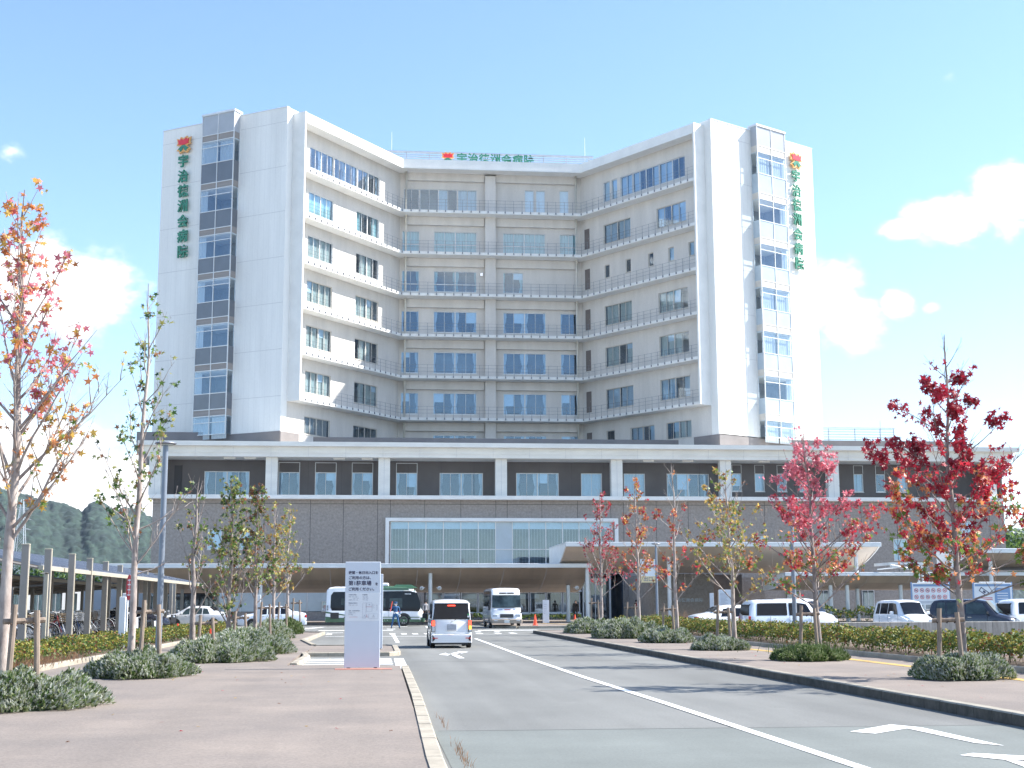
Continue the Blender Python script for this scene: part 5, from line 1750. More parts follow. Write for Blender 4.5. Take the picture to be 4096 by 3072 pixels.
def car(name, label, loc, heading, st, body='car_white', cat='car', rake=(0, 0), side_win=(), wind=None, rear=None, wheels=(), wr=.28, w_body=None,
        group=None, tails=(), heads=(), extras=None, glass='car_glass', low=None, lowz=0.0, topm=None):
    root = empty(name, loc, heading, label, cat, group)
    at, sec, shear = loft(st, rake)
    L = st[-1][0]
    X0 = L / 2
    # fine stations
    xs = []
    for a, b in zip(st[:-1], st[1:]):
        n = max(1, int((b[0] - a[0]) / .12))
        xs += [a[0] + (b[0] - a[0]) * i / n for i in range(n)]
    xs.append(L)
    mb = MB()
    rows = []
    for x in xs:
        p = sec(x)
        rows.append([(shear(x, q[1]) - X0, -q[0], q[1]) for q in p] + [(shear(x, q[1]) - X0, q[0], q[1]) for q in reversed(p[:-1])])
    m = len(rows[0])
    # rounded ends: pull the outer rows in
    for e, sgn in ((0, 1), (-1, -1)):
        row = rows[e]
        extra = [(v[0] - sgn * .05, v[1] * .90, v[2] + (.02 if v[2] < .6 else -.045)) for v in row]
        if e == 0:
            rows.insert(0, extra)
        else:
            rows.append(extra)
    vs = [v for r in rows for v in r]
    for i in range(len(rows) - 1):
        for j in range(m - 1):
            q = [i * m + j, i * m + j + 1, (i + 1) * m + j + 1, (i + 1) * m + j]
            zc = sum(vs[k][2] for k in q) / 4
            mb.f.append(tuple(q))
            xc = vs[q[0]][0]
            mb.m.append(1 if (low and zc < lowz) else 3 if (topm and zc > topm[1] and xc > topm[2]) else 0)
        mb.f.append((i * m, (i + 1) * m, (i + 1) * m + m - 1, i * m + m - 1))
        mb.m.append(2)
    # end caps as strips between mirrored points
    for base_i in (0, (len(rows) - 1) * m):
        for j in range(m // 2):
            a, b, c, d = base_i + j, base_i + j + 1, base_i + m - 2 - j, base_i + m - 1 - j
            zc = (vs[a][2] + vs[b][2]) / 2
            mb.f.append((a, b, c, d) if b != c else (a, b, d))
            mb.m.append(1 if (low and zc < lowz) else 0)
    mb.v = vs
    bo = mb.build('body', [body, low or body, 'black_plastic', topm[0] if topm else body], root, 'auto')

    def sidept(x, s_, sgn, off=.008):
        p = sec(x)
        a, b = p[4], p[5]
        y = a[0] + (b[0] - a[0]) * s_
        z = a[1] + (b[1] - a[1]) * s_
        return (shear(x, z) - X0, sgn * (y + off), z)
    for sw in side_win:
        (xb0, xb1, xt0, xt1) = sw[:4]
        s0, s1 = (sw[4], sw[5]) if len(sw) > 4 else (.04, .92)
        for sgn in (-1, 1):
            w = MB()
            n, k = 8, 4
            grid = []
            for j in range(k + 1):
                s_ = s0 + (s1 - s0) * j / k
                f = j / k
                for i in range(n + 1):
                    xa, xb = xb0 + (xt0 - xb0) * f, xb1 + (xt1 - xb1) * f
                    grid.append(sidept(xa + (xb - xa) * i / n, s_, sgn))
            w.add(grid, [(j * (n + 1) + i, j * (n + 1) + i + 1, (j + 1) * (n + 1) + i + 1, (j + 1) * (n + 1) + i) for j in range(k) for i in range(n)])
            w.build('side_window', glass, root, True)
    if wind:   # windscreen: x range over the sloping part of the roofline, inset
        (xa, xb, ins, bulge) = wind
        w = MB()
        n, k = 10, 6
        grid = []
        for j in range(k + 1):
            x = xa + (xb - xa) * j / k
            _, zb, belt, top, hw, rw = at(x)
            for i in range(n + 1):
                t = -1 + 2 * i / n
                wy = rw - ins
                grid.append((shear(x, top) - X0 + .016, t * wy, top + .025 - .03 * t * t + bulge))
        w.add(grid, [(j * (n + 1) + i, j * (n + 1) + i + 1, (j + 1) * (n + 1) + i + 1, (j + 1) * (n + 1) + i) for j in range(k) for i in range(n)])
        w.build('windscreen', glass, root, True)
    if rear:   # rear window on the tail: z0, z1, half width bottom, half width top
        (z0, z1, w0, w1) = rear
        w = MB()
        x_ = lambda z: shear(0, z) - X0 - .062
        w.add([(x_(z0), -w0, z0), (x_(z0), w0, z0), (x_(z1) + .012, w1, z1), (x_(z1) + .012, -w1, z1), (x_(z0) + .05, -w0 - .03, z0), (x_(z0) + .05, w0 + .03, z0), (x_(z1) + .06, w1 + .03, z1 + .03), (x_(z1) + .06, -w1 - .03, z1 + .03)],
              [(0, 1, 2, 3), (0, 4, 5, 1), (1, 5, 6, 2), (2, 6, 7, 3), (3, 7, 4, 0)])
        w.build('rear_window', glass, root)
    for (x, hw) in wheels:
        for sgn in (-1, 1):
            w = MB()
            # dark arch opening
            pts = [(x - X0 + wr * 1.22 * cos(t), sgn * (hw + .006), max(wr + wr * 1.22 * sin(t), wr * .55)) for t in [pi * i / 14 for i in range(15)]]
            n = len(pts)
            w.add(pts + [(p[0], sgn * (hw - .12), p[2]) for p in pts], [tuple(range(n))] + [(i, i + 1, n + i + 1, n + i) for i in range(n - 1)])
            w.build('wheel_arch', 'black_plastic', root)
            wh = empty('wheel', (x - X0, sgn * (hw - .075), wr))
            wh.parent = root
            w = MB()
            tw = .085
            w.lathe([(wr * .62, -tw), (wr * .93, -tw), (wr, -tw * .6), (wr, tw * .6), (wr * .93, tw), (wr * .62, tw), (wr * .62, -tw)], 22, 0, 'Y')
            w.build('tyre', 'tyre', wh, 'auto')
            w = MB()
            w.lathe([(wr * .66, sgn * tw * .9), (wr * .60, sgn * tw * .5), (wr * .57, sgn * .01), (.001, sgn * .01)], 20, 1, 'Y')
            for k in range(9):
                t = 2 * pi * k / 9
                c_, s__ = cos(t), sin(t)
                pr = (-s__ * .018, c_ * .018)
                y0, y1 = sgn * tw * .45, sgn * tw * .85
                a = [(c_ * .05 + pr[0], s__ * .05 + pr[1]), (c_ * .05 - pr[0], s__ * .05 - pr[1]), (c_ * wr * .62 - pr[0], s__ * wr * .62 - pr[1]), (c_ * wr * .62 + pr[0], s__ * wr * .62 + pr[1])]
                w.add([(q[0], y0, q[1]) for q in a] + [(q[0], y1, q[1]) for q in a], [(0, 1, 2, 3), (4, 5, 6, 7), (0, 1, 5, 4), (1, 2, 6, 5), (2, 3, 7, 6), (3, 0, 4, 7)], 0)
            w.lathe([(wr * .66, sgn * tw * .92), (wr * .60, sgn * tw * .98), (wr * .58, sgn * tw * .8)], 20, 0, 'Y')
            w.lathe([(.055, sgn * tw * .4), (.05, sgn * tw), (.001, sgn * tw)], 10, 0, 'Y')
            w.build('rim', ['rim', 'black_plastic'], wh, 'auto')
    for t in tails:      # (y, z, w, h, mat, name)
        y, z, w_, h, mt = t[:5]
        for sgn in (-1, 1):
            w = MB()
            xx = shear(0, z) - X0
            w.bbox(-.02, .10, -w_ / 2, w_ / 2, -h / 2, h / 2, .015, 0, lambda a, b, c: (xx - .055 + a + .0, sgn * y + b, z + c))
            w.build('tail_light', mt, root, 'auto')
    for t in heads:
        y, z, w_, h, mt = t[:5]
        for sgn in (-1, 1):
            w = MB()
            xx = shear(L, z) - X0
            w.bbox(-.12, .03, -w_ / 2, w_ / 2, -h / 2, h / 2, .03, 0, lambda a, b, c: (xx + .035 + a, sgn * (y + (-.3 * 0)) + b, z + c))
            w.build('headlight', mt, root, 'auto')
    if extras:
        extras(root, at, sec, shear, X0, L)
    return root


def mirrors(root, x, y, z, w=.16, h=.14, mt='car_white', d=.10):
    for sgn in (-1, 1):
        w_ = MB()
        w_.bbox(x - d / 2, x + d / 2, sgn * y, sgn * (y + w) if sgn > 0 else sgn * y, z, z + h, .02) if sgn > 0 else w_.bbox(x - d / 2, x + d / 2, -(y + w), -y, z, z + h, .02)
        w_.build('wing_mirror', mt, root, 'auto')


def part_box(root, name, mt, x0, x1, y0, y1, z0, z1, b=.01):
    w = MB()
    w.bbox(x0, x1, y0, y1, z0, z1, b)
    return w.build(name, mt, root, 'auto')


def door_seams(root, xs, y, z0, z1, mt='black_plastic', hz=None):
    for x in xs:
        for sgn in (-1, 1):
            w = MB()
            w.box(x - .006, x + .006, sgn * y - .004, sgn * y + .004, z0, z1)
            w.build('door_seam', mt, root)


# --- white kei van driving away, brake lights lit
def kei_extras(root, at, sec, shear, X0, L):
    x = -X0 - .065
    # brake lamps lit, with lower clear section and amber indicator on the right
    for sgn in (-1, 1):
        w = MB()
        w.bbox(x - .015, x + .14, sgn * .665 - .058, sgn * .665 + .058, .80, 1.00, .02)
        w.build('brake_light', 'lit_red', root, 'auto')
        w = MB()
        w.bbox(x - .012, x + .14, sgn * .668 - .056, sgn * .668 + .056, .60, .80, .02)
        w.build('tail_lamp', 'lamp_clear', root, 'auto')
        w = MB()
        w.bbox(x - .004, x + .13, sgn * .668 - .066, sgn * .668 + .066, .585, 1.015, .02)
        w.build('lamp_housing', 'black_plastic', root, 'auto')
        # dark triangular bumper vents with a red reflector bar
        w = MB()
        a = [(sgn * .70, .48), (sgn * .69, .24), (sgn * .62, .30), (sgn * .60, .36)]
        w.add([(x - .075, p[0], p[1]) for p in a] + [(x + .03, p[0], p[1]) for p in a], [(0, 1, 2, 3), (0, 1, 5, 4), (1, 2, 6, 5), (2, 3, 7, 6), (3, 0, 4, 7)])
        w.build('bumper_vent', 'black_plastic', root)
        part_box(root, 'reflector', 'tail_red', x - .085, x - .06, min(sgn * .50, sgn * .69), max(sgn * .50, sgn * .69), .35, .375, .004)
    part_box(root, 'indicator_light', 'lit_amber', x - .02, x + .02, -.715, -.625, .67, .80, .01)
    part_box(root, 'high_brake_light', 'lit_red', x + .10, x + .20, -.14, .14, 1.505, 1.545, .01)
    part_box(root, 'spoiler', 'car_white', x + .06, x + .34, -.62, .62, 1.60, 1.645, .015)
    # tailgate panel line, lower bumper
    w = MB()
    w.bbox(x - .035, x + .06, -.735, .735, .20, .50, .03)
    w.build('bumper', 'car_white', root, 'auto')
    part_box(root, 'bumper_skirt', 'black_plastic', x - .03, x + .25, -.60, .60, .13, .20, .01)
    part_box(root, 'number_plate', 'plate', x - .045, x - .025, -.17, .17, .66, .86, .005)
    w = MB()
    w.tube([(x - .03, -.17, .64), (x - .03, .17, .64)], .012, 6)
    w.tube([(x - .03, .0, .915), (x - .035, .06, .915)], .01, 6)
    w.lathe([(.035, -.008), (.035, .008), (.001, .01)], 12, 0, 'X', (x - .03, 0, .95))
    w.build('tailgate_badge', 'chrome', root)
    w = MB()
    w.tube([(x - .03, -.10, 1.00), (x - .05, -.16, 1.04), (x - .05, -.34, 1.10)], .012, 6)
    w.build('rear_wiper', 'black_plastic', root)
    for (yy, zz, c) in ((-.60, 1.20, 'sticker_green'), (-.60, 1.13, 'ink_white')):
        w = MB()
        w.lathe([(.035, 0), (.001, -.002)], 12, 0, 'X', (x - .004 + (zz - .55) * .0, yy, zz))
        w.build('sticker', c, root)
    mirrors(root, L - X0 - .95, .76, 1.05, .20, .18, 'black_plastic')
    door_seams(root, [-.15, .75], .737, .40, 1.0, hz=(-1.4, .9))
    # seat backs seen through the rear glass are left to the tinted window itself
    w = MB()
    for sgn in (-1, 1):
        w.box(x + .0, x + .004, sgn * .60 - .003, sgn * .60 + .003, .50, 1.0)
    w.box(x - .002, x + .003, -.60, .60, .50, .506)
    w.build('tailgate_seam', 'black_plastic', root)


pmat('sticker_green', (.08, .35, .12), .5, .0)
car('minivan', 'white boxy minivan driving away with its brake lights lit in the left lane', (2.86, 51.95, 0), radians(90.5),
    [(0, .20, 1.00, 1.56, .725, .66), (.10, .20, 1.0, 1.69, .735, .665), (.5, .20, 1.0, 1.73, .7375, .67), (1.6, .2, .99, 1.74, .7375, .67), (2.35, .2, .98, 1.70, .7375, .66), (2.75, .2, .96, 1.40, .7375, .66), (2.98, .2, .95, 1.02, .73, .68), (3.32, .2, .80, .92, .70, .64)],
    rake=(.13, .10), side_win=[(.16, .85, .20, .85), (.90, 1.72, .90, 1.72), (1.80, 2.85, 1.80, 2.45)], rear=(1.03, 1.58, .65, .585), wheels=((.55, .735), (2.78, .735)), wr=.285, extras=kei_extras,
    heads=[(.55, .75, .25, .14, 'lamp_clear')], wind=(2.38, 2.95, .07, .004))

# --- white microbus facing the camera
def coaster_extras(root, at, sec, shear, X0, L):
    x = L - X0
    # windscreen, black header, grille, bumper, mirrors, wipers, plate
    w = MB()
    n = 8
    g = []
    for j in range(5):
        z = 1.33 + (2.12 - 1.33) * j / 4
        for i in range(n + 1):
            t = -1 + 2 * i / n
            g.append((shear(L, z) - X0 + .075 - .06 * t * t, t * (.93 - .03 * j / 4), z))
    w.add(g, [(j * (n + 1) + i, j * (n + 1) + i + 1, (j + 1) * (n + 1) + i + 1, (j + 1) * (n + 1) + i) for j in range(4) for i in range(n)])
    w.build('windscreen', 'car_glass_mid', root, True)
    w = MB()
    for (yy) in (-.42, 0.12, .42):
        w.tube([(x + .08, yy, 1.34), (x + .05, yy + .28, 1.42)], .012, 5)
    w.build('wiper', 'black_plastic', root)
    part_box(root, 'roof_emblem_panel', 'black_plastic', x - .15, x - .04, -.48, .48, 2.19, 2.29, .03)
    w = MB()
    w.lathe([(.045, 0), (.001, .01)], 12, 0, 'X', (x - .035, 0, 2.24))
    w.build('emblem', 'chrome', root)
    for k in range(5):
        part_box(root, 'grille_bar', 'black_plastic', x + .03, x + .07, -.42, .42, .70 + k * .045, .725 + k * .045, .004)
    part_box(root, 'grille', 'rail_grey', x + .02, x + .05, -.44, .44, .68, .92, .01)
    part_box(root, 'bumper', 'car_beige', x - .1, x + .13, -1.0, 1.0, .33, .60, .05)
    for sgn in (-1, 1):
        part_box(root, 'fog_lamp', 'lamp_clear', x + .12, x + .14, sgn * .72 - .11, sgn * .72 + .11, .47, .53, .008)
    part_box(root, 'number_plate', 'plate_white', x + .13, x + .15, -.17, .17, .36, .53, .005)
    w = MB()
    fr = lambda a, b, c: (x + .15 + b, a, c)
    add_text(w, '・・・4', .10, (0, 0, .44), fr, .004)
    w.build('plate_lettering', 'sign_green', root)
    for (y0, y1, mt) in ((-.62, -.28, 'board_blue'), (-.15, .25, 'ink_red'), (.40, .55, 'board_blue')):
        part_box(root, 'door_marking', mt + '_pale' if False else mt, x + .035, x + .043, y0, y1, 1.16, 1.215, .002)
    w = MB()
    for sgn in (-1, 1):
        w.tube([(x - .05, sgn * .98, 1.55), (x + .02, sgn * 1.12, 1.50), (x + .02, sgn * 1.12, 1.35)], .015, 5)
        w.bbox(x - .03, x + .05, sgn * 1.12 - .07, sgn * 1.12 + .07, 1.16, 1.46, .02)
    w.build('wing_mirror', 'black_plastic', root, 'auto')
    w = MB()
    w.tube([(x + .05, .92, 1.30), (x + .18, .90, 1.18), (x + .18, .90, 1.02)], .018, 6)
    w.lathe([(.001, .06), (.06, .04), (.07, -.03), (.001, -.05)], 10, 0, 'Z', (x + .18, .90, 1.0))
    w.build('underview_mirror', 'black_plastic', root)
    door_seams(root, [2.0, 1.2], 1.018, .5, 1.9)
    # seats and dashboard behind the windscreen show as dull shapes
    for yy in (-.45, .45):
        part_box(root, 'seat', 'cloth_grey', x - .9, x - .72, yy - .22, yy + .22, 1.0, 1.75, .05)


car('microbus', 'white microbus with beige bumper facing the camera by the pavement', (8.62, 92.2, 0), radians(-90),
    [(0, .32, 1.35, 2.45, 1.0, .93), (.3, .32, 1.35, 2.56, 1.015, .93), (3, .32, 1.35, 2.58, 1.015, .93), (5.9, .32, 1.33, 2.56, 1.015, .93), (6.45, .32, 1.30, 2.42, 1.0, .90), (6.8, .32, 1.0, 2.12, .99, .90), (6.85, .32, .95, 1.30, .98, .93), (6.95, .32, .9, 1.28, .95, .90)],
    cat='microbus', rake=(.05, .28), side_win=[(.4, 1.3, .4, 1.3), (1.4, 2.5, 1.4, 2.5), (2.6, 3.7, 2.6, 3.7), (3.8, 4.9, 3.8, 4.9), (5.1, 6.3, 5.1, 5.9)], wheels=((1.3, 1.0), (5.4, 1.0)), wr=.37,
    extras=coaster_extras, low='car_beige', lowz=.62, heads=[(.74, .82, .34, .17, 'lamp_clear')])


# --- green and white minibus in side view
def bus_extras(root, at, sec, shear, X0, L):
    # near side windows: dark band with lighter opening panes
    for sgn in (-1, 1):
        y = sgn * 1.045
        w = MB()
        pts = [(-3.05, 1.12), (-3.15, 1.35), (-3.13, 2.20), (-2.95, 2.44), (2.5, 2.50), (3.0, 2.36), (3.22, 1.80), (3.26, 1.25), (3.15, 1.05)]
        w.add([(p[0], y - sgn * (max(0, p[1] - 1.35) * .055), p[1]) for p in pts], [tuple(range(len(pts)))])
        w.build('window_band', 'car_glass', root)
        for (a, b) in ((-2.4, -1.6), (-1.4, -.5), (-.1, .75), (1.05, 1.95)):
            yy = y + sgn * .008
            w = MB()
            w.add([(a, yy - sgn * .01, 1.32), (b, yy - sgn * .01, 1.32), (b, yy - sgn * .035, 1.98), (a, yy - sgn * .035, 1.98)], [(0, 1, 2, 3)])
            w.box(a, b, yy - sgn * .02 - .006, yy - sgn * .02 + .006, 1.70, 1.73, 1)
            w.build('side_window', ['car_glass_mid', 'black_plastic'], root)
        # green waist stripes rising towards the rear
        for (pts, mt) in (([(-3.5, .95), (-2.4, .80), (-1.0, .62), (3.2, .60), (3.2, .66), (-1.0, .68), (-2.4, .88), (-3.5, 1.06)], 'car_green'),
                          ([(-3.5, .70), (-2.7, .62), (3.2, .48), (3.3, .30), (-3.5, .30)], 'car_green')):
            w = MB()
            w.add([(p[0], sgn * 1.052, p[1]) for p in pts], [tuple(range(len(pts)))])
            w.build('green_stripe', mt, root)
    w = MB()
    fr = lambda a, b, c: (a, -1.056 - b, c)
    add_text(w, '・・・・', .2, (.6, 0, .42), fr, .004)
    w.build('side_marking', 'ink_white', root)
    w = MB()
    add_text(w, 'VECTOR', .12, (2.35, -.03, 2.28), fr, .004, .004)
    w.build('side_lettering', 'ink_white', root)
    for sgn in (-1, 1):
        w = MB()
        yy = lambda z: sgn * (1.058 - (z - 1.35) * .058)
        w.add([(-.8, yy(2.54), 2.54), (2.45, yy(2.54), 2.54), (2.35, yy(2.72), 2.72), (-.8, yy(2.72), 2.72), (-.8, sgn * .80, 2.83), (2.2, sgn * .80, 2.80)], [(0, 1, 2, 3), (3, 2, 5, 4)])
        w.build('roof_side', 'car_green', root)
    part_box(root, 'air_conditioner', 'car_white', -1.6, 1.0, -.6, .6, 2.88, 3.08, .08)
    w = MB()
    vs = [(1.3, -.8, 2.80), (3.1, -.8, 2.70), (3.1, .8, 2.70), (1.3, .8, 2.80), (1.5, -.7, 2.96), (2.6, -.7, 2.95), (2.6, .7, 2.95), (1.5, .7, 2.96)]
    w.add(vs, [(0, 1, 2, 3), (4, 5, 6, 7), (0, 1, 5, 4), (1, 2, 6, 5), (2, 3, 7, 6), (3, 0, 4, 7)])
    w.build('roof_dome', 'car_green', root)
    part_box(root, 'engine_grille', 'black_plastic', -3.15, -2.55, -1.06, -1.05, .55, .98, .005)
    for k in range(3):
        part_box(root, 'vent_slot', 'black_plastic', -3.42, -3.30, -1.06, -1.045, 1.15 + k * .13, 1.21 + k * .13, .004)
    part_box(root, 'side_reflector', 'tail_red', 1.62, 1.85, -1.065, -1.045, 1.0, 1.06, .004)
    x = L - X0
    w = MB()
    g = [(shear(L, z) - X0 + .08 - .05 * t * t, t * .92, z) for z in (1.25, 1.7, 2.2) for t in (-1, -.5, 0, .5, 1)]
    w.add(g, [(j * 5 + i, j * 5 + i + 1, (j + 1) * 5 + i + 1, (j + 1) * 5 + i) for j in range(2) for i in range(4)])
    w.build('windscreen', 'car_glass_mid', root, True)
    w = MB()
    w.tube([(x - .1, -1.0, 2.3), (x + .22, -1.05, 2.25), (x + .25, -1.05, 1.9)], .02, 6)
    w.bbox(x + .2, x + .3, -1.16, -.96, 1.65, 1.95, .02)
    w.build('wing_mirror', 'black_plastic', root)
    part_box(root, 'bumper', 'car_green', x - .1, x + .10, -1.0, 1.0, .30, .62, .05)
    for sgn in (-1, 1):
        part_box(root, 'headlight', 'lamp_clear', x + .03, x + .10, sgn * .78 - .13, sgn * .78 + .13, .66, .84, .03)
    door_seams(root, [1.0, 2.0, -.3], 1.054, .62, 1.12)


car('city_bus', 'short green and white city bus standing side-on behind the white sign', (.2, 100.7, 0), 0.0,
    [(0, .32, 1.30, 2.60, 1.0, .95), (.15, .32, 1.30, 2.74, 1.04, .96), (.6, .32, 1.30, 2.80, 1.045, .97), (4.5, .32, 1.3, 2.82, 1.045, .97), (6.2, .32, 1.28, 2.72, 1.045, .96), (6.6, .32, 1.25, 2.45, 1.03, .94), (6.75, .32, .95, 1.6, 1.01, .95), (6.95, .32, .85, 1.15, .96, .9)],
    body='car_white', cat='bus', rake=(.04, .16), wheels=((1.75, 1.045), (5.55, 1.045)), wr=.42, extras=bus_extras, low='car_green', lowz=.55, topm=('car_green', 2.5, -.6))
# green roof panel of the bus is part of its body colour scheme
br = [o for o in bpy.data.objects if o.name.startswith('city_bus')][0]
w = MB()
for k in range(10):
    x0, x1 = -3.2 + k * .6, -3.2 + (k + 1) * .6
    if k < 4:
        continue
    w.add([(x0, -.94, 2.715), (x1, -.94, 2.715), (x1, -.5, 2.86), (x0, -.5, 2.86), (x1, .5, 2.86), (x0, .5, 2.86), (x1, .94, 2.715), (x0, .94, 2.715)], [(0, 1, 2, 3), (3, 2, 4, 5), (5, 4, 6, 7)])
w.build('roof_panel', 'car_green', br)


# --- sedans, wagons
SED = [(0, .24, .86, .98, .80, .66), (.25, .22, .90, 1.05, .835, .66), (.75, .2, .92, 1.12, .845, .62), (1.25, .2, .93, 1.42, .85, .58), (1.7, .2, .93, 1.47, .85, .58), (2.6, .2, .91, 1.46, .85, .58), (3.25, .2, .88, 1.12, .85, .62), (3.45, .2, .84, .98, .85, .68), (4.1, .2, .72, .86, .83, .66), (4.36, .24, .62, .72, .78, .62)]


def sedan_extras(mt, plate=True):
    def f(root, at, sec, shear, X0, L):
        mirrors(root, L - X0 - 1.35, .86, .93, .15, .12, mt)
        door_seams(root, [1.55 - X0, 2.45 - X0, 3.3 - X0], .848, .32, .92)
        for xx in (1.75 - X0, 2.65 - X0):
            for sgn in (-1, 1):
                part_box(root, 'door_handle', 'chrome', xx, xx + .17, sgn * .86 - .012, sgn * .86 + .012, .80, .825, .006)
        part_box(root, 'number_plate', 'plate_white', -X0 - .085, -X0 - .06, -.17, .17, .55, .70, .004)
        # rear screen on the sloping tail of the roof
        g = [(x - X0 + .0, t * (.60 - .05 * j), at(x)[3] + .03 - .02 * t * t) for j, x in enumerate((.80, .98, 1.2)) for t in (-1, -.5, 0, .5, 1)]
        w = MB()
        w.add(g, [(j * 5 + i, j * 5 + i + 1, (j + 1) * 5 + i + 1, (j + 1) * 5 + i) for j in range(2) for i in range(4)])
        w.build('rear_window', 'car_glass', root, True)
        part_box(root, 'bumper', mt, -X0 - .09, -X0 + .1, -.78, .78, .26, .50, .04)
    return f


car('sedan', 'pale blue-silver sedan parked side-on at the left behind the young trees', (-6.6, 93.4, 0), pi + .03, SED, body='car_pearl', side_win=[(1.12, 1.60, 1.32, 1.60), (1.66, 2.42, 1.66, 2.42), (2.50, 3.22, 2.50, 2.78)],
    wheels=((.85, .845), (3.45, .845)), wr=.30, tails=[(.66, .80, .28, .16, 'tail_red')], wind=(2.66, 3.3, .07, .01), extras=sedan_extras('car_pearl'), heads=[(.6, .64, .3, .14, 'lamp_clear')])
car('sedan', 'white sedan at the right whose rear shows beside the light blue wagon', (17.2, 64.6, 0), radians(8), SED, body='car_white', side_win=[(1.12, 1.60, 1.32, 1.60), (1.66, 2.42, 1.66, 2.42), (2.50, 3.22, 2.50, 2.78)],
    wheels=((.85, .845), (3.45, .845)), wr=.30, tails=[(.60, .84, .34, .20, 'tail_red')], wind=(2.66, 3.3, .07, .01), extras=sedan_extras('car_white'), heads=[(.6, .64, .3, .14, 'lamp_clear')])
BOX = [(0, .22, .98, 1.55, .80, .70), (.12, .2, .98, 1.66, .84, .70), (.5, .2, .99, 1.70, .845, .70), (2.3, .2, .99, 1.71, .845, .70), (2.75, .2, .98, 1.64, .845, .69), (3.15, .2, .95, 1.16, .845, .70), (3.30, .2, .90, 1.04, .84, .72), (3.8, .2, .78, .92, .82, .66), (3.95, .22, .70, .8, .78, .62)]


def wagon_extras(mt):
    def f(root, at, sec, shear, X0, L):
        mirrors(root, L - X0 - 1.05, .85, 1.02, .17, .14, mt)
        door_seams(root, [.95 - X0, 1.85 - X0, 2.85 - X0], .848, .32, .98)
        for xx in (1.05 - X0, 1.95 - X0):
            for sgn in (-1, 1):
                part_box(root, 'door_handle', 'chrome', xx, xx + .17, sgn * .86 - .012, sgn * .86 + .012, .86, .885, .006)
        part_box(root, 'bumper', mt, -X0 - .09, -X0 + .1, -.78, .78, .24, .52, .04)
        part_box(root, 'number_plate', 'plate_white', -X0 - .11, -X0 - .09, -.17, .17, .50, .66, .004)
        part_box(root, 'grille', 'black_plastic', L - X0 + .02, L - X0 + .07, -.42, .42, .50, .66, .01)
        part_box(root, 'front_bumper', mt, L - X0 - .1, L - X0 + .09, -.78, .78, .24, .48, .05)
    return f


sw = [(.35, .90, .38, .90), (.98, 1.80, .98, 1.80), (1.88, 3.0, 1.88, 2.62)]
car('station_wagon', 'light blue-white boxy wagon parked side-on behind the hedge', (18.75, 61.5, 0), radians(2), BOX, body='car_pearl', rake=(.10, .0), side_win=[(.30, 1.75, .32, 1.75), (1.84, 3.02, 1.84, 2.66)], wheels=((.75, .845), (3.2, .845)), wr=.31,
    rear=(1.02, 1.50, .68, .62), tails=[(.74, .82, .12, .34, 'tail_red')], wind=(2.78, 3.28, .06, .01), extras=wagon_extras('car_pearl'), heads=[(.6, .70, .28, .18, 'lamp_clear')])
car('minivan', 'white kei minivan facing the camera just behind the wagon bonnet', (21.3, 67.5, 0), radians(-52), [(s[0] * .86, s[1], s[2], s[3] + .06, s[4] * .87, s[5] * .9) for s in BOX], body='car_white', side_win=[(.30, .8, .33, .8), (.86, 1.55, .86, 1.55), (1.6, 2.6, 1.6, 2.3)],
    wheels=((.65, .735), (2.75, .735)), wr=.28, wind=(2.42, 2.82, .06, .01), extras=None, heads=[(.52, .70, .25, .18, 'lamp_clear')], rake=(.08, 0))
car('hatchback', 'white compact car with raked windscreen parked below the notice board', (25.3, 64.2, 0), radians(-84), [(s[0] * .88, s[1], s[2] + .02, s[3] - .03, s[4] * .89, s[5] * .86) for s in BOX], body='car_white', side_win=[(.30, .72, .36, .72), (.8, 1.55, .8, 1.55), (1.6, 2.62, 1.6, 2.28)],
    wheels=((.65, .75), (2.8, .75)), wr=.28, wind=(2.46, 2.9, .07, .01), extras=wagon_extras('car_white'), heads=[(.52, .68, .30, .20, 'lamp_clear')], rake=(.15, 0))
car('suv', 'dark navy car with a pale windscreen parked under the notice boards', (28.5, 63.6, 0), radians(-38), BOX, body='car_dark', side_win=[(.35, .90, .42, .90), (.98, 1.80, .98, 1.80), (1.88, 3.0, 1.88, 2.62)],
    wheels=((.75, .845), (3.2, .845)), wr=.33, wind=(2.76, 3.28, .06, .01), extras=wagon_extras('car_dark'), heads=[(.6, .70, .28, .16, 'lamp_clear')], rake=(.25, 0), glass='car_glass_mid')
car('minivan', 'white minivan cut off by the right edge of the photo', (32.1, 64.0, 0), radians(4), BOX, body='car_white', side_win=sw, wheels=((.75, .845), (3.2, .845)), wr=.31, wind=(2.78, 3.28, .06, .01), rake=(.12, 0),
    rear=(1.02, 1.50, .68, .62), extras=wagon_extras('car_white'))
car('sedan', 'dark car half hidden behind the fence posts of the bicycle park', (-14.2, 84, 0), radians(10), SED, body='car_dark', side_win=[(1.12, 1.60, 1.32, 1.60), (1.66, 2.42, 1.66, 2.42), (2.50, 3.22, 2.50, 2.78)],
    wheels=((.85, .845), (3.45, .845)), wr=.30, tails=[(.66, .80, .28, .16, 'tail_red')], wind=(2.66, 3.3, .07, .01), extras=sedan_extras('car_dark'))
car('sedan', 'white car with green-tinted glass standing between the fence posts and the silver sedan', (-12.0, 97, 0), radians(176), SED, body='car_white', side_win=[(1.12, 1.60, 1.32, 1.60), (1.66, 2.42, 1.66, 2.42), (2.50, 3.22, 2.50, 2.78)],
    wheels=((.85, .845), (3.45, .845)), wr=.30, tails=[(.66, .80, .28, .16, 'tail_red')], wind=(2.66, 3.3, .07, .01), extras=sedan_extras('car_white'), glass='car_glass_mid')


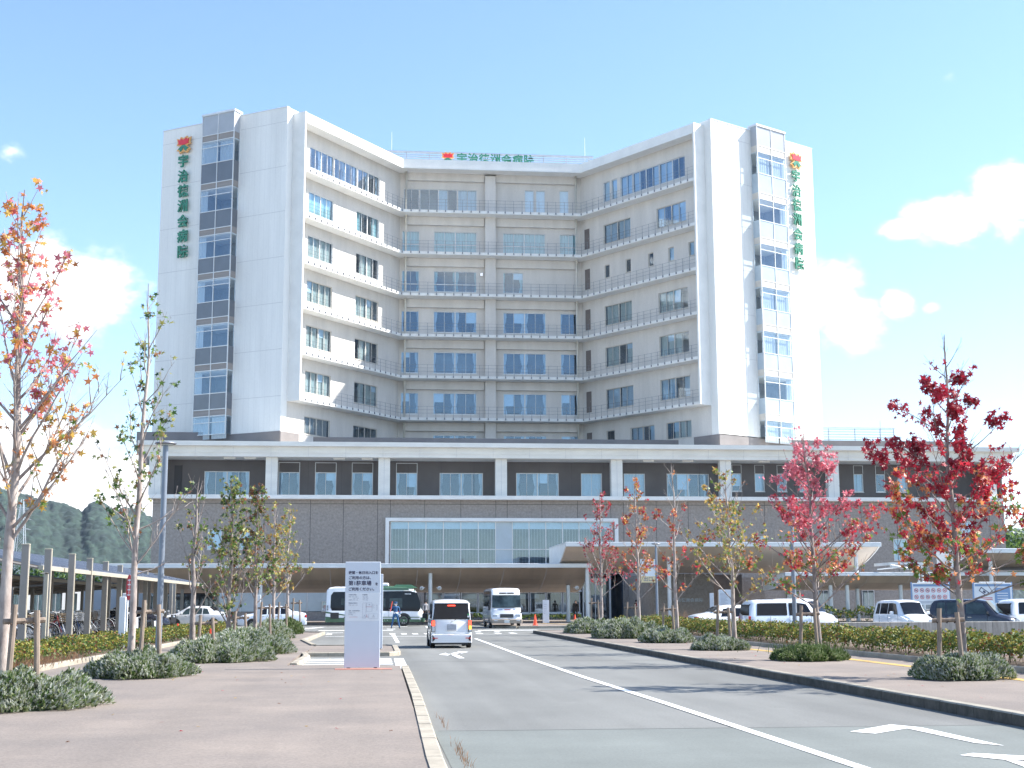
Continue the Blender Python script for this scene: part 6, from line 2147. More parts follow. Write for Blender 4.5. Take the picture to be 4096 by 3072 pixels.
# ------------------------------------------------------------------ people
def person(loc, rz, label, J, R, zones, hat=None, hair=True, child=None):
    """J joint positions, body grown with a skin modifier into one continuous mesh"""
    root = empty('person', loc, rz, label, 'person')
    names = ['pelvis', 'waist', 'chest', 'neck', 'head', 'crown']
    names += [s + n for s in 'lr' for n in ('sh', 'el', 'wr', 'palm', 'hip', 'kn', 'an', 'toe')]
    idx = {n: i for i, n in enumerate(names)}
    vs = [Vector(J[n]) for n in names]
    ed = [('pelvis', 'waist'), ('waist', 'chest'), ('chest', 'neck'), ('neck', 'head'), ('head', 'crown')]
    for s in 'lr':
        ed += [('chest', s + 'sh'), (s + 'sh', s + 'el'), (s + 'el', s + 'wr'), (s + 'wr', s + 'palm'), ('pelvis', s + 'hip'), (s + 'hip', s + 'kn'), (s + 'kn', s + 'an'), (s + 'an', s + 'toe')]
    ed = [(idx[a], idx[b]) for a, b in ed]
    rad = [R[n[1:] if n[0] in 'lr' and n not in ('lr',) and n[1:] in R else n] for n in names]
    # fingers: five short bent chains from the palm
    for s in 'lr':
        p, w_ = Vector(J[s + 'palm']), Vector(J[s + 'wr'])
        d = (p - w_).normalized()
        a = Vector((0, 1, 0)) if abs(d.y) < .8 else Vector((1, 0, 0))
        side = d.cross(a).normalized()
        up = side.cross(d)
        for k, (o_, ln) in enumerate(((-.033, .055), (-.012, .07), (.010, .066), (.030, .05), (.040, .04))):
            b0 = p + side * o_ + (d * .01 if k < 4 else d * -.03)
            dd = d if k < 4 else (d + side * .9).normalized()
            i0 = len(vs)
            vs += [b0, b0 + dd * ln * .55 + up * .01, b0 + dd * ln * .9 + up * .03]
            rad += [.010, .009, .007]
            ed += [(idx[s + 'palm'], i0), (i0, i0 + 1), (i0 + 1, i0 + 2)]
    me = bpy.data.meshes.new('body')
    me.from_pydata(vs, ed, [])
    ob = bpy.data.objects.new('body', me)
    COL.objects.link(ob)
    md = ob.modifiers.new('skin', 'SKIN')
    md.use_smooth_shade = True
    for i, r in enumerate(rad):
        r2 = r if isinstance(r, tuple) else (r, r)
        me.skin_vertices[0].data[i].radius = r2
    me.skin_vertices[0].data[0].use_root = True
    sb = ob.modifiers.new('sub', 'SUBSURF')
    sb.levels = sb.render_levels = 1
    dg = bpy.context.evaluated_depsgraph_get()
    m2 = bpy.data.meshes.new_from_object(ob.evaluated_get(dg))
    bpy.data.objects.remove(ob)
    m2.name = 'body'
    m2.materials.clear()
    zm = []
    for (fn, mt) in zones:
        if mt not in zm:
            zm.append(mt)
    for mt in zm:
        m2.materials.append(mat(mt))
    for p in m2.polygons:
        c = p.center
        for (fn, mt) in zones:
            if fn(c):
                p.material_index = zm.index(mt)
                break
        p.use_smooth = True
    b = bpy.data.objects.new('body', m2)
    COL.objects.link(b)
    b.parent = root
    h = Vector(J['head'])
    # face: nose, eyes and mouth as small raised shapes, ears
    f = Vector(J.get('face', (0, -1, 0)))
    sd = Vector((-f.y, f.x, 0))
    w = MB()
    for s_ in (-1, 1):
        w.lathe([(.001, -.008), (.009, 0), (.001, .008)], 6, 0, 'Z', tuple(h + f * .088 + sd * .032 * s_ + Vector((0, 0, .02))))
    w.build('eyes', 'hair', root)
    w = MB()
    w.add([h + f * .088 + Vector((0, 0, .02)), h + f * .088 + sd * .014 + Vector((0, 0, -.02)), h + f * .088 - sd * .014 + Vector((0, 0, -.02)), h + f * .115 + Vector((0, 0, -.012))], [(0, 1, 3), (0, 3, 2), (1, 2, 3)])
    for s_ in (-1, 1):
        w.lathe([(.001, -.012), (.02, 0), (.001, .012)], 6, 0, 'Z', tuple(h + sd * .085 * s_))
    w.build('nose_and_ears', 'skin', root)
    if hair:
        w = MB()
        n = 12
        rows = [(0, .128), (.045, .122), (.080, .10), (.096, .06), (.10, .015), (.094, -.03)]
        vs, fs = [], []
        for (r, z) in rows:
            for k in range(n):
                t = 2 * pi * k / n
                d = sd * cos(t) + f * sin(t)
                ext = 1.0 if sin(t) < .2 else (1.0 if z > .055 else .72)
                vs.append(h + d * r * ext + Vector((0, 0, z)) - f * .008)
        for i in range(len(rows) - 1):
            for k in range(n):
                fs.append((i * n + k, i * n + (k + 1) % n, (i + 1) * n + (k + 1) % n, (i + 1) * n + k))
        w.add(vs, fs)
        w.build('hair', 'hair', root, True)
    if hat:
        w = MB()
        w.lathe([(.096, .04), (.100, .075), (.118, .105), (.112, .13), (.001, .142)], 16, 0, 'Z', tuple(h))
        c = h + Vector((0, 0, .05))
        w.add([c + sd * -.08 + f * .06, c + sd * .08 + f * .06, c + sd * .06 + f * .15 - Vector((0, 0, .02)), c - sd * .06 + f * .15 - Vector((0, 0, .02))], [(0, 1, 2, 3)])
        w.build('cap', hat, root, 'auto')
    return root


RAD = dict(pelvis=(.15, .11), waist=(.135, .10), chest=(.165, .11), neck=.052, head=(.082, .095), crown=(.06, .07), sh=.062, el=.043, wr=.030, palm=(.036, .018), hip=.088, kn=.058, an=.042, toe=.038)


def stand(arm_l=None, arm_r=None, dx=.14, fwd=0, ww=1.0):
    J = dict(pelvis=(0, 0, .93), waist=(0, 0, 1.08), chest=(0, .0, 1.30), neck=(0, 0, 1.47), head=(0, -.01, 1.575), crown=(0, 0, 1.65))
    for s, sg in (('l', 1), ('r', -1)):
        J[s + 'sh'] = (sg * .19, 0, 1.40)
        J[s + 'el'] = (sg * .25, .02, 1.14)
        J[s + 'wr'] = (sg * .27, -.04, .90)
        J[s + 'palm'] = (sg * .27, -.06, .82)
        J[s + 'hip'] = (sg * .10, 0, .88)
        J[s + 'kn'] = (sg * (.10 + dx * .5), -.02, .48)
        J[s + 'an'] = (sg * (.10 + dx), .03, .09)
        J[s + 'toe'] = (sg * (.12 + dx), -.12, .045)
    for a, s in ((arm_l, 'l'), (arm_r, 'r')):
        if a:
            J[s + 'el'], J[s + 'wr'], J[s + 'palm'] = a
    return J


gx, gy = 1.5, 88.7
J = stand(arm_r=((-.34, -.10, 1.20), (-.33, -.26, 1.14), (-.33, -.31, 1.19)), dx=.16)
person((gx, gy, 0), 0, 'guard in blue uniform and cap signalling on the crossing with a red baton', J, RAD,
       [(lambda c: c.z < .12, 'cloth_black'), (lambda c: c.z > 1.455 and abs(c.x) < .12, 'skin'), (lambda c: (abs(c.x) > .22 and c.z < .93 and c.z > .6) or (c.x < -.25 and c.y < -.22 and c.z < 1.4 and c.z > 1.0), 'cloth_white'),
        (lambda c: .99 < c.z < 1.045 and abs(c.x) < .2, 'cloth_white'), (lambda c: True, 'uniform_blue')], hat='uniform_blue')
pr = [o for o in bpy.data.objects if o.name.startswith('person')][0]
w = MB()
w.lathe([(.155, 1.0), (.158, 1.0), (.158, 1.05), (.155, 1.05)], 18, 0, 'Z')
for v_ in range(len(w.v)):
    x, y, z = w.v[v_]
    w.v[v_] = (x, y * .74, z)
w.build('belt', 'cloth_white', pr)
w = MB()
w.bbox(-.11, .11, -.115, -.09, 1.545, 1.58, .004)
w.bbox(-.05, .05, -.112, -.095, 1.50, 1.56, .01)
w.build('face_mask', 'cloth_white', pr)
w = MB()
w.tube([(-.335, -.36, 1.12), (-.31, -.34, 1.28), (-.22, -.30, 1.74)], [.018, .028, .026], 10)
w.tube([(-.337, -.362, 1.11), (-.333, -.356, 1.14)], .03, 10)
o = w.build('signal_baton', 'cone_red', None, 'auto')
o.location = (gx, gy, 0)
tag(o, 'glowing red signal baton held up by the blue uniformed guard', 'baton')

J = stand(dx=.03)
person((4.0, 104.0, .14), .6, 'dark dressed person waiting by the bus front beside the canopy column', J, RAD,
       [(lambda c: c.z > 1.455 and abs(c.x) < .12, 'skin'), (lambda c: abs(c.x) > .22 and c.z < .9 and c.z > .6, 'skin'), (lambda c: c.z > .95, 'cloth_grey'), (lambda c: True, 'cloth_black')])
J = stand(dx=.05)
J['face'] = (.6, .8, 0)
person((20.6, 107, .14), .5, 'person in dark clothes with a red backpack walking into the entrance', J, RAD,
       [(lambda c: c.z > 1.455 and abs(c.x) < .12, 'skin'), (lambda c: abs(c.x) > .22 and c.z < .9 and c.z > .6, 'skin'), (lambda c: c.z > .95, 'cloth_black'), (lambda c: True, 'cloth_grey')])
pk = [o for o in bpy.data.objects if o.name.startswith('person')][-1]
w = MB()
w.bbox(-.17, .17, -.30, -.11, 1.02, 1.44, .05)
w.tube([(-.12, -.12, 1.42), (-.13, .08, 1.44), (-.13, .12, 1.2)], .02, 6)
w.tube([(.12, -.12, 1.42), (.13, .08, 1.44), (.13, .12, 1.2)], .02, 6)
o = w.build('backpack', 'cloth_red', None, 'auto')
o.location = (20.6, 107, .14)
o.rotation_euler = (0, 0, .5)
tag(o, 'red backpack worn by the person entering the hospital', 'backpack')
person((17.2, 116.5, .14), -.3, 'dark silhouetted person standing by the glass right of the pillars', stand(dx=.02), RAD,
       [(lambda c: c.z > 1.455 and abs(c.x) < .12, 'skin'), (lambda c: True, 'cloth_black')])


# ------------------------------------------------------------------ signs, lamps, cones
def fr_at(x, y, z, rz=0):
    c_, s_ = cos(rz), sin(rz)
    return lambda a, b, c: (x + a * c_ + b * s_, y + a * s_ - b * c_, z + c)


F0 = lambda a, b, c: (a, -b, c)          # local frame facing the camera side (-Y)


def pylon(loc, w_, h, label, texts, d=.20):
    root = empty('sign_pylon', loc, 0, label, 'sign')
    m_ = MB()
    m_.bbox(-w_ / 2, w_ / 2, 0, d, .03, h, .008)
    m_.build('panel', 'pylon_white', root)
    m_ = MB()
    for x in (-w_ / 2 + .06, w_ / 2 - .14):
        m_.box(x, x + .08, .04, d - .04, -.02, .03)
    m_.build('foot', 'black_plastic', root)
    if texts:
        texts(root)
    return root


def main_sign(root):
    m_ = MB()
    L_ = -.325
    add_text(m_, '夜間・休日出入口を', .078, (L_ - .015, .004, 2.22), F0, .004, .0022, 'LEFT')
    add_text(m_, 'ご利用の方は、', .082, (L_ - .015, .004, 2.10), F0, .004, .0022, 'LEFT')
    add_text(m_, '第1駐車場', .118, (L_ - .015, .004, 1.972), F0, .004, .0030, 'LEFT', spacing=1.04)
    add_text(m_, 'を', .072, (.285, .004, 1.955), F0, .004, .0022, 'LEFT')
    add_text(m_, 'ご利用ください。', .082, (L_ - .015, .004, 1.835), F0, .004, .0022, 'LEFT')
    m_.build('lettering', 'ink', root)
    m_ = MB()
    m_.box(-.395, .395, -.003, 0, 1.10, 1.76)
    m_.build('map_panel', 'board_white', root)
    m_ = MB()
    for (s, x, z, sz) in (('外来受付時間', -.33, 1.705, .030), ('診療時間', -.01, 1.705, .030), ('(平日)   7:30 ～ 12:00', -.33, 1.660, .022), ('9:00 ～ 12:30', -.0, 1.660, .022),
                          ('16:00 ～ 19:00', -.225, 1.628, .022), ('17:00 ～ 19:30', -.0, 1.628, .022), ('(土曜日)   7:30 ～ 12:00', -.33, 1.588, .022), ('9:00 ～ 12:30', -.0, 1.588, .022),
                          ('時間外診療受付', -.33, 1.512, .030), ('(平日)   12:30 ～ 17:00', -.33, 1.467, .022), ('夜間・休日診療受付', -.33, 1.335, .030), ('(土曜日)  12:30 ～', -.33, 1.288, .022), ('(日・祝日)', -.33, 1.248, .022),
                          ('P', .045, 1.225, .04), ('P', .255, 1.225, .04), ('病院', .155, 1.475, .02), ('第1駐車場', .045, 1.192, .014), ('第2駐車場', .255, 1.192, .014)):
        add_text(m_, s, sz, (x, .006, z), F0, .002, .0, 'CENTER' if s in ('P', '病院') or (x > .04 and sz < .015) else 'LEFT')
    def box_line(x0, x1, z0, z1, t=.0022):
        for (a, b, c, d) in ((x0, x1, z0, z0 + t), (x0, x1, z1 - t, z1), (x0, x0 + t, z0, z1), (x1 - t, x1, z0, z1)):
            m_.box(a, b, -.0065, -.0035, c, d)
    box_line(0, .08, 1.16, 1.52)
    box_line(.09, .22, 1.32, 1.52)
    box_line(.14, .36, 1.16, 1.265)
    box_line(.22, .27, 1.45, 1.48)
    box_line(.22, .27, 1.40, 1.43)
    box_line(.32, .345, 1.35, 1.47)
    m_.build('site_map', 'ink_grey', root)
    m_ = MB()
    m_.box(.075, .215, -.008, -.0045, 1.425, 1.430)
    m_.box(.095, .10, -.008, -.0045, 1.19, 1.25)
    m_.box(.09, .135, -.008, -.0045, 1.19, 1.195)
    m_.box(-.31, -.12, -.008, -.0045, 1.190, 1.194)
    m_.build('route_line', 'ink_red', root)


pylon((-.22, 32.80, .10), .83, 2.48, 'big pale sign board with Japanese parking directions in the foreground', main_sign)
m_ = MB()
m_.bbox(-.62, .70, -.30, .22, -.0, .012, .005)
o = m_.build('sign_base_plate', 'base_plate_red' if 'base_plate_red' in MATS else 'paving_brown')
o.location = (-.22, 32.6, .10)
tag(o, 'reddish ground plate under the big pale sign', 'plate')


def second_sign(root):
    m_ = MB()
    add_text(m_, '場', .10, (.30, .004, 1.82), F0, .004)
    m_.build('lettering', 'ink_grey', root)
    m_ = MB()
    add_text(m_, '場', .10, (.30, .004, 1.25), F0, .004)
    m_.build('lettering', 'ink_grey', root)
    m_ = MB()
    m_.tube([(.10, -.005, .97), (.33, -.005, .97)], .010, 5)
    m_.tube([(.26, -.005, 1.04), (.34, -.005, .97), (.26, -.005, .90)], .010, 5)
    m_.build('arrow_mark', 'ink_grey', root)


pylon((-.05, 46.4, .10), .82, 2.48, 'second pale sign with an arrow, half hidden behind the big sign', second_sign)


def small_text(root):
    m_ = MB()
    for k, s in enumerate(('─────', '────', '───', '────', '───', '──')):
        m_.box(-.15, -.15 + .05 * len(s), -.005, 0, 1.52 - k * .16 + (.16 if k == 0 else 0), 1.535 - k * .16 + (.16 if k == 0 else 0))
    m_.build('lettering', 'ink_grey', root)


pylon((12.62, 100.3, .14), .46, 1.68, 'small grey information sign standing between the two cones', small_text)
pylon((25.2, 101.2, .14), .30, 2.15, 'narrow white marker sign beside the no smoking board', None, .1)


def smoking(root):
    m_ = MB()
    for k in range(14):
        m_.box(-.36, -.36 + random.uniform(.35, .7), -.006, 0, 2.12 - k * .09, 2.14 - k * .09)
    m_.build('lettering', 'ink_grey', root)
    m_ = MB()
    m_.lathe([(.12, -.008), (.12, .0), (.085, .0), (.085, -.008), (.12, -.008)], 20, 0, 'Y', (-.15, 0, .62))
    m_.box(-.26, -.04, -.008, 0, .605, .635)
    m_.build('prohibition_mark', 'ink_red', root)


pylon((26.1, 100.8, .14), .92, 2.40, 'white notice panel with a red no smoking mark near the white sedan', smoking, .08)


def lamp(loc, h, label, rz=0):
    root = empty('street_lamp', loc, rz, label, 'street lamp')
    m_ = MB()
    m_.tube([(0, 0, 0), (0, 0, h * .35), (0, 0, h)], [.085, .083, .075], 14)
    m_.tube([(0, 0, 0), (0, 0, .03)], .13, 12)
    m_.build('pole', 'lamp_pole', root, 'auto')
    m_ = MB()
    m_.lathe([(.001, .0), (.24, .0), (.30, .03), (.28, .06), (.12, .08), (.001, .085)], 24, 0, 'Z', (0, 0, h))
    m_.build('lamp_head', 'rail_grey', root, 'auto')
    m_ = MB()
    m_.lathe([(.001, -.012), (.20, -.012), (.22, .0)], 20, 0, 'Z', (0, 0, h))
    m_.build('diffuser', 'frosted', root)
    return root


lamp((-5.72, 38.3, .1), 5.85, 'tall grey lamp post with a flat round head at left, beside the slender trees')
lamp((15.75, 50.6, .2), 5.15, 'grey lamp post behind the pink-red tree at right')
root = lamp((18.3, 88, .14), 5.2, 'farther grey lamp post carrying a white and yellow flag sign')
m_ = MB()
m_.box(-1.05, -.06, -.02, .02, 2.75, 4.25)
m_.build('flag_panel', 'board_white', root)
m_ = MB()
m_.box(-1.05, -.06, -.025, -.021, 2.75, 3.15)
m_.build('yellow_panel', 'board_yellow' if 'board_yellow' in MATS else 'paint_yellow', root)
m_ = MB()
add_text(m_, '第2駐車場', .20, (-.555, .028, 3.72), F0, .006, .004)
m_.build('flag_lettering', 'ink_grey', root)
m_ = MB()
add_text(m_, '出口', .32, (-.555, .030, 2.95), F0, .006, .004)
m_.build('flag_lettering', 'ink_grey', root)


def board(loc, w_, h, label, kind):
    root = empty('notice_board', loc, 0, label, 'notice board', 'notice boards above the parked cars')
    m_ = MB()
    for x in (-w_ / 2 - .03, w_ / 2 - .03):
        m_.box(x, x + .06, .0, .06, 0, 1.5 + h)
    m_.build('post', 'board_blue', root)
    m_ = MB()
    m_.bbox(-w_ / 2 + .03, w_ / 2 - .03, -.02, .04, 1.45, 1.45 + h, .01)
    m_.build('panel', 'board_white', root)
    m_ = MB()
    m_.box(-w_ / 2 + .08, w_ / 2 - .08, -.026, -.021, 1.45 + h - .18, 1.45 + h - .06)
    m_.build('title_strip', 'board_blue', root)
    m_ = MB()
    m_.bbox(-w_ / 2 + .3, w_ / 2 - .45, -.14, -.02, 1.45 + h, 1.45 + h + .06, .01)
    m_.build('board_lamp', 'ink_white', root)
    if kind == 0:
        for r in range(2):
            for c in range(6):
                m_ = MB()
                x, z = -w_ / 2 + .24 + c * (w_ - .45) / 5.2, 1.45 + h - .38 - r * .34
                m_.lathe([(.11, -.008), (.11, 0), (.085, 0), (.085, -.008), (.11, -.008)], 18, 0, 'Y', (x, -.022, z))
                m_.tube([(x - .065, -.028, z + .065), (x + .065, -.028, z - .065)], .010, 4)
                m_.box(x - .045, x + .045, -.026, -.022, z - .03, z + .03, 1)
                m_.build('prohibition_mark', ['ink_red', 'ink_grey'], root)
        m_ = MB()
        for k in range(2):
            m_.box(-w_ / 2 + .4, w_ / 2 - .4, -.026, -.021, 1.53 + k * .06, 1.55 + k * .06)
        m_.build('small_print', 'ink_grey', root)
    else:
        m_ = MB()
        m_.box(.08, w_ / 2 - .12, -.027, -.021, 1.53, 1.45 + h - .26)
        m_.build('blue_notice', 'board_blue', root)
        m_ = MB()
        for k in range(4):
            m_.box(.22, w_ / 2 - .25, -.030, -.0275, 1.62 + k * .13, 1.66 + k * .13)
        m_.build('notice_print', 'ink_white', root)
        m_ = MB()
        c_ = lambda a, b, c: (-.50 + (a * .82 + c * .57), b, 2.12 + (-a * .57 + c * .82))
        for (a, b, e, f) in ((-.26, .26, .08, .12), (-.26, .26, -.12, -.08), (-.26, -.22, -.12, .12), (.22, .26, -.12, .12), (-.05, .1, -.05, .05)):
            m_.box(a, b, -.028, -.022, e, f, 0, c_)
        m_.build('ticket_mark', 'ink', root)
        m_ = MB()
        for k in range(2):
            m_.box(-.95, -.05, -.026, -.021, 1.68 + k * .09, 1.72 + k * .09)
        m_.build('red_print', 'ink_red', root)
    return root


board((29.15, 70, 0), 2.06, 1.12, 'notice board with two rows of red prohibition signs behind the dark red tree', 0)
board((32.55, 70, 0), 2.12, 1.12, 'notice board with a ticket mark and blue panel, right of the other board', 1)


def cone(loc, h, label):
    root = empty('traffic_cone', loc, 0, label, 'traffic cone', 'red traffic cones')
    m_ = MB()
    m_.lathe([(.155 * h / .7, .03), (.12 * h / .7, .12), (.035, h), (.001, h + .01)], 18, 0, 'Z')
    m_.build('cone_body', 'cone_red', root, 'auto')
    m_ = MB()
    m_.bbox(-.19, .19, -.19, .19, 0, .035, .03)
    m_.build('cone_base', 'cone_base', root, 'auto')
    return root


pmat('cone_base', (.35, .05, .04), .7, .1, 5)
cone((10.75, 91.2, .14), .72, 'red traffic cone on the pavement edge nearest the microbus')
cone((13.02, 88.6, .14), .72, 'red traffic cone right of the small grey sign')
cone((-8.6, 63, .2), .55, 'small red cone among the hedge left of the bushy tree')
cone((-5.9, 52, .2), .5, 'small orange cone in the rosemary right of the bushy tree')

# speakers on the canopy column
for k, (x, lb) in enumerate(((3.75, 'white horn loudspeaker left of the canopy column'), (5.1, 'white horn loudspeaker right of the canopy column'), (15.7, 'white camera box on the paired canopy columns'))):
    m_ = MB()
    m_.lathe([(.03, 0), (.06, .1), (.16, .22), (.15, .22), (.001, .12)], 12, 0, 'Y', (0, -.2, 0))
    m_.tube([(0, 0, 0), (.25 if k == 0 else -.25, .1, .05)], .025, 6)
    o = m_.build('loudspeaker', 'canopy_white', None, 'auto')
    o.location = (x, 105.5, 2.75)
    tag(o, lb, 'loudspeaker')
#PART5

# ------------------------------------------------------------------ bicycle park
PV = [(-10.85, 44.6), (-11.04, 48.5), (-11.26, 53.3), (-11.6, 58.3), (-11.8, 62.8), (-12.2, 68.6), (-12.5, 74.2), (-12.9, 80.7), (-13.2, 86.5), (-13.9, 95.5), (-14.6, 104.5), (-14.74, 109.9),
      (-10.75, 40.6), (-13.5, 91), (-14.2, 100)]
first = None
order = sorted(PV, key=lambda p: p[1])
words = ['nearest', 'second', 'third', 'fourth', 'fifth', 'sixth', 'seventh', 'eighth', 'ninth', 'tenth', 'eleventh', 'twelfth', 'thirteenth', 'fourteenth', 'farthest']
for i, (x, y) in enumerate(order):
    if first is None:
        root = empty('screen_post', (x, y, 0), 0, None, 'post', 'flat aluminium posts along the bicycle park')
        m_ = MB()
        m_.bbox(-.115, .115, -.07, .07, 0, 3.46, .012)
        m_.build('post_blade', 'post_alu', root, 'auto')
        m_ = MB()
        m_.bbox(-.125, .125, -.08, .08, 3.46, 3.50, .01)
        m_.build('post_cap', 'post_cap', root, 'auto')
        m_ = MB()
        m_.box(.115, .122, -.06, .06, .05, 3.45)
        m_.build('edge_strip', 'post_cap', root)
        first = root
        r = root
    else:
        r = copy_tree(first)
        r.location = (x, y, 0)
    r['label'] = words[i] + ' of the tall flat posts in the row beside the bicycle park'
for (x, y, h, lb) in ((-10.7, 46.9, 2.65, 'shorter slim post between the near tall posts'), (-12.8, 71.7, 2.6, 'shorter hooked post near the white marker posts'), (-14.4, 98.6, 2.6, 'short slim post far along the bicycle park'),
                      (-12.0, 110, 2.3, 'short slim post at the far end of the bicycle park')):
    m_ = MB()
    m_.bbox(-.06, .06, -.05, .05, 0, h, .01)
    m_.bbox(-.16, .06, -.05, .05, h - .05, h, .01)
    o = m_.build('slim_post', 'post_cap', None, 'auto')
    o.location = (x, y, 0)
    tag(o, lb, 'post')
# shelter roofs
def shelter(loc, L, lab, u0, u1, z0, z1, under=True):
    root = empty('bicycle_shelter', loc, 0, lab, 'shelter')
    m_ = MB()
    n = int(L / .25)
    dz = (z1 - z0)
    th = .05
    m_.add([(u0, 0, z0), (u1, 0, z1), (u1, L, z1), (u0, L, z0), (u0, 0, z0 + th), (u1, 0, z1 + th), (u1, L, z1 + th), (u0, L, z0 + th)],
           [(0, 1, 2, 3), (4, 5, 6, 7), (0, 1, 5, 4), (1, 2, 6, 5), (2, 3, 7, 6), (3, 0, 4, 7)])
    for i in range(n):
        y = i * L / n
        m_.add([(u0, y, z0 + th), (u1, y, z1 + th), (u1, y + .04, z1 + th), (u0, y + .04, z0 + th), (u0, y, z0 + th + .05), (u1, y, z1 + th + .05), (u1, y + .04, z1 + th + .05), (u0, y + .04, z0 + th + .05)],
               [(4, 5, 6, 7), (0, 1, 5, 4), (2, 3, 7, 6), (0, 3, 7, 4)])
        if under:
            m_.box(u0 if u0 < u1 else u1, u1 if u0 < u1 else u0, y, y + .09, min(z0, z1) - .0, min(z0, z1) + .001, 1) if False else m_.add(
                [(u0, y, z0 - .06), (u1, y, z1 - .06), (u1, y + .08, z1 - .06), (u0, y + .08, z0 - .06), (u0, y, z0), (u1, y, z1), (u1, y + .08, z1), (u0, y + .08, z0)],
                [(0, 1, 2, 3), (0, 1, 5, 4), (2, 3, 7, 6)], 1)
    m_.build('roof', ['roof_metal', 'roof_slat'], root)
    m_ = MB()
    m_.box(min(u0, u0 + .01) - .08, u0 + .08, -.1, L + .1, z0 - .13, z0 + .02)
    m_.box(u1 - .06, u1 + .06, -.1, L + .1, z1 - .12, z1 + .02)
    m_.build('gutter', 'post_cap', root)
    k = max(2, int(L / 4.5))
    for i in range(k + 1):
        y = L * i / k
        m_ = MB()
        xm = (u0 + u1) / 2
        m_.bbox(xm - .09, xm + .09, y - .09, y + .09, 0, (z0 + z1) / 2 - .02, .01)
        m_.build('post', 'post_alu', root)
        m_ = MB()
        m_.tube([(u0, y, z0 - .08), (u1, y, z1 - .08)], .06, 6)
        m_.build('beam', 'post_alu', root)
    return root


shelter((-14.5, 50, 0), 46, 'long grey metal shelter roof sloping down towards the posts', 2.9, -2.6, 2.95, 4.05, True)
shelter((-18.5, 55, 0), 18, 'nearer slatted bicycle shelter seen from below behind the tall posts', 2.8, -3.2, 2.85, 2.35, True)
shelter((-18.9, 76, 0), 18, 'farther slatted bicycle shelter seen from below', 2.8, -3.2, 2.85, 2.35, True)


def white_post(loc, h, label, top=False):
    root = empty('marker_post', loc, 0, label, 'post')
    m_ = MB()
    m_.bbox(-.10, .10, -.05, .05, 0, h, .01)
    m_.build('post_body', 'board_white', root, 'auto')
    if top:
        m_ = MB()
        pts = [(.10 * cos(t) * 1.0, .46 * sin(t)) for t in [2 * pi * k / 20 for k in range(20)]]
        m_.add([(p[0] + .12, y, h + .20 + p[1]) for y in (-.08, -.06) for p in pts], [tuple(range(20)), tuple(range(39, 19, -1))] + [(i, (i + 1) % 20, 20 + (i + 1) % 20, 20 + i) for i in range(20)])
        m_.build('oval_sign', 'ink_red', root)
        m_ = MB()
        for z in (-.26, -.08, .10, .26):
            m_.box(.07, .17, -.086, -.081, h + .18 + z, h + .22 + z)
        m_.box(.115, .13, -.088, -.082, h - .1, h + .5)
        m_.build('sign_marks', 'ink_white', root)
    return root


white_post((-8.05, 46.0, .1), 1.75, 'plain bright white marker post at the hedge, left of the slender tree')
white_post((-8.75, 50.5, .1), 1.9, 'white post with a narrow red and white oval sign', True)
white_post((-5.0, 62.0, .1), 1.9, 'slim white post between the bushy tree and the silver sedan')


def make_bike(mt, seed):
    rnd = random.Random(seed)
    root = empty('bicycle', (0, 0, 0), 0, 'x', 'bicycle', 'bicycles packed in the bicycle park')
    for x in (-.52, .52):
        wh = MB()
        n = 18
        wh.lathe([(.33, -.018), (.345, 0), (.33, .018), (.315, 0), (.33, -.018)], n, 0, 'Y', (x, 0, .345))
        for k in range(10):
            t = 2 * pi * k / 10
            wh.tube([(x, 0, .345), (x + .32 * cos(t), 0, .345 + .32 * sin(t))], .004, 3, 1, cap=False)
        wh.build('wheel', ['tyre', 'bike_silver'], root)
    f = MB()
    for a, b in (((-.52, 0, .345), (-.08, 0, .30)), ((-.08, 0, .30), (-.2, 0, .78)), ((-.52, 0, .345), (-.19, 0, .70)), ((-.08, 0, .30), (.34, 0, .80)), ((-.17, 0, .56), (.34, 0, .76)), ((.52, 0, .345), (.33, 0, .92))):
        f.tube([a, b], .018, 6)
    f.build('frame', mt, root)
    f = MB()
    f.tube([(.33, 0, .9), (.30, 0, 1.02), (.22, -.14, 1.06), (.10, -.26, 1.03)], .013, 5)
    f.tube([(.30, 0, 1.02), (.22, .14, 1.06), (.10, .26, 1.03)], .013, 5)
    f.build('handlebar', 'bike_silver', root)
    f = MB()
    f.bbox(-.36, -.06, -.08, .08, .80, .87, .03)
    f.build('saddle', 'black_plastic', root, 'auto')
    f = MB()
    for z in (.72, .79, .86, .93, .98):
        g = .03 * (z - .72) / .26
        for (a, b) in (((.36, -.15 - g), (.66 + g, -.15 - g)), ((.66 + g, -.15 - g), (.66 + g, .15 + g)), ((.66 + g, .15 + g), (.36, .15 + g)), ((.36, .15 + g), (.36, -.15 - g))):
            f.tube([(*a, z), (*b, z)], .008, 3, cap=False)
    for k in range(5):
        y = -.15 + .075 * k
        f.tube([(.66, y, .72), (.69, y, .98)], .006, 3, cap=False)
        f.tube([(.37 + .07 * k, -.15, .72), (.37 + .075 * k, -.18, .98)], .006, 3, cap=False)
    f.build('basket', 'basket' if seed % 2 else 'bike_silver', root)
    f = MB()
    f.lathe([(.37, -.03), (.375, 0), (.37, .03)], 16, 0, 'Y', (-.52, 0, .345))
    f.v = [(v[0], v[1], max(v[2], .36)) for v in f.v]
    f.build('mudguard', 'bike_silver', root)
    return root


random.seed(21)
protos = [make_bike('bike_silver', 1), make_bike('bike_blue', 2), make_bike('bike_red', 3), make_bike('black_plastic', 4)]
colw = ['silver', 'blue', 'red', 'black']
k = 0
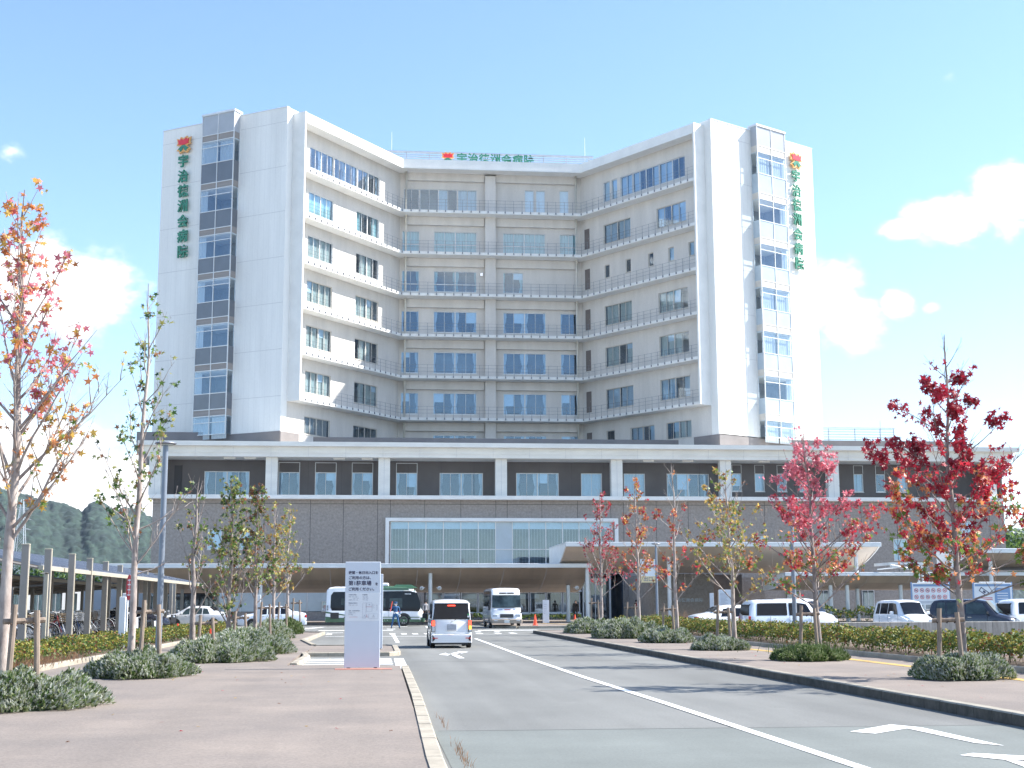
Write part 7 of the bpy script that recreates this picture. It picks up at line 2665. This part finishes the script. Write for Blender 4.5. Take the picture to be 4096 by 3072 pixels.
# row behind each gap between the tall posts: place words give each bicycle its spot
gaps = ['left of the nearest post', 'between the first and second posts', 'between the second and third posts', 'between the third and fourth posts', 'between the fourth and fifth posts', 'between the fifth and sixth posts',
        'between the sixth and seventh posts', 'between the seventh and eighth posts', 'past the eighth post']
rows = [-13.3, -15.3]
used = set()
for gi in range(9):
    y0 = 42.5 + gi * 4.8
    for ri, dx in enumerate((0, 2.1, 4.2)):
        for j in range(4):
            ci = random.choice((0, 0, 0, 1, 2, 3))
            y = y0 + j * 1.15 + random.uniform(-.15, .15)
            x = -12.6 - gi * .30 - dx + random.uniform(-.2, .2)
            b = protos[ci] if ci not in used else copy_tree(protos[ci])
            used.add(ci)
            b.location = (x, y, .05)
            b.scale = (1.15, 1.15, 1.2)
            b.rotation_euler = (random.uniform(-.10, .10), 0, random.choice((0, pi)) + random.uniform(-.25, .25))
            pos = ['nearest the camera', 'second in line', 'third in line', 'last in line'][j]
            b['label'] = '%s bicycle, %s row, %s, %s' % (colw[ci], ('front', 'middle', 'back')[ri], pos, gaps[gi])
for ci, p in enumerate(protos):
    if ci not in used:
        bpy.data.objects.remove(p)


def scooter(loc, rz, mt, label):
    root = empty('scooter', loc, rz, label, 'scooter', 'scooters beside the bicycles')
    for x in (-.55, .58):
        w = MB()
        w.lathe([(.12, -.05), (.22, -.05), (.24, 0), (.22, .05), (.12, .05)], 16, 0, 'Y', (x, 0, .24))
        w.build('wheel', 'tyre', root)
    w = MB()
    w.add([(p[0], y, p[1]) for y in (-.15, .15) for p in [(-.85, .55), (-.75, .75), (-.15, .72), (-.05, .42), (-.1, .28), (.3, .26), (.42, .5), (.34, .95), (.44, .98), (.60, .55), (.62, .45), (.42, .36), (.30, .18), (-.2, .18), (-.4, .35)]],
          [tuple(range(15)), tuple(range(29, 14, -1))] + [(i, (i + 1) % 15, 15 + (i + 1) % 15, 15 + i) for i in range(15)])
    w.build('body', mt, root)
    w = MB()
    w.bbox(-.78, -.12, -.13, .13, .73, .83, .04)
    w.build('seat', 'black_plastic', root, 'auto')
    w = MB()
    w.tube([(.36, 0, .95), (.30, -.28, 1.02)], .018, 6)
    w.tube([(.36, 0, .95), (.30, .28, 1.02)], .018, 6)
    for s_ in (-1, 1):
        w.tube([(.32, s_ * .24, 1.02), (.36, s_ * .3, 1.18)], .008, 4)
        w.bbox(.35, .37, s_ * .3 - .05, s_ * .3 + .05, 1.16, 1.24, .01)
    w.build('handlebar', 'bike_silver', root)
    w = MB()
    w.lathe([(.001, .52), (.07, .50), (.08, .44)], 12, 0, 'X', (0, 0, .86))
    w.build('headlight', 'lamp_clear', root)
    return root


scooter((-11.9, 38.5, 0), 1.2, 'car_white', 'white scooter at the near end of the bicycles')
scooter((-11.7, 41.0, 0), 1.4, 'bike_red', 'red scooter next to the near white scooter')
scooter((-11.4, 68.3, 0), -1.3, 'car_white', 'white scooter just left of the tall lamp post foot')
scooter((-11.9, 79.0, 0), -1.2, 'car_white', 'white scooter between the lamp post and the forked tree')
scooter((-12.2, 87.0, 0), -1.3, 'black_plastic', 'black scooter far along the bicycle park')

# litter: fallen leaves on the pavements
rnd = random.Random(77)
mb = MB()
for i in range(110):
    if rnd.random() < .5:
        x, y, z = rnd.uniform(-7, .4), rnd.uniform(15, 40), .108
    else:
        x, y, z = rnd.uniform(8.9, 13), rnd.uniform(18, 55), .158
    leaf_star(mb, Vector((x, y, z)), .04, Vector((rnd.gauss(0, .15), rnd.gauss(0, .15), 1)), rnd, rnd.randrange(3))
o = mb.build('fallen_leaves', ['leaf_brownleaf', 'leaf_gold', 'leaf_red'], None, False, fix=False)
tag(o, 'scattered fallen leaves on the pavements', kind='stuff')

# low annex behind the bicycle park
base = (-27, 90, 0)
root = empty('annex_building', base, 0, 'low grey annex with dark windows behind the bicycle shelters', 'building')
FA = lambda a, b, c: (3.0 + b, a, c)          # facade facing +X, a along Y
m_ = MB()
hl = [(-44 + i * 5.5, -44 + i * 5.5 + 4.2, .9, 2.5) for i in range(13)]
wall_holes(m_, FA, -46, 28, 0, 3.1, hl)
m_.quad((-3, -46, 0), (3, -46, 0), (3, -46, 3.1), (-3, -46, 3.1))
m_.quad((-3, 28, 0), (3, 28, 0), (3, 28, 3.1), (-3, 28, 3.1))
m_.build('wall', 'panel_grey', root)
m_ = MB()
m_.box(-3.3, 3.3, -46.3, 28.3, 3.1, 3.35)
m_.build('roof', 'roof_metal', root)
for h_ in hl:
    m_ = MB()
    m_.quad((h_[0], -.1, h_[2]), (h_[1], -.1, h_[2]), (h_[1], -.1, h_[3]), (h_[0], -.1, h_[3]), 0, FA)
    m_.box(h_[0], h_[1], -.09, -.02, h_[2], h_[2] + .06, 1, FA)
    m_.box((h_[0] + h_[1]) / 2 - .03, (h_[0] + h_[1]) / 2 + .03, -.09, -.02, h_[2] + .06, h_[3], 1, FA)
    m_.build('window', ['car_glass_mid', 'frame_alu'], root)
# perimeter wall that closes the view left of the hospital
m_ = MB()
m_.bbox(-60, -20, 128, 128.2, 0, 3.4, .02)
for k in range(14):
    m_.box(-59 + k * 2.8, -58.97 + k * 2.8, 127.995, 128.0, 0, 3.38, 1)
o = m_.build('boundary_wall', ['panel_grey', 'joint_dark'])
tag(o, 'grey panelled boundary wall between the annex and the hospital', 'wall')
# evergreen belt at the foot of the hill
for i, (x, y, r_, h_) in enumerate(((-70, 150, 6, 7), (-58, 156, 6, 6), (-46, 160, 6, 6.5), (-35, 158, 5, 5.5))):
    far_tree((x, y, 0), r_, h_, ('leftmost', 'second', 'third', 'rightmost')[i] + ' of the evergreens behind the grey boundary wall', 40 + i)

# ------------------------------------------------------------------ air
hm = bpy.data.materials.new('air')
hm.use_nodes = True
ht = hm.node_tree
ht.nodes.clear()
ho = N(ht, 'ShaderNodeOutputMaterial')
hv = N(ht, 'ShaderNodeVolumePrincipled', inp={'Color': (.78, .89, 1.0, 1), 'Density': 0.00007, 'Anisotropy': .2})
ht.links.new(hv.outputs[0], ho.inputs['Volume'])
MATS['air'] = hm
m_ = MB()
m_.box(-3400, 3400, -1000, 3500, -1.1, 185)
o = m_.build('haze', 'air')
tag(o, 'thin pale air that fades the distant hills', kind='stuff')
